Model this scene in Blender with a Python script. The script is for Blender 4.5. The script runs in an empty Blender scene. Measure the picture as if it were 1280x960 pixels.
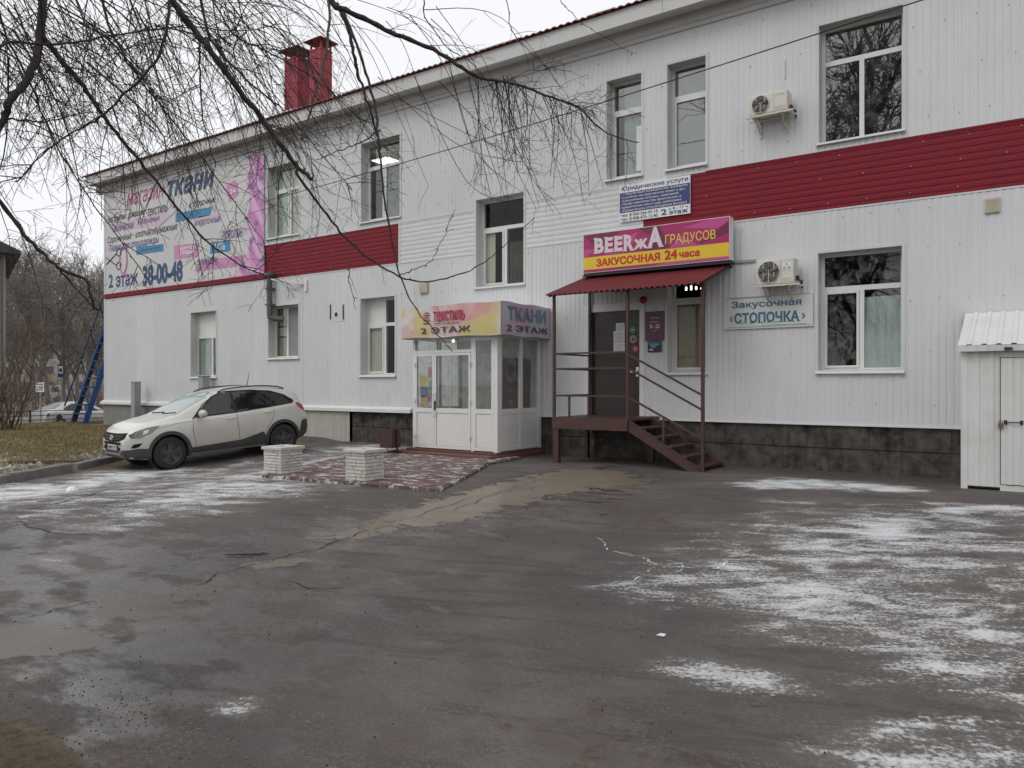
import bpy, bmesh, math, random
import numpy as np
from mathutils import Vector, Matrix, Quaternion
from mathutils.bvhtree import BVHTree
from mathutils.geometry import delaunay_2d_cdt

scene = bpy.context.scene
COL = scene.collection
R = math.radians

# ------------------------------------------------------------------ camera, sky, sun, exposure
CAM_H, CAM_D, YAW = 1.6, 14.8, R(35.3)
cam_data = bpy.data.cameras.new('camera'); cam = bpy.data.objects.new('camera', cam_data); COL.objects.link(cam)
cam_data.sensor_width = 36.0; cam_data.lens = 27.0; cam_data.clip_start = 0.05; cam_data.clip_end = 2000
cam.location = (0, -CAM_D, CAM_H); cam.rotation_euler = (R(90), 0, YAW)
scene.camera = cam

SUN_EL, SUN_AZ = R(48), R(200)      # azimuth measured clockwise from +Y
world = bpy.data.worlds.new('World'); scene.world = world; world.use_nodes = True
wn = world.node_tree.nodes; wl = world.node_tree.links
for n in list(wn): wn.remove(n)
w_out = wn.new('ShaderNodeOutputWorld'); w_bg = wn.new('ShaderNodeBackground'); w_sky = wn.new('ShaderNodeTexSky')
w_sky.sky_type = 'NISHITA'; w_sky.sun_disc = False; w_sky.sun_elevation = SUN_EL; w_sky.sun_rotation = SUN_AZ
w_sky.air_density = 1.0; w_sky.dust_density = 6.0; w_sky.ozone_density = 1.0
w_hs = wn.new('ShaderNodeHueSaturation'); w_hs.inputs['Saturation'].default_value = 0.06
w_mix = wn.new('ShaderNodeMix'); w_mix.data_type = 'RGBA'; w_mix.inputs[0].default_value = 0.8   # overcast: even cloud over the clear sky
w_mix.inputs[7].default_value = (9.6, 9.75, 10.05, 1)
wl.new(w_sky.outputs[0], w_hs.inputs['Color']); wl.new(w_hs.outputs[0], w_mix.inputs[6])
wl.new(w_mix.outputs[2], w_bg.inputs[0]); w_bg.inputs[1].default_value = 0.1
wl.new(w_bg.outputs[0], w_out.inputs[0])

sun_d = bpy.data.lights.new('sun', 'SUN'); sun = bpy.data.objects.new('sun', sun_d); COL.objects.link(sun)
sun_d.energy = 0.5; sun_d.angle = R(25); sun_d.color = (1.0, 0.97, 0.93)
sd = Vector((math.sin(SUN_AZ) * math.cos(SUN_EL), math.cos(SUN_AZ) * math.cos(SUN_EL), math.sin(SUN_EL)))
sun.rotation_euler = sd.to_track_quat('Z', 'Y').to_euler()

scene.view_settings.view_transform = 'Standard'; scene.view_settings.look = 'None'
scene.view_settings.exposure = 0.2; scene.view_settings.gamma = 1.0; scene.view_settings.use_curve_mapping = False
scene.cycles.max_bounces = 5; scene.cycles.transparent_max_bounces = 12
scene.cycles.caustics_reflective = False; scene.cycles.caustics_refractive = False

# ------------------------------------------------------------------ measuring helpers (photo measurements -> places in the world)
_s, _c = math.sin(YAW), math.cos(YAW)
def ray(x):
    k = (x - 640) / 960.0
    return -_s + _c * k, _c + _s * k
def W(x, y, Y=0.0):                     # a point on an upright plane parallel to the facade
    d = ray(x); t = (Y + CAM_D) / d[1]
    return Vector((d[0] * t, Y, CAM_H - (y - 480) / 960.0 * t))
def G(x, y, z=0.0):                     # a point on the ground
    t = (CAM_H - z) * 960.0 / (y - 480); d = ray(x)
    return Vector((d[0] * t, -CAM_D + d[1] * t, z))
def C(x, y, t):                         # a point at a known distance
    d = ray(x)
    return Vector((d[0] * t, -CAM_D + d[1] * t, CAM_H - (y - 480) / 960.0 * t))

# ------------------------------------------------------------------ node and material helpers
class NT:
    def __init__(s, mat):
        s.t = mat.node_tree; s.n = s.t.nodes; s.l = s.t.links
    def node(s, typ, **kw):
        n = s.n.new(typ)
        for k, v in kw.items(): setattr(n, k, v)
        return n
    def put(s, sock, v):
        if v is None: return
        if isinstance(v, bpy.types.NodeSocket): s.l.new(v, sock)
        else:
            if sock.type == 'RGBA' and len(v) == 3: v = (*v, 1)
            sock.default_value = v
    def pos(s): return s.node('ShaderNodeNewGeometry').outputs['Position']
    def obj(s): return s.node('ShaderNodeTexCoord').outputs['Object']
    def mapping(s, v, scale=(1, 1, 1), rot=(0, 0, 0), loc=(0, 0, 0)):
        m = s.node('ShaderNodeMapping'); s.put(m.inputs[0], v); m.inputs[3].default_value = scale; m.inputs[2].default_value = rot; m.inputs[1].default_value = loc
        return m.outputs[0]
    def noise(s, v, scale=5, detail=4, rough=0.55, dist=0.0):
        n = s.node('ShaderNodeTexNoise'); s.put(n.inputs['Vector'], v); n.inputs['Scale'].default_value = scale
        n.inputs['Detail'].default_value = detail; n.inputs['Roughness'].default_value = rough; n.inputs['Distortion'].default_value = dist
        return n.outputs[0]
    def voro(s, v, scale=5, feature='F1', rnd=1.0):
        n = s.node('ShaderNodeTexVoronoi', feature=feature); s.put(n.inputs['Vector'], v); n.inputs['Scale'].default_value = scale
        n.inputs['Randomness'].default_value = rnd
        return n.outputs[0], (n.outputs[1] if feature == 'F1' else None)
    def math(s, op, a, b=0.0, c=0.0, clamp=False):
        n = s.node('ShaderNodeMath', operation=op, use_clamp=clamp); s.put(n.inputs[0], a); s.put(n.inputs[1], b); s.put(n.inputs[2], c)
        return n.outputs[0]
    def ramp(s, v, lo, hi, a=0.0, b=1.0, smooth=True):
        n = s.node('ShaderNodeMapRange'); n.interpolation_type = 'SMOOTHSTEP' if smooth else 'LINEAR'
        s.put(n.inputs[0], v); n.inputs[1].default_value = lo; n.inputs[2].default_value = hi; n.inputs[3].default_value = a; n.inputs[4].default_value = b
        return n.outputs[0]
    def mix(s, f, a, b, blend='MIX'):
        n = s.node('ShaderNodeMix', data_type='RGBA', blend_type=blend); s.put(n.inputs[0], f); s.put(n.inputs[6], a); s.put(n.inputs[7], b)
        return n.outputs[2]
    def mixf(s, f, a, b):
        n = s.node('ShaderNodeMix', data_type='FLOAT'); s.put(n.inputs[0], f); s.put(n.inputs[2], a); s.put(n.inputs[3], b)
        return n.outputs[0]
    def bump(s, h, strength=0.3, dist=0.01, normal=None):
        n = s.node('ShaderNodeBump'); s.put(n.inputs['Height'], h); n.inputs['Strength'].default_value = strength; n.inputs['Distance'].default_value = dist
        if normal is not None: s.put(n.inputs['Normal'], normal)
        return n.outputs[0]
    def attr(s, name): return s.node('ShaderNodeAttribute', attribute_name=name).outputs['Fac']

MATS = {}
def new_mat(name):
    m = bpy.data.materials.new(name); m.use_nodes = True
    nt = NT(m)
    for n in list(nt.n): nt.n.remove(n)
    out = nt.node('ShaderNodeOutputMaterial'); p = nt.node('ShaderNodeBsdfPrincipled'); nt.l.new(p.outputs[0], out.inputs[0])
    MATS[name] = m
    return m, nt, p, out

def mat(name, col, rough=0.6, var=0.12, scale=6.0, metal=0.0, bump=0.0, bscale=60.0, dirt=0.0, dirtcol=(0.10, 0.085, 0.07), streak=0.0, spec=0.5, coat=0.0, objc=False, sheetvar=0.0):
    """painted / plain surface with tone variation, optional dirt blotches and rain streaks (world-space noise)"""
    if name in MATS: return MATS[name]
    m, nt, p, out = new_mat(name)
    P = nt.obj() if objc else nt.pos()
    n1 = nt.noise(P, scale, 3)
    f = nt.ramp(n1, 0.25, 0.75, 1 - var, 1 + var, False)
    if sheetvar: f = nt.math('MULTIPLY', f, nt.ramp(nt.node('ShaderNodeObjectInfo').outputs['Random'], 0, 1, 1 - sheetvar, 1 + sheetvar, False))
    comb = nt.node('ShaderNodeCombineColor'); [nt.put(comb.inputs[i], f) for i in range(3)]
    c = nt.mix(1.0, col, comb.outputs[0], 'MULTIPLY')
    if streak:
        st = nt.noise(nt.mapping(P, (14, 14, 0.35)), 1.0, 3)
        c = nt.mix(nt.math('MULTIPLY', nt.ramp(st, 0.5, 0.8), streak), c, dirtcol)
    if dirt:
        d = nt.noise(P, scale * 0.35, 4, 0.65)
        c = nt.mix(nt.math('MULTIPLY', nt.ramp(d, 0.48, 0.78), dirt), c, dirtcol)
    nt.put(p.inputs['Base Color'], c)
    nt.put(p.inputs['Roughness'], nt.ramp(n1, 0.2, 0.8, max(0.02, rough - 0.08), min(1, rough + 0.08), False))
    p.inputs['Metallic'].default_value = metal; p.inputs['Specular IOR Level'].default_value = spec
    p.inputs['Coat Weight'].default_value = coat; p.inputs['Coat Roughness'].default_value = 0.06
    if bump: nt.put(p.inputs['Normal'], nt.bump(nt.noise(P, bscale, 3), bump, 0.01))
    return m

def glass_mat(name, tint=(0.9, 0.95, 0.93), refl=1.0, base=0.05, smudge=0.0):
    if name in MATS: return MATS[name]
    m, nt, p, out = new_mat(name); nt.n.remove(p)
    fr = nt.node('ShaderNodeFresnel'); fr.inputs[0].default_value = 1.5
    bf = nt.node('ShaderNodeNewGeometry').outputs['Backfacing']      # the inner face of the pane adds no second mirror
    fac = nt.math('MULTIPLY', nt.math('MULTIPLY_ADD', fr.outputs[0], refl, base, clamp=True), nt.math('SUBTRACT', 1.0, bf))
    tr = nt.node('ShaderNodeBsdfTransparent'); tr.inputs[0].default_value = (*tint, 1)
    gl = nt.node('ShaderNodeBsdfGlossy'); gl.inputs['Roughness'].default_value = 0.015
    nz = nt.noise(nt.mapping(nt.pos(), (1, 1, 0.6)), 1.3, 2)
    nt.put(gl.inputs['Normal'], nt.bump(nz, 0.05, 0.05))
    mx = nt.node('ShaderNodeMixShader'); nt.put(mx.inputs[0], fac); nt.l.new(tr.outputs[0], mx.inputs[1]); nt.l.new(gl.outputs[0], mx.inputs[2])
    res = mx.outputs[0]
    if smudge:
        df = nt.node('ShaderNodeBsdfDiffuse'); df.inputs[0].default_value = (0.45, 0.44, 0.42, 1)
        m2 = nt.node('ShaderNodeMixShader'); nt.put(m2.inputs[0], nt.math('MULTIPLY', nt.ramp(nt.noise(nt.pos(), 5, 5), 0.45, 0.75), smudge))
        nt.l.new(res, m2.inputs[1]); nt.l.new(df.outputs[0], m2.inputs[2]); res = m2.outputs[0]
    nt.l.new(res, out.inputs[0])
    return m

def emit_mat(name, col, strength):
    if name in MATS: return MATS[name]
    m, nt, p, out = new_mat(name); nt.put(p.inputs['Base Color'], col); nt.put(p.inputs['Emission Color'], col); p.inputs['Emission Strength'].default_value = strength
    return m

# ------------------------------------------------------------------ mesh helpers
class MB:
    """collects faces; build() links them as ONE mesh object"""
    def __init__(s): s.v = []; s.f = []; s.mi = []; s.cur = 0
    def add(s, vs, fs):
        o = len(s.v); s.v.extend([tuple(v) for v in vs]); s.f.extend([tuple(i + o for i in f) for f in fs]); s.mi.extend([s.cur] * len(fs)); return s
    def quad(s, a, b, c, d): return s.add([a, b, c, d], [(0, 1, 2, 3)])
    def box(s, x0, x1, y0, y1, z0, z1):
        if x0 > x1: x0, x1 = x1, x0
        if y0 > y1: y0, y1 = y1, y0
        if z0 > z1: z0, z1 = z1, z0
        v = [(x, y, z) for z in (z0, z1) for y in (y0, y1) for x in (x0, x1)]
        return s.add(v, [(0, 2, 3, 1), (4, 5, 7, 6), (0, 1, 5, 4), (2, 6, 7, 3), (0, 4, 6, 2), (1, 3, 7, 5)])
    def bar(s, a, b, w, h=None, up=(0, 0, 1)):
        """rectangular bar from a to b"""
        a = Vector(a); b = Vector(b); h = w if h is None else h
        d = (b - a).normalized(); u = Vector(up)
        if abs(d.dot(u)) > 0.98: u = Vector((1, 0, 0))
        r = d.cross(u).normalized(); u = r.cross(d).normalized()
        vs = []
        for p in (a, b):
            for sx, sz in ((-1, -1), (1, -1), (1, 1), (-1, 1)): vs.append(p + r * (sx * w / 2) + u * (sz * h / 2))
        return s.add(vs, [(0, 1, 2, 3), (7, 6, 5, 4), (0, 4, 5, 1), (1, 5, 6, 2), (2, 6, 7, 3), (3, 7, 4, 0)])
    def tube(s, pts, rad, n=6, cap=True):
        pts = [Vector(p) for p in pts]; m = len(pts)
        if not hasattr(rad, '__len__'): rad = [rad] * m
        o = len(s.v); u = None
        for i, p in enumerate(pts):
            d = (pts[min(i + 1, m - 1)] - pts[max(i - 1, 0)])
            if d.length < 1e-9: d = Vector((0, 0, 1))
            d.normalize()
            if u is None: u = d.orthogonal().normalized()
            else:
                u = u - d * u.dot(d)
                if u.length < 1e-6: u = d.orthogonal()
                u.normalize()
            w = d.cross(u)
            for k in range(n):
                a = 2 * math.pi * k / n
                q = p + (u * math.cos(a) + w * math.sin(a)) * rad[i]
                s.v.append((q.x, q.y, q.z))
        for i in range(m - 1):
            for k in range(n):
                k2 = (k + 1) % n
                s.f.append((o + i * n + k, o + i * n + k2, o + (i + 1) * n + k2, o + (i + 1) * n + k)); s.mi.append(s.cur)
        if cap and n > 3:
            s.f.append(tuple(o + k for k in reversed(range(n)))); s.f.append(tuple(o + (m - 1) * n + k for k in range(n))); s.mi += [s.cur, s.cur]
        return s
    def lathe(s, prof, n=24, axis='z', c=(0, 0, 0)):
        """prof: list of (radius, height)"""
        o = len(s.v)
        for r, h in prof:
            for k in range(n):
                a = 2 * math.pi * k / n; p = (r * math.cos(a), r * math.sin(a), h)
                if axis == 'y': p = (p[0], p[2], p[1])
                if axis == 'x': p = (p[2], p[0], p[1])
                s.v.append((p[0] + c[0], p[1] + c[1], p[2] + c[2]))
        for i in range(len(prof) - 1):
            for k in range(n):
                k2 = (k + 1) % n; s.f.append((o + i * n + k, o + i * n + k2, o + (i + 1) * n + k2, o + (i + 1) * n + k)); s.mi.append(s.cur)
        return s
    def prism(s, poly, ax, a, b):
        """poly in the two other axes, extruded along ax from a to b"""
        def mk(p, h): return {'x': (h, p[0], p[1]), 'y': (p[0], h, p[1]), 'z': (p[0], p[1], h)}[ax]
        n = len(poly); vs = [mk(p, a) for p in poly] + [mk(p, b) for p in poly]
        return s.add(vs, [tuple(range(n)), tuple(reversed(range(n, 2 * n)))] + [(i, i + n, (i + 1) % n + n, (i + 1) % n) for i in range(n)])
    def mesh(s, name, mats, smooth=False, bevel=0, fix=True):
        me = bpy.data.meshes.new(name); me.from_pydata(s.v, [], s.f)
        if not isinstance(mats, (list, tuple)): mats = [mats]
        for m in mats: me.materials.append(m)
        if len(mats) > 1: me.polygons.foreach_set('material_index', s.mi)
        if fix or bevel:
            bm = bmesh.new(); bm.from_mesh(me)
            if bevel: bmesh.ops.bevel(bm, geom=[e for e in bm.edges if e.is_manifold and e.calc_face_angle(0) > 0.5], offset=bevel, segments=2 if bevel > 0.015 else 1, affect='EDGES', profile=0.6)
            bmesh.ops.recalc_face_normals(bm, faces=bm.faces); bm.to_mesh(me); bm.free()
        if smooth: me.polygons.foreach_set('use_smooth', [True] * len(me.polygons))
        me.update()
        return me
    def build(s, name, mats, parent=None, loc=None, smooth=False, bevel=0, fix=True, kind=None):
        o = bpy.data.objects.new(name, s.mesh(name, mats, smooth, bevel, fix)); COL.objects.link(o)
        if parent is not None: o.parent = parent
        if loc is not None: o.location = loc
        if kind: o['kind'] = kind
        return o

def tag(o, label, cat, group=None):
    o['label'] = label; o['category'] = cat
    if group: o['group'] = group
    return o
def thing(name, label, cat, loc=(0, 0, 0), rz=0.0, group=None):
    o = bpy.data.objects.new(name, None); COL.objects.link(o); o.location = loc; o.rotation_euler = (0, 0, rz); o.empty_display_size = 0.2
    return tag(o, label, cat, group)
def struct(o): o['kind'] = 'structure'; return o
def inst(src, parent=None, loc=None, rz=0.0, name=None, scale=None):
    o = bpy.data.objects.new(name or src.name.split('.')[0], src.data); COL.objects.link(o)
    if parent is not None: o.parent = parent
    if loc is not None: o.location = loc
    o.rotation_euler = (0, 0, rz)
    if scale is not None: o.scale = scale
    return o

def glyph_groups(body, shear):
    """closed outlines of a line of text, gathered letter by letter"""
    cu = bpy.data.curves.new('text', 'FONT'); cu.body = body; cu.size = 1.0; cu.shear = shear; cu.resolution_u = 3; cu.fill_mode = 'NONE'
    o = bpy.data.objects.new('text', cu); COL.objects.link(o)
    dg = bpy.context.evaluated_depsgraph_get(); me = bpy.data.meshes.new_from_object(o.evaluated_get(dg))
    bpy.data.objects.remove(o); bpy.data.curves.remove(cu)
    co = [(v.co.x, v.co.y) for v in me.vertices]; nxt = {}
    for e in me.edges: nxt.setdefault(e.vertices[0], []).append(e.vertices[1]); nxt.setdefault(e.vertices[1], []).append(e.vertices[0])
    bpy.data.meshes.remove(me); seen = set(); loops = []
    for i in range(len(co)):
        if i in seen or i not in nxt: continue
        lp = [i]; seen.add(i)
        while True:
            c = sorted(q for q in nxt[lp[-1]] if q not in seen)
            if not c: break
            lp.append(c[0]); seen.add(c[0])
        pts = [co[q] for q in lp]; pts = [p for k, p in enumerate(pts) if k == 0 or (p[0] - pts[k - 1][0]) ** 2 + (p[1] - pts[k - 1][1]) ** 2 > 1e-10]
        if len(pts) > 2: loops.append(pts)
    spans = sorted([(min(p[0] for p in l), max(p[0] for p in l), k) for k, l in enumerate(loops)]); groups = []
    for a, b, k in spans:
        if groups and a < groups[-1][1] - .2 * min(b - a, groups[-1][1] - groups[-1][0]): groups[-1][1] = max(groups[-1][1], b); groups[-1][2].append(loops[k])
        else: groups.append([a, b, [loops[k]]])
    return [g[2] for g in groups]
def fill_letter(loops, bold):
    """one clean sheet of triangles for a letter; 'bold' grows its strokes"""
    base = loops[:]
    if bold > 0: base = [[(x + bold * math.cos(t), y + bold * math.sin(t)) for x, y in l] for l in loops for t in (np.arange(8) + .5) * math.pi / 4]
    vs, es = [], []
    for l in base:
        o = len(vs); vs += [Vector(p) for p in l]; es += [(o + i, o + (i + 1) % len(l)) for i in range(len(l))]
    r = delaunay_2d_cdt(vs, es, [], 0, 1e-5); V = np.array([tuple(v) for v in r[0]]); T = np.array([f for f in r[2] if len(f) == 3])
    if len(T) == 0: return V, []
    c = V[T].mean(1); A = np.array([tuple(vs[e[0]]) for e in es]); B = np.array([tuple(vs[e[1]]) for e in es])
    up = (A[None, :, 1] <= c[:, None, 1]) & (B[None, :, 1] > c[:, None, 1]); dn = (A[None, :, 1] > c[:, None, 1]) & (B[None, :, 1] <= c[:, None, 1])
    cr = (B[None, :, 0] - A[None, :, 0]) * (c[:, None, 1] - A[None, :, 1]) - (c[:, None, 0] - A[None, :, 0]) * (B[None, :, 1] - A[None, :, 1])
    wn = (up & (cr > 0)).sum(1) - (dn & (cr < 0)).sum(1)
    return V, [tuple(t) for t in T[wn != 0]]
def lettering(body, x0, x1, z0, z1, y, m, parent, bold=0.0, shear=0.0, depth=0.003, name='lettering', split=False):
    """raised text on an upright plane facing -Y, fitted to the box x0..x1, z0..z1 (local to the parent)"""
    L = [fill_letter(g, bold) for g in glyph_groups(body, shear)]; L = [q for q in L if len(q[1])]
    al = np.concatenate([q[0] for q in L]); mn = al.min(0); mx = al.max(0); out = []; s = MB()
    for V, T in L:
        if split: s = MB()
        n = len(V); o = len(s.v); X = x0 + (V[:, 0] - mn[0]) / (mx[0] - mn[0]) * (x1 - x0); Z = z0 + (V[:, 1] - mn[1]) / (mx[1] - mn[1]) * (z1 - z0)
        used = {}; loc = []
        def vid(i, back):
            k = (i, back)
            if k not in used: used[k] = len(s.v); s.v.append((float(X[i]), y if back else y - depth, float(Z[i])))
            return used[k]
        ed = set()
        for t in T:
            s.f.append(tuple(vid(i, False) for i in t)); s.mi.append(0); ed.update(((t[0], t[1]), (t[1], t[2]), (t[2], t[0])))
        for a, b in ed:
            if (b, a) not in ed: s.f.append((vid(b, False), vid(a, False), vid(a, True), vid(b, True))); s.mi.append(0)
        if split: out.append(s.build('letter', m, parent, fix=False))
    return out if split else s.build(name, m, parent, fix=False)

# ------------------------------------------------------------------ materials
M_CLAD = mat('white_sheet_steel', (0.597, 0.604, 0.614), 0.5, 0.04, 1.2, dirt=0.12, dirtcol=(0.42, 0.41, 0.39), streak=0.22, sheetvar=0.035)
M_RED = mat('burgundy_sheet_steel', (0.185, 0.009, 0.019), 0.55, 0.10, 2.0, dirt=0.15, dirtcol=(0.12, 0.016, 0.024), streak=0.12, spec=0.25)
M_ROOFRED = mat('dark_red_roof_steel', (0.20, 0.022, 0.032), 0.45, 0.15, 3.0, dirt=0.3, dirtcol=(0.09, 0.04, 0.04))
M_PVC = mat('white_pvc', (0.68, 0.675, 0.655), 0.35, 0.04, 3.0, dirt=0.18, dirtcol=(0.5, 0.47, 0.42))
M_REVEAL = mat('white_reveal', (0.58, 0.58, 0.57), 0.6, 0.05, 3.0, dirt=0.25, dirtcol=(0.42, 0.41, 0.39), streak=0.15)
M_CORNICE = mat('cornice_white', (0.56, 0.56, 0.55), 0.6, 0.05, 1.5, dirt=0.2, dirtcol=(0.42, 0.42, 0.41), streak=0.1)
M_CONC = mat('plinth_concrete', (0.078, 0.069, 0.061), 0.95, 0.55, 6.5, bump=1.0, bscale=16, dirt=0.97, dirtcol=(0.014, 0.013, 0.012), streak=0.6, spec=0.2)
M_CONC_L = mat('grey_plinth_render', (0.22, 0.215, 0.20), 0.9, 0.2, 3.0, bump=0.4, bscale=40, dirt=0.4)
M_BROWNP = mat('brown_painted_steel', (0.062, 0.026, 0.022), 0.5, 0.18, 9.0, dirt=0.3, dirtcol=(0.05, 0.035, 0.03), bump=0.12, bscale=80)
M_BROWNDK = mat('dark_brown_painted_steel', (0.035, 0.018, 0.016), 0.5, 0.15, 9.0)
M_DOOR = mat('dark_brown_door_leaf', (0.030, 0.016, 0.016), 0.35, 0.1, 5.0)
M_BLACK = mat('black_plastic', (0.015, 0.015, 0.016), 0.5, 0.1)
M_DARK = mat('dark_interior', (0.05, 0.045, 0.042), 0.9, 0.3, 1.5)
M_ROOM = mat('dim_room', (0.16, 0.145, 0.13), 0.9, 0.3, 1.2)
M_GREYPIPE = mat('grey_drain_pipe', (0.10, 0.105, 0.11), 0.5, 0.1)
M_GALV = mat('galvanised_grey', (0.30, 0.315, 0.31), 0.5, 0.12, 8)
M_BEIGE = mat('beige_plastic', (0.50, 0.45, 0.35), 0.55, 0.08)
M_AC = mat('aged_white_plastic', (0.62, 0.59, 0.52), 0.5, 0.06, 5, dirt=0.25, dirtcol=(0.35, 0.31, 0.25))
M_ACG = mat('fan_dark', (0.06, 0.055, 0.05), 0.6, 0.1)
M_PAPER = mat('white_paper', (0.72, 0.72, 0.70), 0.8, 0.05)
M_WHITE = mat('white_print', (0.72, 0.72, 0.73), 0.4, 0.04)
M_STEEL = mat('bright_steel', (0.55, 0.55, 0.55), 0.3, 0.05, metal=0.9)
M_GLASS = glass_mat('window_glass', (0.86, 0.9, 0.88), 1.6, 0.06); M_GLASS_R = glass_mat('mirror_like_glass', (0.8, 0.84, 0.83), 1.8, 0.14, smudge=.10); M_GLASS_N = glass_mat('clear_window_glass', (0.88, 0.9, 0.88), 0.8, 0.0)
M_GLASS_V = glass_mat('porch_glass', (0.92, 0.94, 0.93), 1.0, 0.05, smudge=0.22)
M_GLASS_D = glass_mat('sooty_glass', (0.45, 0.47, 0.46), 1.0, 0.03, smudge=0.25)
M_RUBBER = mat('tyre_rubber', (0.022, 0.021, 0.021), 0.8, 0.2, 20)
M_SNOW = mat('settled_snow', (0.80, 0.81, 0.83), 0.7, 0.05, 10, bump=0.4, bscale=40)

# ------------------------------------------------------------------ ground: one sheet out to the horizon
def ss(a, b, x):
    t = np.clip((x - a) / (b - a), 0, 1); return t * t * (3 - 2 * t)
def gz(x, y):
    x = np.asarray(x, float); y = np.asarray(y, float)
    z = -0.19 * ss(-11.2, -14.0, x) * ss(-3.0, -6.2, y) * (1 - 0.75 * ss(-17, -24, x))
    z = z + 0.012 * np.sin(x * 0.9 + 1.3) * np.sin(y * 0.7) * ss(-1.5, -4, y)
    z = z - 0.7 * ss(-32.0, -36.0, x)
    z = z + 0.08 * ss(-16.2, -17.2, x) * ss(-40, -28, x) * ss(-30, -20, y) * (1 - ss(2, 4, y))
    return z
def gzf(x, y): return float(gz(x, y))

def axis(parts):
    out = []
    for a, b, st in parts: out += list(np.arange(a, b - 1e-6, st))
    return np.array(out + [parts[-1][1]])
xs = axis([(-900, -200, 50), (-200, -60, 10), (-60, -34, 1.0), (-34, -17, 0.16), (-17, 4, 0.07), (4, 12, 0.4), (12, 60, 6), (60, 900, 60)])
ys = axis([(-900, -100, 50), (-100, -30, 5), (-30, -14.6, 0.5), (-14.6, 0.1, 0.07), (0.1, 8, 0.4), (8, 60, 4), (60, 900, 60)])
XX, YY = np.meshgrid(xs, ys); nx, ny = len(xs), len(ys)
ZZ = gz(XX, YY)

def seg_dist(px, py, a, b):
    ax, ay = a; bx, by = b; dx, dy = bx - ax, by - ay; L = dx * dx + dy * dy + 1e-12
    t = np.clip(((px - ax) * dx + (py - ay) * dy) / L, 0, 1)
    return np.hypot(px - ax - t * dx, py - ay - t * dy)
def poly_mask(pts, soft):
    """soft membership of a ground polygon (1 inside, fading over 'soft' metres)"""
    X, Y = XX, YY; inside = np.zeros_like(X, bool); dist = np.full_like(X, 1e9); n = len(pts)
    for i in range(n):
        a = pts[i]; b = pts[(i + 1) % n]
        dist = np.minimum(dist, seg_dist(X, Y, a, b))
        c = ((a[1] > Y) != (b[1] > Y)) & (X < (b[0] - a[0]) * (Y - a[1]) / (b[1] - a[1] + 1e-12) + a[0])
        inside ^= c
    sdist = np.where(inside, dist, -dist)
    return np.clip(0.5 + sdist / (2 * soft * SOFT), 0, 1)
SOFT = 1.0
def gp(pts, z=0.0): return [tuple(G(x, y, z)[:2]) for x, y in pts]
def union(*ms):
    r = ms[0]
    for m in ms[1:]: r = np.maximum(r, m)
    return r
zl = -0.17
SOFT = 1.7
snow = union(
    poly_mask(gp([(-60, 600), (0, 606), (60, 602), (130, 588), (240, 578), (255, 586), (170, 602), (110, 618), (0, 640), (-60, 650)], zl), 0.35) * 0.98,
    poly_mask(gp([(20, 632), (110, 612), (180, 600), (190, 606), (120, 622), (40, 640)], zl), 0.2) * 0.75,
    poly_mask(gp([(110, 640), (190, 614), (330, 594), (400, 600), (420, 607), (380, 625), (290, 640), (210, 655), (150, 668), (128, 662)], -0.08), 0.5) * 0.80,
    poly_mask(gp([(255, 600), (330, 582), (440, 566), (500, 558), (515, 566), (440, 575), (380, 592), (300, 606)], -0.03), 0.35) * 0.95,
    poly_mask(gp([(120, 662), (165, 668), (160, 674), (130, 670)], -0.08), 0.12) * 0.9,
    poly_mask(gp([(45, 696), (75, 695), (72, 700), (50, 701)]), 0.08) * 0.6,
    poly_mask(gp([(380, 562), (520, 546), (530, 552), (430, 566)]), 0.3) * 0.75,
    poly_mask(gp([(912, 603), (980, 597), (1080, 603), (1150, 610), (1140, 618), (1040, 612), (940, 612)]), 0.16) * 1.0,
    poly_mask(gp([(955, 622), (1010, 628), (1010, 640), (960, 630)]), 0.2) * 0.63,
    poly_mask(gp([(1160, 628), (1300, 632), (1300, 642), (1200, 646), (1165, 640)]), 0.16) * 0.93,
    poly_mask(gp([(960, 672), (1040, 645), (1150, 640), (1190, 660), (1190, 690), (1080, 712), (1020, 700), (1045, 670), (985, 682)]), 0.35) * 1.00,
    poly_mask(gp([(1095, 715), (1190, 705), (1200, 725), (1100, 740)]), 0.25) * 0.83,
    poly_mask(gp([(1220, 718), (1270, 725), (1285, 755), (1250, 752)]), 0.2) * 0.90,
    poly_mask(gp([(1090, 745), (1130, 740), (1125, 757), (1095, 755)]), 0.12) * 0.83,
    poly_mask(gp([(780, 728), (900, 705), (1060, 720), (1280, 770), (1340, 840), (1200, 812), (1000, 782), (860, 752)]), 0.35) * 0.84,
    poly_mask(gp([(820, 712), (850, 692), (960, 700), (940, 712)]), 0.2) * 0.76,
    poly_mask(gp([(825, 834), (880, 828), (960, 846), (1010, 866), (960, 866), (870, 846)]), 0.12) * 0.86,
    poly_mask(gp([(1090, 800), (1250, 830), (1330, 880), (1240, 870), (1130, 830)]), 0.25) * 0.84,
    poly_mask(gp([(1040, 912), (1140, 905), (1220, 896), (1190, 912), (1080, 925)]), 0.1) * 0.84,
    poly_mask(gp([(1080, 950), (1180, 930), (1330, 915), (1330, 990), (1090, 990)]), 0.25) * 0.90,
    poly_mask(gp([(265, 888), (290, 876), (318, 874), (310, 892), (285, 902)]), 0.05) * 0.70)
snow = np.maximum(snow, poly_mask(gp([(940, 650), (1120, 632), (1320, 640), (1360, 900), (1180, 850), (980, 790), (800, 725)]), 0.5) * 0.58)
snow = np.maximum(snow, poly_mask(gp([(-60, 655), (0, 612), (250, 582), (520, 552), (520, 572), (400, 612), (150, 672), (60, 668)], -0.1), 0.5) * 0.50)
snow = np.maximum(snow, 0.5 * ss(-34, -38, XX) * (1 - ss(-37.5, -38.5, XX) * (1 - ss(-48, -49, XX))))
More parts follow.
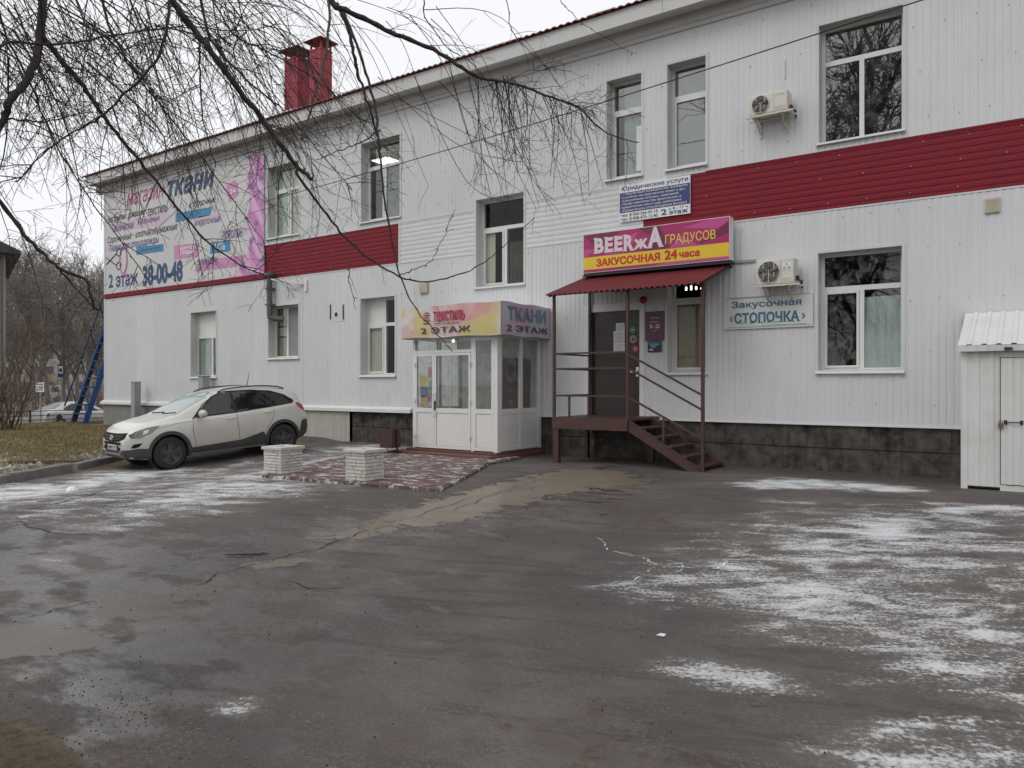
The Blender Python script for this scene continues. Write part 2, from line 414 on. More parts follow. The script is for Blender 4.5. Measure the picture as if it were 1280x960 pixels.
snow = np.maximum(snow, poly_mask(gp([(-40, 572), (0, 568), (30, 566), (32, 580), (0, 588), (-40, 596)], -0.08), 0.3) * 0.75)
snow = np.maximum(snow, poly_mask(gp([(-20, 551), (30, 552), (20, 558), (-20, 560)], -0.04), 0.4) * 0.55)
SOFT = 3.0
puddle = union(
    poly_mask(gp([(-40, 788), (20, 781), (70, 782), (120, 792), (142, 801), (100, 808), (60, 820), (20, 826), (-40, 835)]), 0.05),
    poly_mask(gp([(105, 756), (150, 749), (215, 744), (222, 751), (185, 757), (200, 762), (245, 768), (230, 774), (170, 773), (125, 766)]), 0.05),
    poly_mask(gp([(235, 737), (270, 731), (302, 731), (290, 737), (255, 743)]), 0.05),
    poly_mask(gp([(308, 703), (345, 699), (382, 699), (378, 707), (325, 710)]), 0.06),
    poly_mask(gp([(390, 676), (450, 660), (500, 640), (560, 620), (640, 599), (700, 587), (770, 587), (815, 602), (775, 609), (725, 615), (685, 622), (600, 646), (520, 657), (430, 676)]), 0.12))
silt = poly_mask(gp([(280, 712), (330, 690), (560, 600), (700, 575), (840, 590), (800, 625), (600, 665), (400, 715)]), 0.3)
SOFT = 1.6
dirt = union(
    poly_mask(gp([(-60, 880), (30, 905), (75, 925), (110, 950), (130, 1010), (-60, 1010)]), 0.12) * 1.5,
    poly_mask(gp([(60, 740), (200, 735), (300, 745), (345, 770), (250, 785), (90, 790)]), 0.25) * 0.7,
    poly_mask(gp([(120, 893), (230, 880), (240, 890), (130, 905)]), 0.1) * 0.9,
    poly_mask(gp([(320, 805), (420, 792), (410, 802), (330, 812)]), 0.08) * 0.9,
    poly_mask(gp([(760, 620), (860, 640), (880, 660), (780, 660), (730, 640)]), 0.4) * 0.6,
    poly_mask(gp([(760, 900), (900, 910), (900, 960), (760, 980)]), 0.3) * 0.65,
    poly_mask(gp([(150, 602), (230, 590), (250, 594), (180, 606)], zl), 0.2) * 0.6,
    0.8 * ss(-1.6, -0.3, YY) * (1 - ss(0.05, 0.2, YY)) * ss(-20, -12, XX))
wet = union(
    poly_mask(gp([(-100, 660), (120, 650), (330, 690), (480, 760), (400, 900), (120, 940), (-100, 900)]), 0.9) * 0.95,
    poly_mask(gp([(200, 680), (420, 640), (760, 580), (820, 610), (560, 680), (300, 740)]), 0.5) * 0.8)
# planted verge beside the kerb and soil everywhere that is not yard or street
KA, KB = G(0, 603, zl), G(170, 575, zl)
kd = (KB - KA); kn = Vector((-kd.y, kd.x, 0)).normalized()
if kn.x > 0: kn = -kn
kerbside = (XX - KA.x) * kn.x + (YY - KA.y) * kn.y
verge = ss(-0.02, 0.12, kerbside) * ss(-15.9, -16.4, XX - 0.0 * YY)
verge = np.maximum(verge, ss(-16.3, -16.6, XX))
verge *= 1 - ss(-0.75, -0.6, YY) * (1 - ss(-29.6, -29.9, XX))
street = ss(-38.0, -38.6, XX) * (1 - ss(-47.6, -48.2, XX))
soil = np.clip(np.maximum(verge * (1 - street), ss(0.5, 1.0, YY)) , 0, 1)
soil = np.maximum(soil, 1 - ss(-60, -40, YY)) * (1 - street)
soil = np.maximum(soil, poly_mask(gp([(-80, 880), (20, 902), (70, 925), (105, 950), (125, 1020), (-80, 1020)]), 0.06))

me = bpy.data.meshes.new('ground')
V = np.stack([XX, YY, ZZ], -1).reshape(-1, 3)
idx = np.arange(nx * ny).reshape(ny, nx)
F = np.stack([idx[:-1, :-1], idx[:-1, 1:], idx[1:, 1:], idx[1:, :-1]], -1).reshape(-1, 4)
me.vertices.add(len(V)); me.vertices.foreach_set('co', V.ravel())
me.loops.add(F.size); me.loops.foreach_set('vertex_index', F.ravel().astype(np.int32))
me.polygons.add(len(F)); me.polygons.foreach_set('loop_start', np.arange(0, F.size, 4, dtype=np.int32))
me.update(calc_edges=True); me.validate()
me.polygons.foreach_set('use_smooth', np.ones(len(F), bool))
for nm, a in (('snow', snow), ('puddle', puddle), ('silt', silt), ('dirt', dirt), ('wet', wet), ('soil', soil)):
    me.attributes.new(nm, 'FLOAT', 'POINT').data.foreach_set('value', a.ravel().astype(np.float32))

m, nt, p, out = new_mat('asphalt_yard')
P = nt.pos()
aS, aP, aD, aW, aG = [nt.attr(k) for k in ('snow', 'puddle', 'dirt', 'wet', 'soil')]
big = nt.noise(P, 0.45, 4, 0.6); mid = nt.noise(P, 2.6, 4, 0.65); fine = nt.noise(P, 55, 2, 0.6)
col = nt.mix(nt.ramp(big, 0.38, 0.62), (0.074, 0.064, 0.060), (0.142, 0.121, 0.109))
col = nt.mix(nt.math('MULTIPLY', nt.ramp(nt.noise(nt.mapping(P, loc=(3, 7, 0)), 1.1, 4, 0.65), 0.48, 0.62), 0.7), col, (0.096, 0.072, 0.059))
dmp = nt.noise(nt.mapping(nt.mapping(P, (1, 1, 1), (0, 0, R(-20))), (0.55, 2.6, 1)), 1.2, 5, 0.68, 0.5)
col = nt.mix(nt.math('MULTIPLY', nt.ramp(dmp, 0.50, 0.62), 0.7), col, (0.050, 0.043, 0.041))
col = nt.mix(nt.math('MULTIPLY', nt.ramp(mid, 0.45, 0.75), 0.45), col, (0.066, 0.057, 0.052))
agg, aggc = nt.voro(P, 95)
lum = nt.node('ShaderNodeSeparateColor'); nt.put(lum.inputs[0], aggc)
col = nt.mix(nt.math('MULTIPLY', nt.ramp(nt.math('MULTIPLY', lum.outputs[0], nt.ramp(mid, .3, .7, .8, 1.15)), 0.82, 0.98), 0.42), col, (0.22, 0.205, 0.187))
col = nt.mix(nt.math('MULTIPLY', nt.ramp(fine, 0.3, 0.7), 0.35), col, (0.050, 0.044, 0.041))
dirtf = nt.ramp(nt.math('ADD', nt.math('MULTIPLY', aD, 0.9), nt.math('MULTIPLY', nt.math('SUBTRACT', nt.noise(P, 3.5, 5, 0.7), 0.5), 3.0)), 0.32, 0.70)
col = nt.mix(nt.math('MULTIPLY', dirtf, 0.75), col, nt.mix(nt.ramp(nt.noise(P, 22, 4), 0.35, 0.65), (0.040, 0.025, 0.017), (0.10, 0.068, 0.043)))
wetf = nt.ramp(nt.math('ADD', aW, nt.math('MULTIPLY', nt.math('SUBTRACT', nt.noise(nt.mapping(P, (1, 1.8, 1)), 1.5, 5, 0.65), 0.5), 3.2)), 0.40, 0.85)
col = nt.mix(nt.math('MULTIPLY', wetf, 0.30), col, (0.050, 0.048, 0.048))
# soil and dead lawn
sn1 = nt.noise(P, 1.3, 5, 0.65); sn2 = nt.noise(P, 14, 5, 0.7)
soilc = nt.mix(nt.ramp(sn1, 0.35, 0.65), (0.085, 0.064, 0.040), (0.14, 0.115, 0.056)); soilc = nt.mix(nt.ramp(sn2, 0.4, 0.7), soilc, (0.050, 0.036, 0.023))
soilf = nt.ramp(nt.math('ADD', aG, nt.math('MULTIPLY', nt.math('SUBTRACT', nt.noise(P, 6, 4), 0.5), 0.35)), 0.4, 0.6)
soilc = nt.mix(nt.math('MULTIPLY', nt.ramp(aD, 0.7, 1.2), 0.75), soilc, nt.mix(nt.ramp(sn2, 0.4, 0.65), (0.075, 0.048, 0.030), (0.035, 0.024, 0.017)))
col = nt.mix(soilf, col, soilc)
# puddles of muddy water
pv = nt.math('ADD', aP, nt.math('MULTIPLY', nt.math('SUBTRACT', nt.noise(P, 3.0, 6, 0.62, 0.5), 0.5), 2.3)); pv = nt.math('MULTIPLY', pv, nt.ramp(aP, 0.01, 0.12))
pudf = nt.ramp(pv, 0.48, 0.57)
col = nt.mix(nt.math('MULTIPLY', nt.ramp(pv, 0.22, 0.5), 0.7), col, (0.052, 0.040, 0.033))
col = nt.mix(pudf, col, nt.mix(nt.ramp(mid, .35, .65), nt.mix(nt.attr('silt'), (0.082, 0.060, 0.042), (0.185, 0.148, 0.115)), nt.mix(nt.attr('silt'), (0.104, 0.078, 0.056), (0.225, 0.186, 0.148))))
# snow: thin, streaked, worn through by wheels and feet
sp = nt.mapping(P, (1, 1, 1), (0, 0, R(-35.3)))
s1 = nt.noise(nt.mapping(sp, (1.2, 2.1, 1), (0, 0, 0.25)), 1.35, 7, 0.66, 0.5); s2 = nt.noise(P, 34, 4, 0.75); s3 = nt.noise(nt.mapping(sp, (2.2, 7, 1)), 3.2, 4, 0.6)
sv = nt.math('ADD', aS, nt.math('ADD', nt.math('MULTIPLY', nt.math('SUBTRACT', s1, 0.5), 3.1), nt.math('ADD', nt.math('MULTIPLY', nt.math('SUBTRACT', s2, 0.5), 2.3), nt.math('MULTIPLY', nt.math('SUBTRACT', s3, 0.5), 1.0))))
edge_ = nt.ramp(aS, 0.02, 0.3); snf = nt.math('MULTIPLY', nt.math('ADD', nt.math('MULTIPLY', nt.ramp(sv, 0.52, 0.74), 0.76), nt.math('MULTIPLY', nt.ramp(sv, 0.0, 0.8), 0.24)), edge_)
snf = nt.math('MULTIPLY', snf, nt.math('SUBTRACT', 1.0, pudf))
col = nt.mix(nt.math('MULTIPLY', snf, 0.9), col, nt.mix(nt.ramp(sv, 0.65, 1.25), (0.40, 0.395, 0.38), (0.70, 0.71, 0.73)))
nt.put(p.inputs['Base Color'], col)
rg = nt.mixf(wetf, 0.75, nt.ramp(mid, 0.35, 0.65, 0.10, 0.34)); rg = nt.mixf(soilf, rg, 0.95); rg = nt.mixf(pudf, rg, 0.34); rg = nt.mixf(snf, rg, 0.75)
nt.put(p.inputs['Roughness'], rg)
hh = nt.math('ADD', nt.math('MULTIPLY', fine, 0.9), nt.math('ADD', nt.math('MULTIPLY', agg, 0.7), nt.math('MULTIPLY', mid, 1.6)))
dry = nt.math('SUBTRACT', 1.0, pudf)
bp = nt.node('ShaderNodeBump'); nt.put(bp.inputs['Height'], hh); nt.put(bp.inputs['Strength'], nt.math('MULTIPLY', dry, nt.mixf(wetf, 0.5, 0.12))); bp.inputs['Distance'].default_value = 0.012
nt.put(p.inputs['Normal'], bp.outputs[0])
me.materials.append(m)
ground = bpy.data.objects.new('ground', me); COL.objects.link(ground); struct(ground)

rng = random.Random(7)
# cracks in the asphalt (thin sunken-looking strips) and snow lying in some of them
def crack_strip(mb, pts, w, seed, gap=1.0):
    r = random.Random(seed); P2 = []
    for i in range(len(pts) - 1):
        a = Vector(pts[i][:2]); b = Vector(pts[i + 1][:2]); n = max(2, int((b - a).length / 0.045))
        for k in range(n): P2.append(a.lerp(b, k / n) + Vector((r.uniform(-1, 1), r.uniform(-1, 1))) * 0.016 + Vector((math.sin(k * .37 + i), math.cos(k * .29 + i * 2))) * .03)
    P2.append(Vector(pts[-1][:2])); prev = None
    for i, q in enumerate(P2):
        d = (P2[min(i + 1, len(P2) - 1)] - P2[max(0, i - 1)]).normalized(); nrm = Vector((-d.y, d.x)); ww = w * 0.36 * r.uniform(0.15, 1.5) * (0.3 if i in (0, len(P2) - 1) else 1)
        L, Rr = q + nrm * ww / 2, q - nrm * ww / 2
        cur = [(L.x, L.y, gzf(L.x, L.y) + 0.004), (Rr.x, Rr.y, gzf(Rr.x, Rr.y) + 0.004)]
        if prev and r.random() < gap: mb.quad(prev[0], prev[1], cur[1], cur[0])
        prev = cur
M_CRACK = mat('crack_dirt', (0.024, 0.021, 0.020), 0.95, 0.2)
mb = MB()
for i, (pts, w) in enumerate([([(560, 668), (480, 660), (440, 672), (390, 690), (330, 705), (280, 718), (240, 735)], 0.035), ([(800, 603), (700, 606), (640, 616), (590, 625), (545, 640), (500, 655)], 0.03),
        ([(690, 597), (640, 612), (570, 640), (540, 645)], 0.025), ([(20, 655), (60, 668), (125, 672)], 0.05), ([(20, 778), (75, 762), (120, 752)], 0.03),
        ([(30, 640), (70, 632), (110, 622), (150, 605)], 0.05), ([(350, 728), (385, 738), (430, 738)], 0.03), ([(0, 610), (40, 625)], 0.03)]):
    crack_strip(mb, gp(pts, -0.02), w, i)
mb.build('crack', M_CRACK, ground, kind='stuff')
mb = MB()
for i, (pts, w) in enumerate([([(745, 672), (765, 688), (800, 695), (822, 706), (812, 718), (795, 726)], 0.035), ([(765, 690), (790, 692), (824, 706), (850, 704), (862, 712)], 0.028), ([(840, 712), (858, 722), (835, 728), (820, 720)], 0.022), ([(876, 705), (890, 710), (915, 700), (955, 708)], 0.05), ([(905, 700), (935, 698), (955, 704)], 0.05), ([(1060, 785), (1120, 795), (1200, 815), (1280, 828)], 0.02), ([(1020, 712), (1080, 714)], 0.022), ([(830, 700), (850, 706), (846, 716)], 0.02)]):
    crack_strip(mb, gp(pts), w * .8, 50 + i, .72)
mb.build('snow_filled_crack', M_SNOW, ground, kind='stuff')

# kerb stones along the verge
M_KERB = mat('kerb_concrete', (0.20, 0.195, 0.185), 0.9, 0.2, 6, bump=0.5, bscale=50, dirt=0.5, dirtcol=(0.08, 0.075, 0.07))
kerb = bpy.data.objects.new('kerb', None); COL.objects.link(kerb); struct(kerb)
for a, b, dz, tilt in (((-75, 618), (12, 602), 0.0, 0), ((14, 601.5), (91, 588.5), 0.02, 0.02), ((97, 587), (172, 575), -0.02, -0.02), ((175, 574), (250, 562), -0.02, 0)):
    A = G(*a, zl); B = G(*b, zl); d = (B - A).normalized(); n = kn
    mb = MB(); hgt = 0.15 + dz; segs = 6; prevr = None
    prof = [(0, -0.1), (0.0, hgt - 0.02), (0.02, hgt), (0.15, hgt), (0.15, -0.1)]
    rr = random.Random(int(a[0]) + 200)
    for k in range(segs + 1):
        q = A.lerp(B, k / segs); base = gzf(q.x, q.y); row = []
        for (o, h) in prof: row.append((q.x + n.x * (o + rr.uniform(-.006, .006)), q.y + n.y * (o + rr.uniform(-.006, .006)), base + h + tilt * (k / segs - 0.5) + rr.uniform(-.006, .006)))
        oo = len(mb.v); mb.v += row
        if k:
            for j in range(4): mb.f.append((oo - 5 + j, oo - 4 + j, oo + j + 1, oo + j)); mb.mi.append(0)
        if k in (0, segs): mb.f.append(tuple(oo + j for j in range(5))); mb.mi.append(0)
    mb.build('kerb_stone', M_KERB, kerb)

# red paved forecourt of the glazed porch
M_PAVE, nt, p, out = new_mat('red_paving')
P = nt.pos(); br = nt.node('ShaderNodeTexBrick'); nt.put(br.inputs['Vector'], nt.mapping(P, (1, 1, 1), (0, 0, 0.0)))
br.inputs['Scale'].default_value = 1.0; br.inputs['Brick Width'].default_value = 0.2; br.inputs['Row Height'].default_value = 0.1; br.inputs['Mortar Size'].default_value = 0.008
br.inputs['Color1'].default_value = (0.165, 0.088, 0.074, 1); br.inputs['Color2'].default_value = (0.12, 0.068, 0.060, 1); br.inputs['Mortar'].default_value = (0.06, 0.05, 0.045, 1)
c = nt.mix(nt.math('MULTIPLY', nt.ramp(nt.noise(P, 2.2, 5, 0.65), 0.4, 0.75), 0.6), br.outputs[0], (0.085, 0.066, 0.058))
s1 = nt.noise(nt.mapping(P, (2.2, 3.5, 1), (0, 0, -0.6)), 1.6, 8, 0.7, 0.3)
snf = nt.math('MULTIPLY', nt.ramp(nt.math('ADD', s1, nt.math('MULTIPLY', nt.math('SUBTRACT', nt.noise(P, 24, 4, 0.7), 0.5), 0.35)), 0.52, 0.62), 0.85)
c = nt.mix(snf, c, (0.63, 0.64, 0.65)); nt.put(p.inputs['Base Color'], c); p.inputs['Roughness'].default_value = 0.75
nt.put(p.inputs['Normal'], nt.bump(nt.math('ADD', br.outputs['Fac'], nt.math('MULTIPLY', nt.noise(P, 60, 3), -0.6)), -0.4, 0.006))
PT = [tuple(G(x, y, 0.05)[:2]) for x, y in ((548, 611), (330, 592.5))]
pts = [PT[0], (-8.4, -4.2), (-9.15, -2.7), (-9.35, -1.25), (-12.6, -1.25), (-12.75, -2.9), PT[1]]
pav = bpy.data.objects.new('pavement', None); COL.objects.link(pav); struct(pav)
mb = MB(); mb.prism(pts, 'z', -0.25, 0.05); mb.build('paving', M_PAVE, pav)
M_PEDGE = mat('red_paving_edge', (0.115, 0.064, 0.056), 0.85, 0.2, 8, bump=0.4, dirt=0.4)
edge = [pts[4], pts[5], pts[6], pts[0], pts[1], pts[2], pts[3]]
for i in range(1, len(edge) - 1):
    a = Vector((*edge[i], 0)); b = Vector((*edge[i + 1], 0)); L = (b - a).length; n = max(1, round(L / 0.5))
    for k in range(n):
        mb = MB(); pa = a.lerp(b, (k + 0.01) / n); pb = a.lerp(b, (k + 0.99) / n); zz = 0.012 + rng.uniform(-.01, .008)
        mb.bar((pa.x, pa.y, zz - .06), (pb.x, pb.y, zz - .06), 0.08, 0.18); mb.build('edge_brick', M_PAVE, pav)

# ------------------------------------------------------------------ the two-storey shop building
bld = thing('commercial_building', 'long two-storey building clad in white ribbed steel with burgundy stripe', 'building', (-14, 0, 0))
BX = Vector((-14, 0, 0))
class LB(MB):                       # building parts are written in world coordinates, stored local to the building
    def build(s, name, mats, parent=None, **kw):
        o = MB.build(s, name, mats, parent if parent is not None else bld, **kw)
        if parent is None or parent is bld: o.matrix_parent_inverse = Matrix.Translation(-BX)
        return o
def sub(o):                         # sub-part of a building part that was itself written in world coordinates
    return o
XL, XR, ZW = -29.34, 7.0, 8.82
OPEN = {'W1': (-19.58, -18.14, 6.03, 8.17), 'W2': (-15.53, -14.09, 6.03, 8.17), 'W3': (-11.54, -10.14, 3.96, 6.08), 'W4': (-7.95, -7.13, 6.03, 8.16),
        'W5': (-6.54, -5.72, 6.03, 8.18), 'W6': (-3.553, -2.165, 6.03, 8.18), 'L1': (-23.66, -22.24, 1.84, 3.98), 'L2': (-19.55, -18.16, 2.39, 3.95),
        'L3': (-15.56, -14.27, 1.84, 3.93), 'L4': (-6.54, -5.72, 1.84, 3.86), 'L5': (-3.567, -2.18, 1.84, 4.0), 'D': (-8.45, -7.12, 0.86, 3.27)}
HOLES = list(OPEN.values())

def ribbed(a0, a1, b0, b1, holes, vertical=True, period=0.115, depth=0.0065, y0=0.0):
    """trapezoidal steel sheet covering a0..a1 (across the ribs) x b0..b1 (along them), with openings left out"""
    br = set([a0, a1]); k0 = math.floor(a0 / period); prof = {}
    k = k0
    while k * period < a1 + period:
        for off, h in ((0.0, 0), (0.030, 0), (0.042, 1), (0.100, 1), (0.112, 0)):
            a = k * period + off; prof[round(a, 5)] = h
            if a0 < a < a1: br.add(a)
        k += 1
    keys = sorted(prof); hv = [prof[q] for q in keys]
    hs = []
    for (x0, x1, z0, z1) in holes:
        h = (x0, x1, z0, z1) if vertical else (z0, z1, x0, x1)
        if h[1] > a0 and h[0] < a1 and h[3] > b0 and h[2] < b1:
            hs.append(h); [br.add(q) for q in (h[0], h[1]) if a0 < q < a1]
    br = sorted(br); mb = LB()
    def P(a, b):
        y = y0 - depth * float(np.interp(a, keys, hv))
        return (a, y, b) if vertical else (b, y, a)
    for i in range(len(br) - 1):
        a, c = br[i], br[i + 1]
        if c - a < 1e-5: continue
        mid = (a + c) / 2; spans = [(b0, b1)]
        for h in hs:
            if h[0] < mid < h[1]:
                ns = []
                for s0, s1 in spans:
                    if h[2] > s0: ns.append((s0, min(s1, h[2])))
                    if h[3] < s1: ns.append((max(s0, h[3]), s1))
                spans = [q for q in ns if q[1] - q[0] > 1e-4]
        for s0, s1 in spans: mb.quad(P(a, s0), P(c, s0), P(c, s1), P(a, s1))
    return mb

def pieces(mb):
    """split into connected pieces (a sheet cut through by an opening is two sheets)"""
    key = {}; root = {}
    def find(a):
        while root[a] != a: a = root[a]
        return a
    ids = [key.setdefault(tuple(round(q, 4) for q in v), i) for i, v in enumerate(mb.v)]
    for i in ids: root.setdefault(i, i)
    for f in mb.f:
        for q in f[1:]: root[find(ids[q])] = find(ids[f[0]])
    out = {}
    for f in mb.f: out.setdefault(find(ids[f[0]]), LB()).add([mb.v[q] for q in f], [tuple(range(len(f)))])
    return list(out.values())
SHEET = 1.15
def wall_zone(x0, x1, z0, z1, m, name, vertical=True, w=SHEET, j=0):
    n = max(1, round((x1 - x0) / w)); st = (x1 - x0) / n
    for i in range(n):
        a, b = x0 + i * st, x0 + (i + 1) * st; y = 0.0 - 0.0016 * ((i + j) % 2)
        mb = ribbed(a, b + 0.004, z0, z1, HOLES, True, y0=y) if vertical else ribbed(z0, z1, a, b + 0.004, HOLES, False, y0=y)
        if mb.f:
            for pc in pieces(mb): pc.build(name, m, fix=False)
ZS0, ZS1 = 4.78, 5.85
wall_zone(XL, XR, ZS1, ZW, M_CLAD, 'cladding_sheet')
wall_zone(XL, XR, 0.88, ZS0, M_CLAD, 'cladding_sheet', j=1)
wall_zone(XL, -14.11, ZS0, ZS1, M_RED, 'stripe_sheet', False, 3.05)
wall_zone(-14.11, -7.09, ZS0, ZS1, M_CLAD, 'cladding_sheet', False, 2.35)
wall_zone(-7.09, XR, ZS0, ZS1, M_RED, 'stripe_sheet', False, 3.0)
# flashings along the sheet edges
def strip(x0, x1, z0, z1, y0, y1, m, name='flashing', bev=0): 
    mb = LB(); mb.box(x0, x1, y0, y1, z0, z1); return mb.build(name, m, bevel=bev)
for x0, x1 in ((XL, -11.54), (-10.14, -7.95), (-7.13, -6.54), (-5.72, XR)): strip(x0, x1, ZS1 - 0.02, ZS1 + 0.018, -0.016, 0.0, M_RED if x1 < -14 or x0 > -7.1 else M_CLAD)
for x0, x1 in ((XL, -11.54), (-10.14, XR)): strip(x0, x1, ZS0 - 0.016, ZS0 + 0.012, -0.0155, 0.0, M_CLAD)
strip(-14.135, -14.085, ZS0 + .012, ZS1 - .02, -0.0175, 0.0, M_CLAD); 
for x in (-18.0, -9.95, -13.55): strip(x, x + 0.03, 0.9, ZS0 - 0.02, -0.0155, 0.0, M_CLAD, 'joint_strip')
strip(XL - 0.03, XL + 0.07, 0.88, ZW, -0.02, 0.05, M_CLAD, 'corner_flashing')
# fasteners: small screw heads in rows
mb = LB(); r2 = random.Random(3)
for z in (1.25, 2.15, 3.05, 3.95, 4.62, 6.15, 6.95, 7.75, 8.6):
    x = XL + 0.1
    while x < 2:
        x += 0.46 + r2.uniform(-.03, .03)
        if any(h[0] - .1 < x < h[1] + .1 and h[2] - .1 < z < h[3] + .1 for h in HOLES) or r2.random() < 0.25: continue
        zz = z + r2.uniform(-.02, .02); mb.box(x - .009, x + .009, -0.018, -0.004, zz - .009, zz + .009)
for z in (4.9, 5.36, 5.75):
    x = -19.5
    while x < 2:
        x += 0.7 + r2.uniform(-.06, .06)
        if any(h[0] - .1 < x < h[1] + .1 and h[2] - .1 < z < h[3] + .1 for h in HOLES) or r2.random() < 0.3: continue
        mb.box(x - .009, x + .009, -0.018, -0.004, z - .009, z + .009)
mb.build('fasteners', M_GALV, kind='stuff')

# wall core behind the sheets, end walls and rear
mb = LB(); mb.box(XL + 0.02, XL + 0.3, 0.06, 13, -0.3, ZW + .2); mb.build('end_wall', M_CLAD)
mb = LB(); mb.box(XR - 0.3, XR, 0.06, 13, -0.3, ZW + .2); mb.build('end_wall', M_CLAD)
mb = LB(); mb.box(XL + .3, XR - .3, 12.7, 13, -0.3, ZW + .2); mb.build('rear_wall', M_CLAD)
mb = LB(); mb.box(XL + .3, XR - .3, 0.3, 12.7, 8.9, 9.0); mb.build('ceiling', M_DARK)
# cornice: frieze, soffit, fascia; roof sheet with waved edge
cor = [(0.05, 8.80), (-0.05, 8.80), (-0.05, 8.88), (-0.10, 8.90), (-0.10, 9.10), (-0.46, 9.07), (-0.46, 9.04), (-0.50, 9.04), (-0.50, 9.37), (0.05, 9.40)]
mb = LB(); mb.prism(cor, 'x', XL - 0.45, XR + 0.4); mb.build('cornice', M_CORNICE)
for i in range(13):
    x = XL - 0.3 + i * 2.9; strip(x, x + 0.012, 9.045, 9.372, -0.503, -0.49, M_GALV, 'fascia_joint')
def roof_z(y): return 9.40 + (y + 0.58) * 0.24
mb = LB(); xsr = np.arange(XL - 0.62, XR + 0.5, 0.045); rows = [-0.58, 6.3]
for y in rows:
    for i, x in enumerate(xsr): mb.v.append((x, y, roof_z(y) + 0.018 * math.sin(x * 2 * math.pi / 0.18)))
n = len(xsr)
for y in rows:
    for i, x in enumerate(xsr): mb.v.append((x, y, roof_z(y) - 0.02 + 0.018 * math.sin(x * 2 * math.pi / 0.18)))
for i in range(n - 1):
    mb.f += [(i, i + 1, n + i + 1, n + i), (2 * n + i + 1, 2 * n + i, 3 * n + i, 3 * n + i + 1), (i + 1, i, 2 * n + i, 2 * n + i + 1)]; mb.mi += [0] * 3
roof = mb.build('roof', M_ROOFRED, fix=False, smooth=False)
mb = LB(); mb.quad((XL - .6, 6.3, roof_z(6.3)), (XR + .5, 6.3, roof_z(6.3)), (XR + .5, 13.5, 9.3), (XL - .6, 13.5, 9.3)); mb.build('rear_roof', M_ROOFRED)
# snow sitting in the waves of the eave
mb = LB(); r2 = random.Random(5)
x = XL - 0.5
while x < 3:
    L = r2.uniform(0.2, 1.6); 
    if r2.random() < 0.55: mb.prism([(-0.585, 9.405), (-0.575, 9.432), (-0.25, 9.53), (-0.2, 9.49)], 'x', x, x + L)
    x += L + r2.uniform(0.05, 0.6)
mb.build('roof_snow', M_SNOW, kind='stuff')

# plinth: two courses of concrete blocks on the right, render and skirts on the left
for row, (z0, z1) in enumerate(((-0.3, 0.42), (0.425, 0.86))):
    x = -15.95 + (1.1 if row else 0); first = True
    if row: 
        mb = LB(); mb.box(-15.95, x - .006, 0.045, 0.4, z0, z1 - .003); mb.build('plinth_block', M_CONC, bevel=0.012)
    while x < XR:
        w = r2.choice((2.98, 2.38, 3.4, 2.7)); x2 = min(x + w, XR); dy = r2.uniform(-.008, .012)
        mb = LB(); mb.box(x, x2 - 0.003, 0.045 + dy, 0.4, z0 + r2.uniform(0, .01), z1 - 0.003); mb.build('plinth_block', M_CONC, bevel=0.004); x = x2
strip(-15.9, XR - .1, -0.3, 0.85, 0.075, 0.3, M_DARK, 'plinth_core')
strip(-29.38, -18.05, -0.3, 0.84, -0.04, 0.3, M_CONC_L, 'plinth_render', 0.01)
mb = ribbed(-18.0, -15.97, -0.2, 0.83, [], True, y0=-0.03); mb.build('plinth_skirt', mat('beige_skirt_steel', (0.42, 0.39, 0.35), 0.5, 0.08, 3, streak=0.3), fix=False)
# sloping drip ledge on the left half, thin flashing on the right half
mb = LB(); mb.prism([(0.0, 0.99), (-0.13, 0.93), (-0.13, 0.845), (-0.11, 0.845), (0.0, 0.87)], 'x', -29.45, -13.62); mb.build('drip_ledge', M_PVC)
strip(-13.62, XR, 0.845, 0.885, -0.022, 0.04, M_PVC, 'drip_flashing')

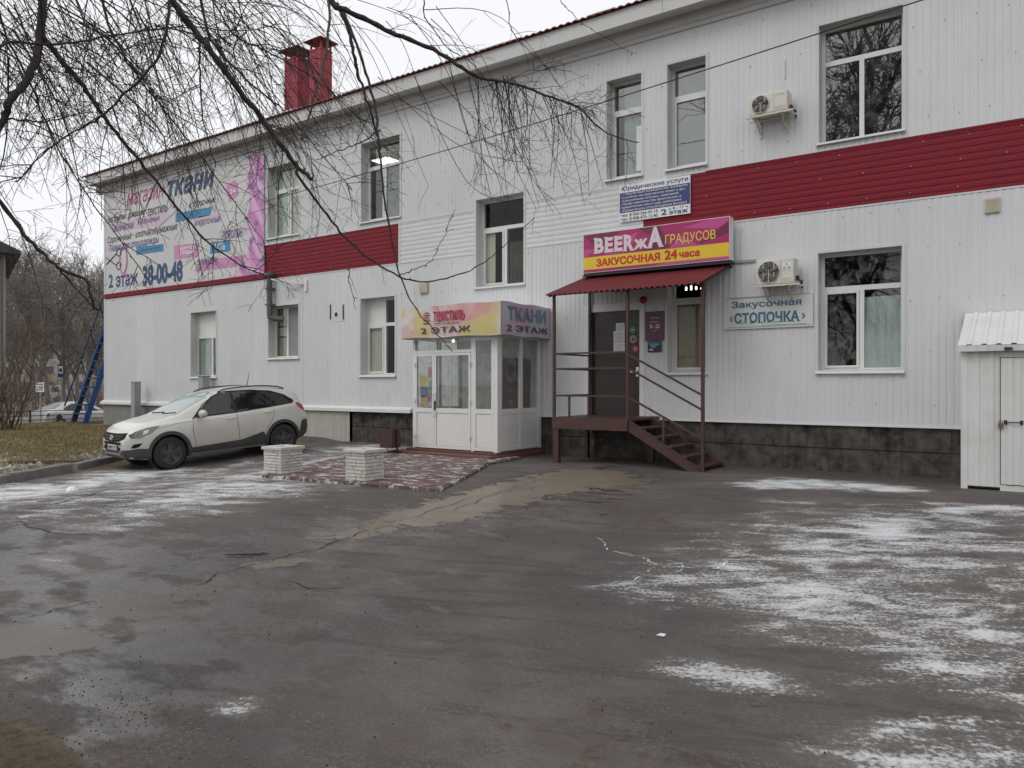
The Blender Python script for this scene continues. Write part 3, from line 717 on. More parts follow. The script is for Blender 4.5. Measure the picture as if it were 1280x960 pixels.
# ---- windows
def window(key, trans=None, mull=None, mull_top=None, kinds=None, sash=(), room=M_ROOM, sill_out=0.07, yf=0.24, apron=0.085, curtain=None, gl=None):
    x0, x1, z0, z1 = OPEN[key]; fw = 0.055; kinds = kinds or {}; gl = gl or M_GLASS
    mb = LB()
    mb.box(x0, x0 + fw, yf, yf + .07, z0, z1); mb.box(x1 - fw, x1, yf, yf + .07, z0, z1); mb.box(x0 + fw, x1 - fw, yf, yf + .07, z0, z0 + fw); mb.box(x0 + fw, x1 - fw, yf, yf + .07, z1 - fw, z1)
    zt = z0 + (z1 - z0) * trans if trans else z1 - fw
    if trans: mb.box(x0 + fw, x1 - fw, yf + .001, yf + .069, zt - .045, zt + .045)
    xm = x0 + (x1 - x0) * mull if mull else None
    zlo, zhi = z0 + fw, (zt - .045 if trans else z1 - fw)
    if mull: mb.box(xm - .04, xm + .04, yf + .001, yf + .069, zlo, zhi)
    xt = x0 + (x1 - x0) * mull_top if mull_top else None
    if xt: mb.box(xt - .035, xt + .035, yf + .001, yf + .069, zt + .045, z1 - fw)
    win = mb.build('window', M_PVC)
    inner = win
    def part(mbx, name, m, **kw): o = MB.build(mbx, name, m, inner, **kw); return o
    cells = []
    if mull: cells += [('bl', x0 + fw, xm - .04, zlo, zhi), ('br', xm + .04, x1 - fw, zlo, zhi)]
    else: cells += [('b', x0 + fw, x1 - fw, zlo, zhi)]
    if trans:
        if xt: cells += [('tl', x0 + fw, xt - .035, zt + .045, z1 - fw), ('tr', xt + .035, x1 - fw, zt + .045, z1 - fw)]
        else: cells += [('t', x0 + fw, x1 - fw, zt + .045, z1 - fw)]
    for nm, a, b, c, d in cells:
        if nm in sash:
            s = MB(); g = 0.045
            s.box(a + .004, a + g, yf - .016, yf + .04, c + .004, d - .004); s.box(b - g, b - .004, yf - .016, yf + .04, c + .004, d - .004)
            s.box(a + g, b - g, yf - .016, yf + .04, c + .004, c + g); s.box(a + g, b - g, yf - .016, yf + .04, d - g, d - .004)
            part(s, 'sash', M_PVC); a += g; b -= g; c += g; d -= g
        s = MB(); s.box(a, b, yf + .025, yf + .033, c, d); k = kinds.get(nm, gl)
        if k: part(s, 'infill_panel' if k in (M_PVC,) else 'pane', k)
    # reveal, outer trim, sill
    s = MB(); e = 0.004
    s.box(x0 - .012, x0, -.004, yf + .07, z0, z1 + .012); s.box(x1, x1 + .012, -.004, yf + .07, z0, z1 + .012); s.box(x0, x1, -.004, yf + .07, z1, z1 + .012)
    part(s, 'reveal', M_REVEAL)
    s = MB(); t = 0.055
    s.box(x0 - t, x0 - .001, -.019, -.003, z0 - apron, z1 + t); s.box(x1 + .001, x1 + t, -.019, -.003, z0 - apron, z1 + t); s.box(x0 - .001, x1 + .001, -.019, -.003, z1 + .001, z1 + t)
    part(s, 'trim', M_REVEAL)
    s = MB(); s.prism([(yf, z0 + .03), (yf, z0 + .0), (-.02, z0 - .02 - .03), (-sill_out, z0 - .02 - .035), (-sill_out, z0 - .045), (-.02, z0 - .0)], 'x', x0 - .045, x1 + .045); part(s, 'sill', M_REVEAL)
    # the room behind
    s = MB(); X0, X1, Z0, Z1, Ya, Yb = x0 - 1.15, x1 + .25, z0 - .45, z1 + .2, yf + .075, 2.6
    s.quad((X0, Yb, Z0), (X1, Yb, Z0), (X1, Yb, Z1), (X0, Yb, Z1)); s.quad((X0, Ya, Z0), (X0, Yb, Z0), (X0, Yb, Z1), (X0, Ya, Z1)); s.quad((X1, Ya, Z0), (X1, Ya, Z1), (X1, Yb, Z1), (X1, Yb, Z0))
    s.quad((X0, Ya, Z0), (X1, Ya, Z0), (X1, Yb, Z0), (X0, Yb, Z0)); s.quad((X0, Ya, Z1), (X0, Yb, Z1), (X1, Yb, Z1), (X1, Ya, Z1))
    s.quad((X0, Ya, Z0), (x0, Ya, Z0), (x0, Ya, Z1), (X0, Ya, Z1)); s.quad((x1, Ya, Z0), (X1, Ya, Z0), (X1, Ya, Z1), (x1, Ya, Z1)); s.quad((X0, Ya, Z0), (X1, Ya, Z0), (X1, Ya, z0), (X0, Ya, z0)); s.quad((X0, Ya, z1), (X1, Ya, z1), (X1, Ya, Z1), (X0, Ya, Z1))
    part(s, 'room', room)
    if curtain:
        for (u0, u1, v0, v1, cm, wav) in curtain:
            s = MB(); a, b = x0 + (x1 - x0) * u0, x0 + (x1 - x0) * u1; c, d = z0 + (z1 - z0) * v0, z0 + (z1 - z0) * v1; N = 26
            for i in range(N + 1):
                x = a + (b - a) * i / N; y = yf + .058 + wav * math.sin(i * 1.3) + wav * .4 * math.sin(i * 3.1); s.v += [(x, y, c), (x, y + wav * .3, d)]
                if i: o = 2 * i; s.f.append((o - 2, o, o + 1, o - 1)); s.mi.append(0)
            part(s, 'curtain', cm, smooth=True, fix=False)
    return win
M_BLIND = mat('cream_blind', (0.62, 0.62, 0.54), 0.8, 0.05); M_SCREEN = mat('grey_screen', (0.25, 0.25, 0.26), 0.8, 0.1)
M_TULLE = mat('pale_green_sheet', (0.47, 0.51, 0.485), 0.8, 0.10, 2.5); M_BRICKC = mat('ochre_curtain', (0.36, 0.29, 0.20), 0.85, 0.2, 7)
M_STAIRC = mat('brown_drape', (0.10, 0.085, 0.075), 0.9, 0.3, 2.0); M_PANEL = M_PVC
window('W1', .68, .52, curtain=[(0.02, .98, .03, .97, M_BLIND, .004)], sash=('bl',))
window('W2', .70, .46, sash=('bl',), curtain=[(.46, .98, .03, .70, M_SCREEN, .003)])
window('W3', .67, .50, sash=('bl',), curtain=[(.05, .25, .03, .66, M_BLIND, .01), (.55, .95, .03, .5, M_STAIRC, .03)], gl=M_GLASS_N, room=M_DARK)
window('W4', .70, sash=('b',), room=M_DARK, kinds={'t': M_GLASS_R}); window('W5', .70, sash=('b',), gl=M_GLASS_R, room=mat('pale_room', (0.42, 0.45, 0.45), .9, .1), curtain=[(0.02, .98, .03, .97, mat('blue_grey_sky_reflection', (0.20, 0.225, 0.23), .7, .05), .002)])  # W5: sheet behind the pane carries the blue-grey of the reflected sky
w6 = window('W6', .70, .49, gl=M_GLASS_R, room=M_ROOM)
window('L1', .62, .60, kinds={'t': M_PVC}, curtain=[(0.05, .58, .03, .62, M_TULLE, .01)])
window('L2', None, .42, room=M_DARK, kinds={'br': M_SCREEN})
window('L3', .66, .53, mull_top=.53, kinds={'tl': M_PVC}, sash=('bl',), curtain=[(0.05, .5, .03, .62, M_BLIND, .03)], room=M_DARK, gl=M_GLASS_N)
window('L4', .74, sash=('b',), curtain=[(0.05, .95, .03, .72, M_BRICKC, .006)], room=M_DARK, gl=M_GLASS_N)
window('L5', .70, .50, sash=('bl',), room=M_DARK, kinds={'t': M_GLASS_D, 'bl': M_GLASS_D}, curtain=[(.52, .98, .02, .62, M_TULLE, .012)])
# L2: boarded narrow light and a sealed hatch; a lit ceiling panel in the office of W2
x0, x1, z0, z1 = OPEN['L2']
for a, b, c, d, mm in ((.06, .36, .05, .40, M_BRICKC), (.06, .36, .43, .60, M_BEIGE), (.06, .36, .63, .95, M_BRICKC)):
    strip(x0 + (x1 - x0) * a, x0 + (x1 - x0) * b, z0 + (z1 - z0) * c, z0 + (z1 - z0) * d, 0.33, 0.345, mm, 'board')
mb = LB()
for i in range(4): mb.box(-16.27 + i * .17, -16.16 + i * .17, 1.1, 1.6, 8.10, 8.12)
mb.build('ceiling_light', emit_mat('lit_panel', (1.0, 0.98, 0.92), 2.2))
mb = LB()
for i, h in enumerate((.13, .16, .12, .07)): mb.box(-6.33 + i * .11, -6.30 + i * .11, 0.42, 0.44, 3.56, 3.56 + h * .55)
mb.build('interior_light', emit_mat('lit_bulb', (1.0, 0.98, 0.95), 4.0))
# notice hung inside the pane of W4
mb = LB(); mb.box(-7.37, -7.22, .245, .25, 6.18, 7.15); note = mb.build('paper_strip', M_PAPER)

# ---- bar door
x0, x1, z0, z1 = OPEN['D']
mb = LB(); mb.box(x0, x0 + .09, -.02, .12, z0, z1); mb.box(x1 - .05, x1, -.02, .12, z0, z1); mb.box(x0 + .09, x1 - .05, -.02, .12, z1 - .10, z1); mb.box(x0 - .06, x0, -.022, 0, z0, z1 + .06); mb.box(x1, x1 + .06, -.022, 0, z0, z1 + .06); mb.box(x0, x1, -.022, 0, z1, z1 + .06)
mb.build('door_frame', M_PVC)
mb = LB(); mb.box(x0 + .09, x1 - .05, .03, .09, z0 + .01, z1 - .10)
door = mb.build('door', M_DOOR, bevel=.004)
s = MB(); s.box(x0 + .2, x1 - .17, .024, .032, z0 + .12, z0 + .95); s.box(x0 + .2, x1 - .17, .024, .032, z0 + 1.05, z1 - .25); s.build('door_panel', M_DOOR, door)
s = MB(); s.box(x1 - .14, x1 - .10, -.03, .03, z0 + .98, z0 + 1.02); s.box(x1 - .26, x1 - .11, -.045, -.025, z0 + .985, z0 + 1.015); s.box(x1 - .15, x1 - .09, .022, .032, z0 + .9, z0 + 1.1); s.build('handle', M_STEEL, door)
strip(x0 - .1, x1 + .1, 0.8, 0.862, -.02, .35, M_CONC, 'threshold'); strip(x0, x1, .86, z1, .12, .3, M_DARK, 'door_backing')

# ---- chimneys on the roof
M_CHIM = mat('red_chimney_steel', (0.29, 0.020, 0.042), 0.5, 0.12, 4, streak=0.15, dirtcol=(.12, .02, .03))
def chimney(pl, pc, pr, ytop, label, Y0=3.0):
    Xc = W(pc, 0, Y0).x; Xl = W(pl, 0, Y0).x; d = ray(pr); t = Xc / d[0]; Y1 = -CAM_D + d[1] * t
    zt = W(pc, ytop, Y0).z; zb = roof_z(Y0) - 0.1
    t_ = thing('chimney', label, 'chimney', (Xc, Y0, zb), 0, 'chimneys on the roof')
    w, dp, h = Xc - Xl, Y1 - Y0, zt - zb
    s = MB()
    for (ax, n, f0) in (('x', max(3, int(w / .115)), 0), ('y', max(3, int(dp / .115)), 1)):
        L = w if ax == 'x' else dp
        for side in (0, 1):
            pr_ = []
            st = L / n
            for i in range(n): pr_ += [(i * st, 0), (i * st + st * .35, 0), (i * st + st * .45, .012), (i * st + st * .9, .012)]
            pr_.append((L, 0))
            for i in range(len(pr_) - 1):
                (a, o1), (b, o2) = pr_[i], pr_[i + 1]
                if ax == 'x':
                    y = (-o1, -o2) if side == 0 else (dp + o1, dp + o2); s.quad((-w + a, y[0], 0), (-w + b, y[1], 0), (-w + b, y[1], h), (-w + a, y[0], h))
                else:
                    x = (o1, o2) if side == 0 else (-w - o1, -w - o2); s.quad((x[0], a, 0), (x[1], b, 0), (x[1], b, h), (x[0], a, h))
    s.build('stack', M_CHIM, t_, fix=False)
    s = MB(); s.box(-w - .02, .02, -.02, dp + .02, h - .06, h - .02); s.build('band', M_CHIM, t_)
    for px_, py_ in ((-.04, .04), (-w + .04, .04), (-.04, dp - .04), (-w + .04, dp - .04)):
        s = MB(); s.box(px_ - .03, px_ + .03, py_ - .03, py_ + .03, h - .05, h + .32); s.build('cap_leg', M_CHIM, t_)
    s = MB(); o = .16; cx, cy = -w / 2, dp / 2
    b = [(-w - o, -o, h + .28), (o, -o, h + .28), (o, dp + o, h + .28), (-w - o, dp + o, h + .28)]
    s.add(b + [(cx, cy, h + .62)] + [(p_[0], p_[1], h + .26) for p_ in b], [(0, 1, 4), (1, 2, 4), (2, 3, 4), (3, 0, 4), (8, 7, 6, 5), (0, 5, 6, 1), (1, 6, 7, 2), (2, 7, 8, 3), (3, 8, 5, 0)]); s.build('cap', M_ROOFRED, t_)
    s = MB(); s.add([(p_[0] * .98 + cx * .02, p_[1] * .98 + cy * .02, h + .29) for p_ in b] + [(cx, cy, h + .65)], [(0, 1, 4), (1, 2, 4), (2, 3, 4), (3, 0, 4)]); s.build('cap_snow', M_SNOW, t_)
    s = MB(); s.box(-w + .08, -.08, .08, dp - .08, h - .1, h - .03); s.build('flue', M_BLACK, t_)
chimney(355.5, 372, 388.5, 69, 'shorter of the two red ribbed-steel roof chimneys, on the left')
chimney(387, 401, 415, 58, 'taller of the two red ribbed-steel roof chimneys, on the right')

# ---- things fixed to the facade
def facade_box(name, label, cat, x0, x1, z0, z1, y0, y1, m, bevel=.005, group=None):
    t_ = thing(name, label, cat, ((x0 + x1) / 2, 0, z0), 0, group); s = MB(); s.box(x0 - (x0 + x1) / 2, x1 - (x0 + x1) / 2, y0, y1, 0, z1 - z0); s.build('housing', m, t_, bevel=bevel); return t_
v = facade_box('wall_vent', 'small square beige vent grille high on the white wall at the right', 'vent', -.955, -.74, 4.40, 4.64, -.05, -.012, M_BEIGE)
for i in range(6): s = MB(); s.box(-.085, .085, -.058, -.05, .03 + i * .034, .045 + i * .034); s.build('louvre', M_BEIGE, v)
v = facade_box('wall_vent', 'small beige vent box on the white wall above the glazed porch', 'vent', -13.36, -13.09, 3.93, 4.2, -.07, -.012, M_BEIGE)
for i in range(6): s = MB(); s.box(-.11, .11, -.078, -.07, .03 + i * .037, .05 + i * .037); s.build('louvre', M_BEIGE, v)
v = facade_box('outlet_plate', 'thin dark wall slots with black dot between the lower windows', 'wall slot', W(411, 0).x, W(431, 0).x, W(420, 402).z, W(420, 402).z + .02, -.012, -.004, M_CLAD)
for px_ in (413.5, 429.5): s = MB(); c = W(px_, 390); s.box(c.x - v.location.x - .022, c.x - v.location.x + .022, -.02, -.012, c.z - v.location.z - .21, c.z - v.location.z + .21); s.build('slot', M_BLACK, v)
s = MB(); c = W(420.5, 393); s.box(c.x - v.location.x - .05, c.x - v.location.x + .05, -.03, -.012, c.z - v.location.z - .05, c.z - v.location.z + .05); s.build('socket', M_BLACK, v, bevel=.01)
# flue pipe at the edge of the banner
t_ = thing('flue_pipe', 'dark grey elbowed flue pipe with cap beside the banner edge', 'pipe', (-19.3, 0, 3.7))
s = MB(); s.tube([(0, -.16, .0), (0, -.16, 1.15)], .085, 12); s.build('pipe', M_GREYPIPE, t_, smooth=False)
s = MB(); s.tube([(0, -.16, .02), (.0, -.15, -.08), (.12, -.06, -.14), (.3, .12, -.14)], .085, 12); s.build('elbow', M_GREYPIPE, t_)
s = MB(); s.lathe([(.09, 1.13), (.15, 1.13), (.16, 1.17), (.15, 1.22), (.03, 1.27), (0, 1.27)], 14, 'z', (0, -.16, 0)); s.build('cap', M_GREYPIPE, t_)
s = MB(); s.box(-.1, .1, -.26, -.012, .74, .79); s.box(-.1, .1, -.26, -.012, .26, .31); s.build('clamp', M_GREYPIPE, t_)
# bracket rail
t_ = thing('wall_bracket', 'pale metal bracket arm below the left burgundy stripe', 'bracket', (-18.35, 0, 4.4))
s = MB(); s.bar((.55, -.02, .12), (-.55, -.40, .30), .05, .06); s.build('arm', M_PVC, t_); s = MB(); s.box(.5, .6, -.06, -.012, -.1, .22); s.build('plate', M_PVC, t_)

def ac_unit(name, label, x0, x1, z0, z1, yb, depth, fan_u, sticker=None, brand=None):
    w, h = x1 - x0, z1 - z0; t_ = thing(name, label, 'air conditioner', (x0, 0, z0), 0, 'air conditioner units on the facade'); yf = -yb - depth
    s = MB(); s.box(0, w, yf, -yb, 0, h); s.build('casing', M_AC, t_, bevel=.018)
    cx, cz, r = fan_u * w, h * .5, min(h * .42, .26)
    s = MB(); s.lathe([(0, yf - .004), (r, yf - .004), (r, yf + .002)], 30, 'y', (cx, 0, cz)); s.build('fan_opening', M_ACG, t_)
    s = MB()
    for k in range(5):
        a = k * 2 * math.pi / 5; pts = [(cx + q * math.cos(a + q * 2), yf - .006 - .004 * j, cz + q * math.sin(a + q * 2)) for j, q in enumerate((.04, r * .5, r * .92))]
        s.tube(pts, [.02, .045, .05], 5)
    s.build('fan_blades', mat('fan_grey', (.13, .12, .11), .5, .1), t_)
    s = MB()
    for rr in (r, r * .8, r * .6, r * .4, r * .2): 
        pts = [(cx + rr * math.cos(a), yf - .016, cz + rr * math.sin(a)) for a in np.linspace(0, 2 * math.pi, 25)]; s.tube(pts, .0035 if rr < r else .009, 4, False)
    for u in (-.5, 0, .5): hh = r * math.sqrt(1 - u * u); s.box(cx + u * r - .006, cx + u * r + .006, yf - .022, yf - .014, cz - hh, cz + hh)
    s.build('fan_grille', M_AC, t_)
    s = MB(); s.box(w * .66, w * .664, yf - .003, yf + .01, .02, h - .02); s.box(w * .68, w - .03, yf - .002, yf + .01, h * .2, h * .205); s.build('panel_seam', M_ACG, t_)
    for i in range(4): s = MB(); s.box(w * .69, w - .04, yf - .004, yf + .001, h * .08 + i * .02, h * .08 + .008 + i * .02); s.build('louvre', M_AC, t_)
    if sticker:
        s = MB(); s.box(w * .7, w * .93, yf - .004, yf, h * .52, h * .82); st = s.build('sticker', M_WHITE, t_)
        lettering('≡ ≡', w * .72, w * .91, h * .55, h * .66, yf - .004, sticker, t_, .01); lettering('ФРОСТ', w * .72, w * .91, h * .69, h * .76, yf - .004, sticker, t_, .01) if False else None
        s = MB(); s.box(w * .79, w * .84, yf - .007, yf - .004, h * .73, h * .79); s.build('emblem', sticker, t_)
    if brand: s = MB(); s.box(w * .74, w * .93, yf - .003, yf, h * .80, h * .83); s.build('nameplate', brand, t_)
    for bx in (w * .14, w * .82):
        s = MB(); s.bar((bx, -.012, -.02), (bx, yf - .02, -.02), .03, .03); s.bar((bx, -.012, -.26), (bx, yf + .08, -.03), .025, .025); s.bar((bx, -.02, -.32), (bx, -.02, 0), .035, .02, (0, 1, 0)); s.build('bracket', M_AC, t_)
    s = MB(); s.bar((-.06, yf + .02, -.018), (w + .1, yf + .02, -.018), .035, .03); s.bar((-.06, -yb - .02, -.018), (w + .1, -yb - .02, -.018), .035, .03); s.build('rail', M_AC, t_)
    s = MB(); s.box(w, w + .04, -yb - .16, -yb - .04, h * .15, h * .32); s.tube([(w + .03, -yb - .08, h * .2), (w + .07, -yb - .05, .02), (w + .05, -.03, -.05), (w + .04, -.012, .1)], .014, 6); s.build('pipes', M_BLACK, t_)
    return t_
pa = W(946, 357, -.42); pb = W(992, 320, -.42)
ac_unit('air_conditioner', 'lower air conditioner unit right above the pale snack bar plate sign', pa.x, pb.x + .0, pa.z, pb.z - .02, .12, .30, .33, mat('sticker_blue', (.10, .32, .55), .5, .05))
pa = W(936, 146, -.42); pb = W(984, 106, -.42)
ac_unit('air_conditioner', 'upper air conditioner unit under bracket beside the big upper right window', pa.x, pb.x, pa.z, pb.z - .07, .12, .30, .31, None, M_GALV)
s = MB(); c = W(981, 76); s.tube([(c.x, -.01, c.z), (c.x, -.03, c.z - .02), (c.x, -.025, c.z - .35)], .012, 6); tag(s.build('conduit_stub', M_PVC), 'short white cable conduit coming out above the upper air conditioner', 'conduit')

# ------------------------------------------------------------------ signs on the facade
def adopt(o, t_):                       # o is written in world coordinates: hang it under t_ without moving it
    o.parent = t_; o.matrix_parent_inverse = Matrix.Translation(-t_.location); return o
def wbox(t_, name, m, x0, x1, y0, y1, z0, z1, bevel=0):
    s = MB(); s.box(x0, x1, y0, y1, z0, z1); return adopt(s.build(name, m, bevel=bevel), t_)
def wtext(t_, body, x0, x1, z0, z1, y, m, bold=0.0, shear=0.0, depth=.003):
    sp_ = z1 - z0 > .17; o = lettering(body, x0, x1, z0, z1, y, m, None, bold, shear, depth, split=sp_)
    for q in (o if sp_ else [o]): adopt(q, t_)
    return o
def wpoly(t_, name, m, poly, y0, y1): s = MB(); s.prism(poly, 'y', y0, y1); return adopt(s.build(name, m), t_)
INK = mat('dark_blue_ink', (0.035, 0.070, 0.165), .5, .1, 2); INKB = mat('black_ink', (0.02, 0.02, 0.025), .5, .1); PINK = mat('pink_print', (0.54, 0.25, 0.43), .45, .08, 1.0)
LPINK = mat('pale_pink_print', (0.58, 0.44, 0.54), .45, .05, 1.0); BLUEP = mat('blue_print', (0.035, 0.21, 0.40), .45, .08, 1.0); LBLUE = mat('pale_blue_print', (0.42, 0.52, 0.60), .45, .05, 1.0)
INKP = mat('magenta_ink', (0.42, 0.08, 0.22), .5, .1)

# fabric shop banner on the upper left wall
bz0, bz1 = 4.98, 8.66; bx0, bx1 = -29.2, -19.72
ban = thing('banner', 'huge pale printed fabric-shop banner on the upper left wall', 'banner', ((bx0 + bx1) / 2, 0, bz0))
M_BAN, nt, p, out = new_mat('banner_vinyl')
P = nt.pos(); g = nt.noise(P, .5, 3); nt.put(p.inputs['Base Color'], nt.mix(nt.ramp(g, .35, .65), (.60, .59, .57), (.54, .54, .545))); p.inputs['Roughness'].default_value = .4
nt.put(p.inputs['Normal'], nt.bump(nt.noise(nt.mapping(P, (1, 1, .5)), 1.2, 2), .25, .05))
wbox(ban, 'sheet', M_BAN, bx0, bx1, -.045, -.025, bz0, bz1)
wbox(ban, 'bottom_rail', M_RED, bx0 - .1, bx1 + .02, -.05, -.012, bz0 - .16, bz0 - .004)
M_SILK, nt, p, out = new_mat('pink_satin_print')      # printed picture of draped pink cloth
P = nt.pos(); wv = nt.node('ShaderNodeTexWave'); nt.put(wv.inputs['Vector'], nt.mapping(P, (1.0, 1, .9), (0, R(35), 0))); wv.inputs['Scale'].default_value = .55; wv.inputs['Distortion'].default_value = 9; wv.inputs['Detail'].default_value = 3; wv.inputs['Detail Scale'].default_value = .8
c = nt.mix(nt.ramp(wv.outputs[1], .1, .9), (.52, .20, .44), (.66, .40, .60)); c = nt.mix(nt.ramp(nt.noise(P, 1.1, 2, .5, 1.5), .52, .66), c, (.16, .12, .27)); nt.put(p.inputs['Base Color'], c); p.inputs['Roughness'].default_value = .4
rr = random.Random(2); poly = [(bx1, bz0), (bx1, bz1)]
for i in range(13): poly.append((W(312, 0).x + .10 * math.sin(i * 1.7) - (.45 if i > 10 else 0) * (i - 10), bz1 - (bz1 - bz0) * i / 12))
wpoly(ban, 'drape_picture', M_SILK, poly, -.049, -.046)
def bt(body, ax, ay, bx, by, m, bold=.0, shear=0.0, base='l'):
    """ax,ay = top left, bx,by = bottom right as measured on the photo"""
    a, b = W(ax, ay), W(bx, by); wtext(ban, body, a.x, b.x, b.z, a.z, -.0478, m, bold, shear, .002)
bt('ткани', 211, 227, 270, 234, INK, .035, .25)
for px_ in (): pass
bt('магазин', 160, 243, 207, 246.5, INKP, .01, .3)
bt('Костюмные · домашний', 137, 270.5, 182, 270.2, INKB, .012, .2); bt('текстиль', 186, 261.5, 211, 265, INKB, .012, .2)
wpoly(ban, 'pink_bar', LPINK, [(W(138, 0).x, W(138, 288).z - .02), (W(205, 0).x, W(205, 279).z - .1), (W(214, 0).x, W(214, 270).z + .05), (W(205, 0).x, W(205, 267).z + .05), (W(140, 0).x, W(140, 281).z)], -.0475, -.0455)
bt('Технические', 142, 281.5, 169, 285.5, INK, .012, .2); bt('Портьерные', 177, 274, 201, 277.5, INK, .012, .2)
bt('Сорочечные · хлопчатобумажные', 136, 296.5, 223.5, 289.5, INKB, .012, .2)
wpoly(ban, 'pink_bar', LPINK, [(W(132, 0).x, W(132, 313).z), (W(200, 0).x, W(200, 302.5).z), (W(200, 0).x, W(200, 300).z), (W(132, 0).x, W(132, 307).z)], -.0475, -.0455)
bt('Ткани для спецодежды', 138, 306.5, 200, 305.5, INK, .012, .2)
wpoly(ban, 'blue_block', BLUEP, [(W(172, 0).x, W(172, 319).z), (W(206, 0).x, W(206, 314.5).z), (W(206, 0).x, W(206, 305).z), (W(172, 0).x, W(172, 309).z)], -.0475, -.0455); bt('Фурнитура', 177, 311.5, 202, 311.5, INK, .0, .1)
wpoly(ban, 'blue_block', BLUEP, [(W(221, 0).x, W(221, 278.5).z), (W(264, 0).x, W(264, 269.5).z), (W(268, 0).x, W(268, 258.5).z), (W(221, 0).x, W(221, 267).z)], -.0475, -.0455)
bt('к блузочные', 238, 252.5, 271, 255.5, INKB, .012, .2)
wpoly(ban, 'pink_bar', LPINK, [(W(240, 0).x, W(240, 282).z), (W(278, 0).x, W(278, 276).z), (W(281, 0).x, W(281, 267).z), (W(250, 0).x, W(250, 271).z)], -.0475, -.0455)
bt('и курточные', 245, 277, 277, 279.5, INK, .012, .2)
wpoly(ban, 'pink_block', PINK, [(W(219, 0).x, W(219, 325).z), (W(250, 0).x, W(250, 321).z), (W(250, 0).x, W(250, 304).z), (W(219, 0).x, W(219, 307).z)], -.0475, -.0455); bt('ПЛЕДЫ', 227, 310, 244, 317.5, M_WHITE, .02)
wpoly(ban, 'pink_block', PINK, [(W(284, 0).x, W(284, 232).z), (W(288, 0).x, W(288, 254).z), (W(300, 0).x, W(300, 244.5).z), (W(299, 0).x, W(299, 229).z), (W(295, 0).x, W(295, 225.5).z)], -.0475, -.0455); bt('24', 289, 237, 296, 242, M_WHITE, .02)
wpoly(ban, 'blue_block', BLUEP, [(W(264, 0).x, W(264, 318).z), (W(290, 0).x, W(290, 314).z), (W(289, 0).x, W(289, 300).z), (W(265, 0).x, W(265, 303.5).z)], -.0475, -.0455); bt('ТЮЛЬ', 270, 305, 283, 312.5, M_WHITE, .02)
wpoly(ban, 'pink_bar', LPINK, [(W(279, 0).x, W(279, 298).z), (W(309, 0).x, W(309, 292).z), (W(309, 0).x, W(309, 283).z), (W(281, 0).x, W(281, 290).z)], -.0475, -.0455); bt('ПОРОЛОН', 280, 289.5, 304.5, 296, INK, .03)
wpoly(ban, 'pink_bar', PINK, [(W(244, 0).x, W(244, 340).z), (W(312, 0).x, W(312, 332).z), (W(312, 0).x, W(312, 318).z), (W(252, 0).x, W(252, 326).z)], -.0475, -.0455); bt('ФЛИЗЕЛИН', 249, 324.5, 274, 329, INK, .02, .1)
bt('2 этаж', 137.5, 343.5, 174, 355.5, INK, .03); bt('38-00-48', 180, 333, 230, 351.5, INK, .05)
s = MB(); c = W(156, 325); s.tube([(c.x + .55 * math.sin(a) * .45, -.049, c.z + .5 * math.cos(a)) for a in np.linspace(0, 6.28, 17)], .035, 4, False); s.tube([(c.x + .1, -.049, c.z - .45), (c.x + .3, -.049, c.z - .75), (c.x + .55, -.049, c.z - .65)], .035, 4); adopt(s.build('ribbon_mark', PINK), ban)
s = MB(); c = W(145, 325); 
for q in (.25, -.25): s.tube([(c.x + .3 + .16 * math.cos(a), -.049, c.z + q + .14 * math.sin(a)) for a in np.linspace(0, 6.28, 11)], .02, 4, False); s.tube([(c.x + .15, -.049, c.z + q * .9), (c.x - .6, -.049, c.z - q * .5)], .02, 4)
adopt(s.build('scissors_mark', INKB), ban)
for px_ in range(14): wbox(ban, 'eyelet', M_GALV, bx1 - .035, bx1 - .015, -.053, -.049, bz0 + .12 + px_ * .26, bz0 + .15 + px_ * .26)

# legal services board
a, b = W(776, 234), W(864, 266); lx0, lx1, lz0, lz1 = a.x, b.x, 5.055, 5.83
leg = thing('signboard', 'white and navy legal services board with phone numbers', 'sign', ((lx0 + lx1) / 2, 0, lz0))
wbox(leg, 'board', M_WHITE, lx0, lx1, -.05, -.02, lz0, lz1)
NAVY = mat('navy_print', (0.035, 0.045, 0.16), .45, .08, 2)
H = lz1 - lz0; L = lx1 - lx0
wbox(leg, 'navy_field', NAVY, lx0 + .005, lx1 - .005, -.052, -.05, lz0 + H * .25, lz0 + H * .80)
wtext(leg, 'Юридические услуги', lx0 + L * .03, lx1 - L * .03, lz0 + H * .825, lz0 + H * .975, -.0505, INK, .018)
for i, tx in enumerate(('- Консультации (гражданское, жилищное,', 'семейное, наследственное право и др.)', '-Оформление исковых заявлений', '-Представительство физических и', 'юридических лиц в суде, арбитраже', '-Юридическое сопровождение бизнеса')):
    zt = lz0 + H * (.79 - .09 * i); wtext(leg, tx, lx0 + L * .03, lx0 + L * (.97, .93, .84, .88, .88, .95)[i], zt - H * .075, zt, -.0525, M_WHITE, .0, 0, .0015)['kind'] = 'stuff'
wtext(leg, 'тел. 8-960-366-47-14', lx0 + L * .02, lx0 + L * .55, lz0 + H * .135, lz0 + H * .225, -.0505, INKB, .01); wtext(leg, 'тел. 8-908-470-13-40', lx0 + L * .02, lx0 + L * .55, lz0 + H * .02, lz0 + H * .11, -.0505, INKB, .01)
wtext(leg, '2', lx0 + L * .60, lx0 + L * .68, lz0 + H * .04, lz0 + H * .20, -.0505, INK, .03); wtext(leg, 'этаж', lx0 + L * .71, lx0 + L * .97, lz0 + H * .03, lz0 + H * .125, -.0505, INK, .03); wtext(leg, 'с 8 - 17 ч.', lx0 + L * .71, lx0 + L * .98, lz0 + H * .155, lz0 + H * .225, -.0505, INKB, .012)

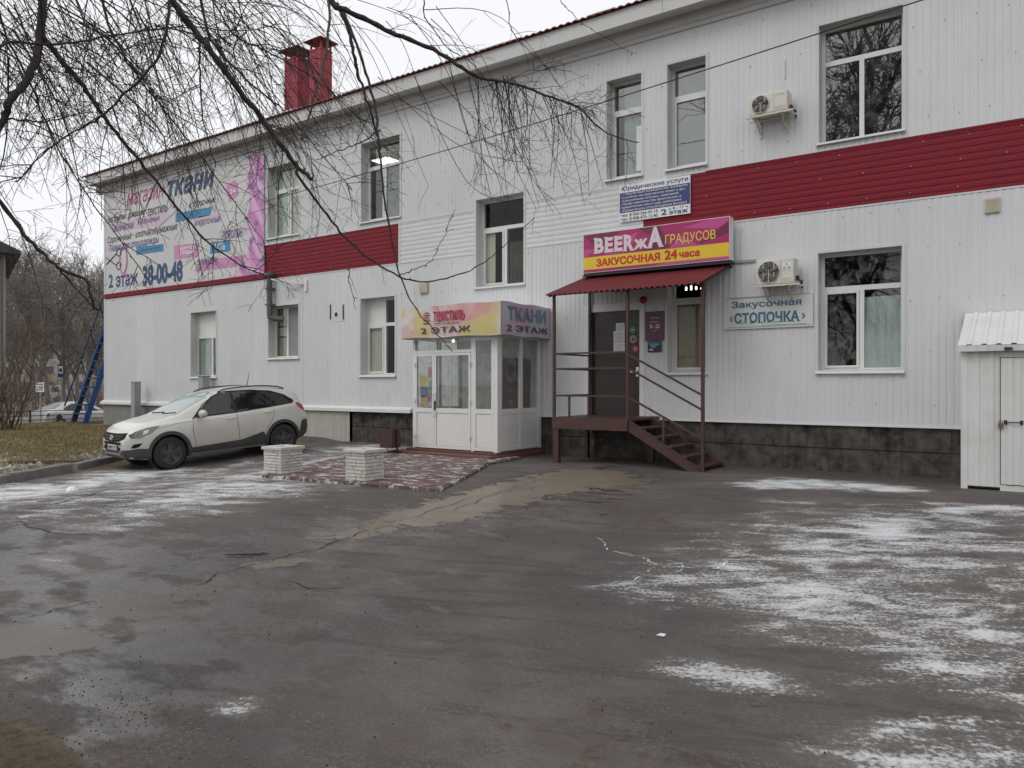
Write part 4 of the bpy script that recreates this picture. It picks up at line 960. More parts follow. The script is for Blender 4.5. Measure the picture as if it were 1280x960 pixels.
# bar light box over the canopy
ys = -.34; a, b = W(729, 292, ys), W(912, 329, ys); x0, x1 = a.x, b.x; z0, z1 = 3.99, 4.83; H = z1 - z0; L = x1 - x0
bar = thing('light_box_sign', 'magenta and yellow bar sign box above the red canopy', 'sign', ((x0 + x1) / 2, 0, z0))
wbox(bar, 'box', M_PVC, x0, x1, ys + .004, -.12, z0, z1); wbox(bar, 'bracket', M_GALV, x0 + .3, x0 + .36, -.12, -.012, z0 + .1, z1 - .1); wbox(bar, 'bracket', M_GALV, x1 - .36, x1 - .3, -.12, -.012, z0 + .1, z1 - .1)
wbox(bar, 'bottom_rail', M_BLACK, x0 - .01, x1 + .01, ys + .03, -.12, z0 - .06, z0 - .002)
MAG = mat('magenta_print', (.36, .012, .115), .35, .06, 2); MAGD = mat('dark_magenta_print', (.155, .010, .055), .35, .06, 2); MAGL = mat('light_magenta_print', (.50, .06, .24), .35, .06, 2); YEL = mat('yellow_print', (.72, .50, .02), .35, .05, 2); REDI = mat('red_ink', (.48, .02, .015), .4, .08); PALE = mat('pale_letter', (.66, .58, .62), .4, .05); YLET = mat('gold_letter', (.70, .48, .07), .4, .05)
wbox(bar, 'face', MAG, x0 + .01, x1 - .01, ys, ys + .004, z0 + .012, z1 - .012)
def sp(u, v): return (x0 + L * u, z0 + H * v)
for pl, mm in (([(.006, .97), (.30, .985), (.10, .60)], MAGD), ([(.006, .60), (.10, .60), (.006, .38)], MAGL), ([(.40, .985), (.55, .985), (.62, .42), (.44, .42), (.52, .7)], MAGD), ([(.70, .86), (.90, .985), (.994, .985), (.994, .9), (.93, .75)], MAGL), ([(.80, .42), (.994, .62), (.994, .88), (.93, .73)], MAGD), ([(.62, .42), (.80, .42), (.70, .70)], MAGL), ([(.16, .42), (.30, .42), (.24, .62)], MAGL), ([(.25, .72), (.40, .9), (.36, .60)], MAGL)):
    wpoly(bar, 'facet', mm, [sp(*q) for q in pl], ys - .0015, ys)
wpoly(bar, 'yellow_strip', YEL, [sp(.004, .085), sp(.996, .085), sp(.996, .40), sp(.004, .40)], ys - .003, ys)
wpoly(bar, 'pink_strip', MAGL, [sp(.5, .02), sp(.996, .02), sp(.996, .082), sp(.6, .082)], ys - .002, ys)
for body, u0, u1, v0, v1 in (('B', .088, .158, .47, .86), ('E', .166, .226, .47, .85), ('E', .236, .296, .47, .85), ('R', .304, .372, .45, .85), ('ж', .378, .470, .47, .72), ('A', .474, .572, .46, .97)):
    t2 = wtext(bar, body, x0 + L * u0, x0 + L * u1, z0 + H * v0, z0 + H * v1, ys - .002, PALE, .05, 0, .012)
s = MB()                                    # slab serifs of the big letters
for u0, u1, v in ((.082, .108, .47), (.082, .108, .84), (.160, .186, .47), (.160, .186, .83), (.230, .256, .47), (.230, .256, .83), (.298, .326, .45), (.298, .326, .83), (.466, .500, .46), (.548, .580, .46), (.365, .383, .45)):
    wbox(bar, 'serif', PALE, x0 + L * u0, x0 + L * u1, ys - .0135, ys - .002, z0 + H * v, z0 + H * (v + .035))

wtext(bar, 'ГРАДУСОВ', x0 + L * .590, x0 + L * .915, z0 + H * .47, z0 + H * .74, ys - .002, YLET, .012, 0, .006)
wtext(bar, 'ЗАКУСОЧНАЯ', x0 + L * .10, x0 + L * .555, z0 + H * .135, z0 + H * .34, ys - .003, REDI, .045); wtext(bar, '24', x0 + L * .585, x0 + L * .67, z0 + H * .14, z0 + H * .37, ys - .003, REDI, .045); wtext(bar, 'часа', x0 + L * .682, x0 + L * .815, z0 + H * .15, z0 + H * .29, ys - .003, REDI, .045)

# pale snack bar plate
x0, x1, z0, z1 = W(905, 0).x, W(1017, 0).x, 2.665, 3.295; H = z1 - z0; L = x1 - x0
stp = thing('signboard', 'pale plate sign with blue serif lettering below the lower air conditioner', 'sign', ((x0 + x1) / 2, 0, z0))
CREAM = mat('cream_plate', (.60, .60, .57), .4, .05, 2, dirt=.15); BLET = mat('steel_blue_letter', (.045, .15, .24), .45, .25, 3)
wbox(stp, 'board', CREAM, x0, x1, -.04, -.015, z0, z1, .003)
def slab(t_, body, u0, u1, v0, v1, bold):
    wtext(t_, body, x0 + L * u0, x0 + L * u1, z0 + H * v0, z0 + H * v1, -.0405, BLET, bold)
slab(stp, 'Закусочная', .10, .88, .60, .86, .03); slab(stp, 'СТОПОЧКА', .13, .855, .17, .50, .045); slab(stp, '«', .075, .115, .24, .40, .02); slab(stp, '»', .88, .92, .24, .40, .02)
s = MB()
for u in (.225, .325, .420, .448, .520, .600, .640, .655, .70, .745, .79, .85): s.box(x0 + L * (u - .016), x0 + L * (u + .016), -.0435, -.0405, z0 + H * .165, z0 + H * .19)
for u0, u1 in ((.23, .33), (.405, .505), (.60, .70)): pass
adopt(s.build('lettering_serifs', BLET), stp)
for v, u0, u1 in ((.965, .03, .97), (.94, .10, .55), (.05, .03, .97), (.085, .45, .93)): wbox(stp, 'rule_line', BLET, x0 + L * u0, x0 + L * u1, -.042, -.04, z0 + H * v, z0 + H * (v + .013))

# plaque and card beside the bar door, sheets and stickers on the door
def plate(name, label, cat, ax, ay, bx, by, m, y=-.02, th=.014, bev=.0):
    a, b = W(ax, ay, y), W(bx, by, y); t_ = thing(name, label, cat, ((a.x + b.x) / 2, 0, b.z)); wbox(t_, 'panel', m, a.x, b.x, y - th, y, b.z, a.z, bev); return t_, a.x, b.x, b.z, a.z, y - th
PLUM = mat('plum_plate', (.085, .010, .028), .35, .08)
pq, x0, x1, z0, z1, y = plate('plaque', 'plum opening-hours plaque right of the bar door', 'plaque', 807, 390, 830.5, 425.5, PLUM)
wbox(pq, 'border', mat('plum_edge', (.15, .03, .05), .4, .05), x0 + .02, x1 - .02, y - .003, y, z0 + .02, z0 + .028)
w = x1 - x0; h = z1 - z0
wtext(pq, '8 - 22', x0 + w * .26, x0 + w * .76, z0 + h * .42, z0 + h * .56, y - .001, M_WHITE, .02); wtext(pq, 'ВРЕМЯ РАБОТЫ', x0 + w * .22, x0 + w * .75, z0 + h * .62, z0 + h * .66, y - .001, M_WHITE, .0); wtext(pq, 'МАГАЗИН', x0 + w * .25, x0 + w * .72, z0 + h * .76, z0 + h * .80, y - .001, M_WHITE, 0); wtext(pq, 'без выходных', x0 + w * .36, x0 + w * .64, z0 + h * .32, z0 + h * .35, y - .001, M_WHITE, 0)
cd, x0, x1, z0, z1, y = plate('notice_card', 'small black and blue card below the plum plaque', 'card', 810, 426.8, 827, 440, INKB)
w = x1 - x0; h = z1 - z0
for q in ((.15, .85, .62, .70), (.25, .6, .45, .53), (.1, .4, .15, .3)): wbox(cd, 'printed_line', LBLUE, x0 + w * q[0], x0 + w * q[1], y - .002, y, z0 + h * q[2], z0 + h * q[3])
wbox(cd, 'blue_band', BLUEP, x0 + w * .05, x0 + w * .95, y - .0015, y, z0 + h * .76, z0 + h * .92)
for (q, lab) in (((770, 404, 781, 413.5), 'uppermost white paper notice taped to the brown bar door'), ((767, 414, 781, 427), 'middle white paper notice taped to the brown bar door'), ((767, 428, 781, 441), 'lowest white paper notice taped to the brown bar door')):
    pp, x0, x1, z0, z1, y = plate('paper_notice', lab, 'notice', *q, M_PAPER, .022, .004); w = x1 - x0; h = z1 - z0
    for i in range(6): wbox(pp, 'text_line', mat('grey_text', (.3, .3, .3), .8, .1), x0 + w * .1, x0 + w * (.9 if i % 3 else .7), y - .0012, y, z0 + h * (.12 + .13 * i), z0 + h * (.15 + .13 * i))
def round_sticker(label, px_, py_, r, m, m2):
    c = W(px_, py_, .02); t_ = thing('sticker', label, 'sticker', (c.x, .02, c.z)); s = MB(); s.lathe([(0, -.003), (r, -.003), (r, .002)], 20, 'y'); s.build('disc', m, t_); s = MB(); s.box(-r * .5, r * .5, -.006, -.003, -r * .08, r * .12); s.box(-r * .12, r * .12, -.006, -.003, -r * .5, r * .5) if m2 is M_BLACK else None; s.build('mark', m2, t_)
round_sticker('round green sticker on the brown bar door', 791, 412.5, .072, mat('green_sticker', (.06, .26, .055), .5, .05), M_WHITE)
round_sticker('grey dial-like sticker in the middle of the brown bar door', 791.5, 424, .085, mat('grey_sticker', (.30, .29, .26), .5, .1), M_BLACK)
round_sticker('red sticker low on the brown bar door', 794.5, 436, .07, mat('red_sticker', (.50, .07, .06), .5, .05), M_WHITE)
c = W(804.5, 375); s = MB(); s.lathe([(0, -.09), (.05, -.085), (.075, -.05), (.08, -.012)], 18, 'y', (c.x, 0, c.z)); tag(s.build('alarm_bell', mat('alarm_red', (.26, .015, .015), .4, .05), smooth=True), 'small round red alarm sounder above the bar door', 'alarm')
s = MB(); c = W(777, 362.5); s.box(c.x - .16, c.x + .16, -.2, -.012, c.z - .05, c.z + .03); tag(s.build('wall_lamp', M_GALV, bevel=.01), 'small grey lamp housing under the canopy above the bar door', 'lamp')

# ------------------------------------------------------------------ steel porch with stairs and canopy
YF = -1.5
pX0, pX1 = W(691, 521, YF).x, W(784, 521, YF).x; pz = W(691, 521, YF).z
sX1 = G(886, 590).x; por = thing('metal_porch', 'brown steel porch with railings and open stairs at the bar door', 'porch', ((pX0 + pX1) / 2, YF, 0))
print('porch', pX0, pX1, pz, sX1)
def pbar(name, a, b, w, h=None, m=None, up=(0, 0, 1), t_=por): s = MB(); s.bar(a, b, w, h, up); return adopt(s.build(name, m or M_BROWNP), t_)
s = MB(); s.box(pX0, pX1, YF, -.03, pz - .05, pz); adopt(s.build('platform', M_BROWNP), por)
wbox(por, 'apron', M_BROWNP, pX0 - .01, pX1 + .01, YF - .02, YF - .001, pz - .235, pz - .03); wbox(por, 'apron', M_BROWNP, pX0 - .012, pX0 + .01, YF + .002, -.05, pz - .235, pz - .052)
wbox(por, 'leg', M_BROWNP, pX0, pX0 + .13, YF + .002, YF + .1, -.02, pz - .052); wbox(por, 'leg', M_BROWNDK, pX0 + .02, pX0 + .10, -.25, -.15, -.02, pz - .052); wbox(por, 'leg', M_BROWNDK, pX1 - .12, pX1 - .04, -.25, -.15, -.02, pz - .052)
sy0, sy1 = YF + .02, -.38; nst = 5; run = sX1 - pX1
for y in (sy0, sy1):
    s = MB(); s.prism([(pX1 - .02, pz - .02), (sX1 - .02, -.02), (sX1 - .3, -.02), (pX1 - .02, pz - .22)], 'y', y - .006, y + .006); adopt(s.build('stringer', M_BROWNP), por)
    pbar('stringer_lip', (pX1, y + .03, pz - .015), (sX1 - .02, y + .03, -.01), .06, .012)
for i in range(1, nst + 1):
    x = pX1 + run * (i - .5) / (nst + .3); z = pz - pz * i / (nst + .6); s = MB(); s.box(x - .15, x + .16, sy0 + .008, sy1 - .008, z - .035, z); adopt(s.build('tread', M_BROWNP), por)
pzr = [W(736, q, YF).z for q in (441, 460.5, 495)]
for z in pzr:
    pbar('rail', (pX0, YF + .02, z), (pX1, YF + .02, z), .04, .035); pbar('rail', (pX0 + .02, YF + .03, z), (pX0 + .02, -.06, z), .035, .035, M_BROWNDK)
for q in (711, 735): x = W(q, 500, YF).x; pbar('baluster', (x, YF + .02, pz), (x, YF + .02, pzr[2]), .035)
eX = W(878, 400, YF).x
for (a, b) in ((442.5, 494.5), (460, 513), (496, 549.5)): pbar('stair_rail', (pX1, YF + .02, W(784, a, YF).z), (eX, YF + .02, W(878, b, YF).z), .04, .035)
x = W(829, 0, YF).x; pbar('baluster', (x, YF + .02, W(829, 552, YF).z), (x, YF + .02, W(829, 523, YF).z), .045)
cz0, cz1 = 3.42, 3.95; cy0 = -1.62; cx0, cx1 = -8.46, -5.17
can = thing('porch_canopy', 'dark red corrugated lean-to canopy on thin posts over the bar door', 'canopy', ((cx0 + cx1) / 2, cy0, 0))
s = MB(); xs_ = np.arange(cx0, cx1 + .001, .0157); n = len(xs_)
for (y, z) in ((cy0 - .06, cz0 - .02), (-.02, cz1), (cy0 - .06, cz0 - .024), (-.02, cz1 - .004)):
    for x in xs_: s.v.append((x, y, z + .018 * math.sin(x * 2 * math.pi / .118)))
for i in range(n - 1): s.f += [(i, i + 1, n + i + 1, n + i), (2 * n + i + 1, 2 * n + i, 3 * n + i, 3 * n + i + 1), (i + 1, i, 2 * n + i, 2 * n + i + 1)]; s.mi += [0, 0, 0]
adopt(s.build('roof_sheet', mat('canopy_red_steel', (.15, .018, .026), .5, .12, 3, streak=.0, dirt=.25, dirtcol=(.10, .03, .035)), fix=False), can)
def cbar(name, a, b, w, h=None, m=None): return pbar(name, a, b, w, h, m, t_=can)
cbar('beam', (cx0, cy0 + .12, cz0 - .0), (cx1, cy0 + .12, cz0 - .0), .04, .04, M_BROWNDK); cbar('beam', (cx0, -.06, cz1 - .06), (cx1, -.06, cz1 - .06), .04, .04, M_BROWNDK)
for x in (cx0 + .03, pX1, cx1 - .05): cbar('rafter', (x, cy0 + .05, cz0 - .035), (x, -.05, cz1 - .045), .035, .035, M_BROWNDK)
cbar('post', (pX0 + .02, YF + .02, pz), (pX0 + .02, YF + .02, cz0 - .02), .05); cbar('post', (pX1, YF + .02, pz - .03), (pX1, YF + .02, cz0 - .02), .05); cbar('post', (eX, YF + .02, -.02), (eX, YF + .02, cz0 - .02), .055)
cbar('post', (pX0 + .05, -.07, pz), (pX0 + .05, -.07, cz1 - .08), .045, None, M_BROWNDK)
cbar('flashing', (cx0 - .1, -.03, cz1 + .03), (cx1 + .45, -.03, cz1 + .03), .03, .05, M_GALV)

# ------------------------------------------------------------------ glazed porch of the fabric shop
VX0, VX1, VY = -12.06, -9.645, -1.71; vb, vt = .14, 2.66
ves = thing('glazed_porch', 'white framed glazed entrance porch with double door and printed fascia', 'entrance porch', ((VX0 + VX1) / 2, VY, 0))
def vz(py): return W(570, py, VY).z
def vx(px_): return W(px_, 500, VY).x
zmid = vz(514); zm1, zm0 = vz(510.5), vz(516.5)
def vbox(name, m, x0, x1, y0, y1, z0, z1, bev=0): return wbox(ves, name, m, x0, x1, y0, y1, z0, z1, bev)
STEP = mat('red_brown_step', (.13, .052, .042), .75, .15, 6, bump=.3, dirt=.35)
vbox('step', STEP, VX0 - .38, VX1 + .12, VY - .42, 0, -.05, .09, .01); vbox('base', STEP, VX0 - .12, VX1 + .04, VY - .1, -.05, .09, vb - .004, .008)
vbox('floor', M_KERB, VX0 + .06, VX1 - .06, VY + .06, -.05, vb - .002, vb + .01)
pw = .07
for (x0, x1, y0, y1) in ((VX0, VX0 + pw, VY, VY + pw), (VX1 - .11, VX1, VY, VY + .11), (VX1 - pw, VX1, -.09, -.02), (VX0, VX0 + pw, -.09, -.02)): vbox('post', M_PVC, x0, x1, y0, y1, vb, vt)
xd0, xd1, xd2 = VX0 + pw, vx(543), vx(588.6); xs0 = vx(592)
vbox('post', M_PVC, xd2 + .002, xs0, VY + .001, VY + .069, vb, vt)
vbox('transom', M_PVC, xd0, xd2, VY + .002, VY + .068, vz(440.5), vz(437)); vbox('header', M_PVC, xd0, VX1 - .11, VY + .003, VY + .066, vt - .06, vt - .001)
def glazed(name, x0, x1, z0, z1, zc0, zc1, y, hinge=None, t=.055):
    """leaf or fixed light: frame, glass above, panel below"""
    s = MB(); s.box(x0, x0 + t, y, y + .06, z0, z1); s.box(x1 - t, x1, y, y + .06, z0, z1); s.box(x0 + t, x1 - t, y, y + .06, z0, z0 + t * 1.2); s.box(x0 + t, x1 - t, y, y + .06, z1 - t, z1); s.box(x0 + t, x1 - t, y, y + .06, zc0, zc1)
    f = adopt(s.build(name, M_PVC), ves)
    s = MB(); s.box(x0 + t, x1 - t, y + .02, y + .03, zc1, z1 - t); s.build('pane', M_GLASS_V, f)
    s = MB(); s.box(x0 + t + .004, x1 - t - .004, y + .014, y + .04, z0 + t * 1.2, zc0); s.build('panel', M_PVC, f)
    s = MB(); s.box(x0 + t, x0 + t + .006, y + .008, y + .016, z0 + t * 1.2, zc0); s.box(x1 - t - .006, x1 - t, y + .008, y + .016, z0 + t * 1.2, zc0); s.box(x0 + t, x1 - t, y + .008, y + .016, zc0 - .006, zc0); s.box(x0 + t, x1 - t, y + .008, y + .016, z0 + t * 1.2, z0 + t * 1.2 + .006); s.build('bead', M_GALV, f)
    return f
dz1 = vz(441); l1 = glazed('door_leaf', xd0 + .004, xd1 - .003, vb + .02, dz1, zm0, zm1, VY - .012); l2 = glazed('door_leaf', xd1 + .003, xd2 - .003, vb + .02, dz1, zm0, zm1, VY - .012)
for x, pr in ((xd0 + .01, l1), (xd2 - .01, l2)):
    for z in (vb + .3, (vb + dz1) / 2, dz1 - .25): s = MB(); s.tube([(x, VY - .03, z - .05), (x, VY - .03, z + .05)], .016, 8); s.box(x - .04, x + .04, VY - .022, VY - .008, z - .02, z + .02); s.build('hinge', M_PVC, pr)
s = MB(); s.tube([(xd1 + .03, VY - .015, zmid - .12), (xd1 + .03, VY - .07, zmid - .12), (xd1 + .03, VY - .07, zmid + .38), (xd1 + .03, VY - .015, zmid + .38)], .014, 8); s.build('pull_handle', M_PVC, l2); s = MB(); s.box(xd1 + .015, xd1 + .05, VY - .03, VY - .011, zmid + .02, zmid + .22); s.build('lock_plate', M_BLACK, l2)
vbox('transom_pane', M_GLASS_V, xd0, xd2, VY + .03, VY + .04, vz(437), vt - .06)
for q in (545, 570): vbox('transom_bar', M_PVC, vx(q) - .02, vx(q) + .02, VY + .003, VY + .066, vz(437), vt - .06)
glazed('fixed_light', xs0, VX1 - .112, vb + .02, vt - .061, zm0, zm1, VY)
# right-hand flank
def flank(y0, y1, X, face):
    t = .05; s = MB(); x0, x1 = (X - .06, X) if face > 0 else (X, X + .06)
    s.box(x0, x1, y0, y0 + t, vb + .02, vt); s.box(x0, x1, y1 - t, y1, vb + .02, vt); s.box(x0, x1, y0 + t, y1 - t, vb + .02, vb + .08); s.box(x0, x1, y0 + t, y1 - t, vt - .06, vt); s.box(x0, x1, y0 + t, y1 - t, zm0, zm1); f = adopt(s.build('flank_frame', M_PVC), ves)
    s = MB(); xm = (x0 + x1) / 2; s.box(xm - .004, xm + .004, y0 + t, y1 - t, zm1, vt - .06); s.build('pane', M_GLASS_V, f); s = MB(); s.box(xm - .012, xm + .016, y0 + t, y1 - t, vb + .08, zm0); s.build('panel', M_PVC, f)
ym = (VY + .11 - .09) / 2 + .03
for X, fc in ((VX1, 1), (VX0, -1)): flank(VY + .112 if fc > 0 else VY + .072, ym, X, fc); flank(ym + .002, -.092, X, fc)
# inside: shop door, posters, lamp
vbox('inner_door', mat('inner_brown_door', (.10, .040, .030), .5, .15, 4), -10.75, -9.95, -.06, -.03, vb, 2.2); vbox('inner_door_glass', M_BLACK, -10.55, -10.15, -.065, -.061, 1.5, 2.05)
vbox('inner_panel', mat('pale_inner_panel', (.58, .57, .55), .7, .1, 3), -11.95, -10.78, -.06, -.03, vb, 2.35)
for (u, v_, cc, nm) in ((0.05, 1.55, (.60, .45, .03), 'yellow'), (.05, 1.30, (.08, .14, .30), 'navy'), (.28, 1.75, (.45, .10, .13), 'crimson'), (.30, 1.45, (.10, .28, .28), 'teal'), (.28, 1.2, (.42, .25, .30), 'rose'), (.07, 1.08, (.50, .33, .22), 'peach')):
    vbox('poster', mat('poster_' + nm, cc, .5, .25, 6), VX0 + .12 + u, VX0 + .36 + u, VY + .075, VY + .08, v_, v_ + .24)
vbox('poster', mat('poster_steel', (.12, .13, .14), .5, .3, 8), vx(601), vx(612), VY + .075, VY + .08, vz(468), vz(452))
s = MB(); s.lathe([(0, 2.54), (.025, 2.545), (.035, 2.57), (.025, 2.60), (0, 2.605)], 12, 'z', (vx(554), VY + .35, 0)); adopt(s.build('bulb', emit_mat('warm_bulb', (1.0, .82, .5), 2.5), smooth=True), ves)
vbox('ceiling', M_PVC, VX0 + .01, VX1 - .01, VY + .07, -.03, vt - .04, vt - .002)
# printed fascia box
FX0, FX1, FY = W(502, 400, -1.93).x, -9.40, -1.93; fz0, fz1 = 2.63, 3.33
M_FAS, nt, p, out = new_mat('fascia_print')
P = nt.pos(); n1 = nt.noise(P, 1.1, 3, .5, .5); n2 = nt.noise(nt.mapping(P, loc=(5, 3, 1)), 1.0, 3, .5, .5)
c = nt.mix(nt.ramp(n1, .42, .60), (.60, .55, .53), (.58, .30, .28)); c = nt.mix(nt.ramp(n2, .46, .60), c, (.56, .47, .20)); c = nt.mix(nt.ramp(nt.noise(nt.mapping(P, loc=(1, 9, 1)), 1.6, 3), .55, .66), c, (.62, .60, .60)); nt.put(p.inputs['Base Color'], c); p.inputs['Roughness'].default_value = .35
nt.put(p.inputs['Normal'], nt.bump(nt.noise(nt.mapping(P, (1.5, 1.5, .8)), 1.6, 3), .5, .06))
M_FAS2, nt, p, out = new_mat('fascia_side_print')
P = nt.pos(); c = nt.mix(nt.ramp(nt.noise(P, 1.5, 3, .5, .4), .45, .60), (.42, .44, .49), (.50, .34, .42)); nt.put(p.inputs['Base Color'], c); p.inputs['Roughness'].default_value = .35; nt.put(p.inputs['Normal'], nt.bump(nt.noise(P, 1.8, 3), .4, .05))
vbox('canopy_core', M_PVC, FX0 + .02, FX1 - .02, FY + .02, -.02, fz0 + .01, fz1 - .01)
# gently slack vinyl faces
def slack(name, A, B, z0, z1, m, nrm):
    s = MB(); n = 18; k = 5; A = Vector(A); B = Vector(B); nrm = Vector(nrm); r = random.Random(len(name))
    for j in range(k + 1):
        for i in range(n + 1):
            u, v_ = i / n, j / k; q = A.lerp(B, u) + nrm * (.012 * math.sin(u * 9 + v_ * 2) * math.sin(v_ * math.pi) + .004)
            s.v.append((q.x, q.y, z0 + (z1 - z0) * v_ + (.012 * math.sin(u * 12) if j in (0, k) else 0)))
    for j in range(k):
        for i in range(n): a = j * (n + 1) + i; s.f.append((a, a + 1, a + n + 2, a + n + 1)); s.mi.append(0)
    return adopt(s.build(name, m, smooth=True, fix=False), ves)
f1 = slack('fascia_front', (FX0, FY, 0), (FX1, FY, 0), fz0, fz1, M_FAS, (0, -1, 0)); f2 = slack('fascia_side', (FX1, FY, 0), (FX1, -.02, 0), fz0, fz1, M_FAS2, (1, 0, 0)); slack('fascia_side', (FX0, -.02, 0), (FX0, FY, 0), fz0, fz1, M_FAS, (-1, 0, 0))
CRIM = mat('crimson_ink', (.42, .02, .07), .4, .1); GREYI = mat('grey_blue_ink', (.13, .19, .28), .4, .2, 4); DK = mat('charcoal_ink', (.05, .045, .05), .45, .2, 3)
Lf = FX1 - FX0; Hf = fz1 - fz0
def ft(body, u0, u1, v0, v1, m, bold, shear=0):
    for o in lettering(body, FX0 + Lf * u0, FX0 + Lf * u1, fz0 + Hf * v0, fz0 + Hf * v1, FY - .02, m, None, bold, shear, .006, split=True): adopt(o, ves)
ft('текстиль', .345, .665, .50, .82, CRIM, .014, .15); ft('торговый дом', .345, .60, .405, .455, DK, .01); ft('2 ЭТАЖ', .215, .72, .13, .32, DK, .012)
for i in range(4): vbox('ribbon_stripe', CRIM, FX0 + Lf * (.24 + .012 * (i % 2)), FX0 + Lf * (.31 - .012 * (i % 2)), FY - .024, FY - .018, fz0 + Hf * (.54 + .075 * i), fz0 + Hf * (.575 + .075 * i))
vbox('ribbon_rule', DK, FX0 + Lf * .24, FX0 + Lf * .31, FY - .024, FY - .018, fz0 + Hf * .44, fz0 + Hf * .47)
def side_text(body, v0, v1, u0, u1, m, bold):
    for o in lettering(body, 0, (u1 - u0) * 1.9, fz0 + Hf * v0, fz0 + Hf * v1, 0, m, None, bold, 0, .006, split=True):
        o.data.transform(Matrix.Translation((FX1 + .02, FY + u0 * 1.9, 0)) @ Matrix.Rotation(R(90), 4, 'Z')); adopt(o, ves)
side_text('ТКАНИ', .46, .88, .12, .90, GREYI, .02); side_text('2 ЭТАЖ', .13, .32, .10, .93, DK, .01)

# ------------------------------------------------------------------ white steel shed at the right
SX0, SY = G(1201, 610).x, -1.17; sX1_ = 1.6; st = W(1201, 437, SY).z; sb = W(1207, 392, 0).z
shed = thing('steel_shed', 'white ribbed steel lean-to shed with padlocked door at the right edge', 'shed', ((SX0 + sX1_) / 2, SY, 0))
M_SHED = mat('white_shed_steel', (.62, .625, .61), .5, .06, 2.5, dirt=.4, dirtcol=(.36, .32, .26), streak=.35)
xd = W(1251, 500, SY).x; xd1_ = xd + .85
def rib2(x0, x1, z0, z1, y, m, name, per=.19):
    s = MB(); pts = [(x0, 0)]; x = x0
    while x < x1 - .02:
        for o, h in ((.07, 0), (.085, 1), (.15, 1), (.165, 0)):
            if x + o < x1: pts.append((x + o, h))
        x += per
    pts.append((x1, 0))
    for i in range(len(pts) - 1): s.quad((pts[i][0], y - .014 * pts[i][1], z0), (pts[i + 1][0], y - .014 * pts[i + 1][1], z0), (pts[i + 1][0], y - .014 * pts[i + 1][1], z1), (pts[i][0], y - .014 * pts[i][1], z1))
    return adopt(s.build(name, m, fix=False), shed)
rib2(SX0 + .09, xd - .012, .05, st, SY, M_SHED, 'front_sheet'); rib2(xd1_ + .01, sX1_, .05, st, SY, M_SHED, 'front_sheet'); rib2(xd, xd1_, .1, st - .14, SY - .012, M_SHED, 'door')
wbox(shed, 'backing', M_BLACK, SX0 + .05, sX1_ - .05, SY + .03, SY + .06, .02, st - .02); wbox(shed, 'lintel', M_SHED, xd - .01, xd1_ + .01, SY - .003, SY + .03, st - .13, st)
wbox(shed, 'corner_post', M_SHED, SX0, SX0 + .09, SY - .008, SY + .08, .0, st); wbox(shed, 'side_wall', M_SHED, SX0 + .005, SX0 + .04, SY + .08, -.02, 0, st + .1); wbox(shed, 'side_wall', M_SHED, sX1_ - .04, sX1_, SY + .02, -.02, 0, st + .1); wbox(shed, 'threshold', M_SHED, xd - .01, xd1_ + .01, SY - .002, SY + .06, .0, .085)
s = MB(); x = SX0 - .03; per = .19
while x < sX1_:
    for a, b, h0, h1 in ((0, .11, 0, 0), (.11, .125, 0, 1), (.125, .175, 1, 1), (.175, .19, 1, 0)):
        y0, y1 = SY - .1, -.02; z0, z1 = st + .06, sb
        s.quad((x + a, y0, z0 + .02 * h0), (x + b, y0, z0 + .02 * h1), (x + b, y1, z1 + .02 * h1), (x + a, y1, z1 + .02 * h0))
    x += per
adopt(s.build('roof_sheet', mat('pale_roof_steel', (.66, .66, .655), .45, .05, 3, dirt=.25, dirtcol=(.45, .45, .43)), fix=False), shed)
wbox(shed, 'roof_fascia', M_SHED, SX0 - .03, sX1_, SY - .105, SY - .085, st - .035, st + .055); wbox(shed, 'soffit', M_SHED, SX0 - .02, sX1_, SY - .085, SY + .0, st + .01, st + .03)
c = W(1251, 531, SY); s = MB(); s.box(c.x - .03, c.x + .03, SY - .06, SY - .02, c.z - .05, c.z + .02); s.tube([(c.x - .02, SY - .04, c.z + .02), (c.x - .02, SY - .04, c.z + .06), (c.x + .02, SY - .04, c.z + .06), (c.x + .02, SY - .04, c.z + .02)], .006, 6); adopt(s.build('padlock', mat('rusty_steel', (.16, .09, .05), .7, .3, 30)), shed)
c = W(1267, 528, SY); s = MB(); s.tube([(c.x - .1, SY - .02, c.z), (c.x - .1, SY - .06, c.z), (c.x + .1, SY - .06, c.z), (c.x + .1, SY - .02, c.z)], .009, 6); s.box(c.x - .12, c.x - .08, SY - .034, SY - .018, c.z - .03, c.z + .03); s.box(c.x + .08, c.x + .12, SY - .034, SY - .018, c.z - .03, c.z + .03); adopt(s.build('door_handle', M_BLACK), shed)
c = W(1261, 436, SY); wbox(shed, 'latch', M_BLACK, c.x - .05, c.x + .05, SY - .13, SY - .105, c.z - .02, c.z + .02)

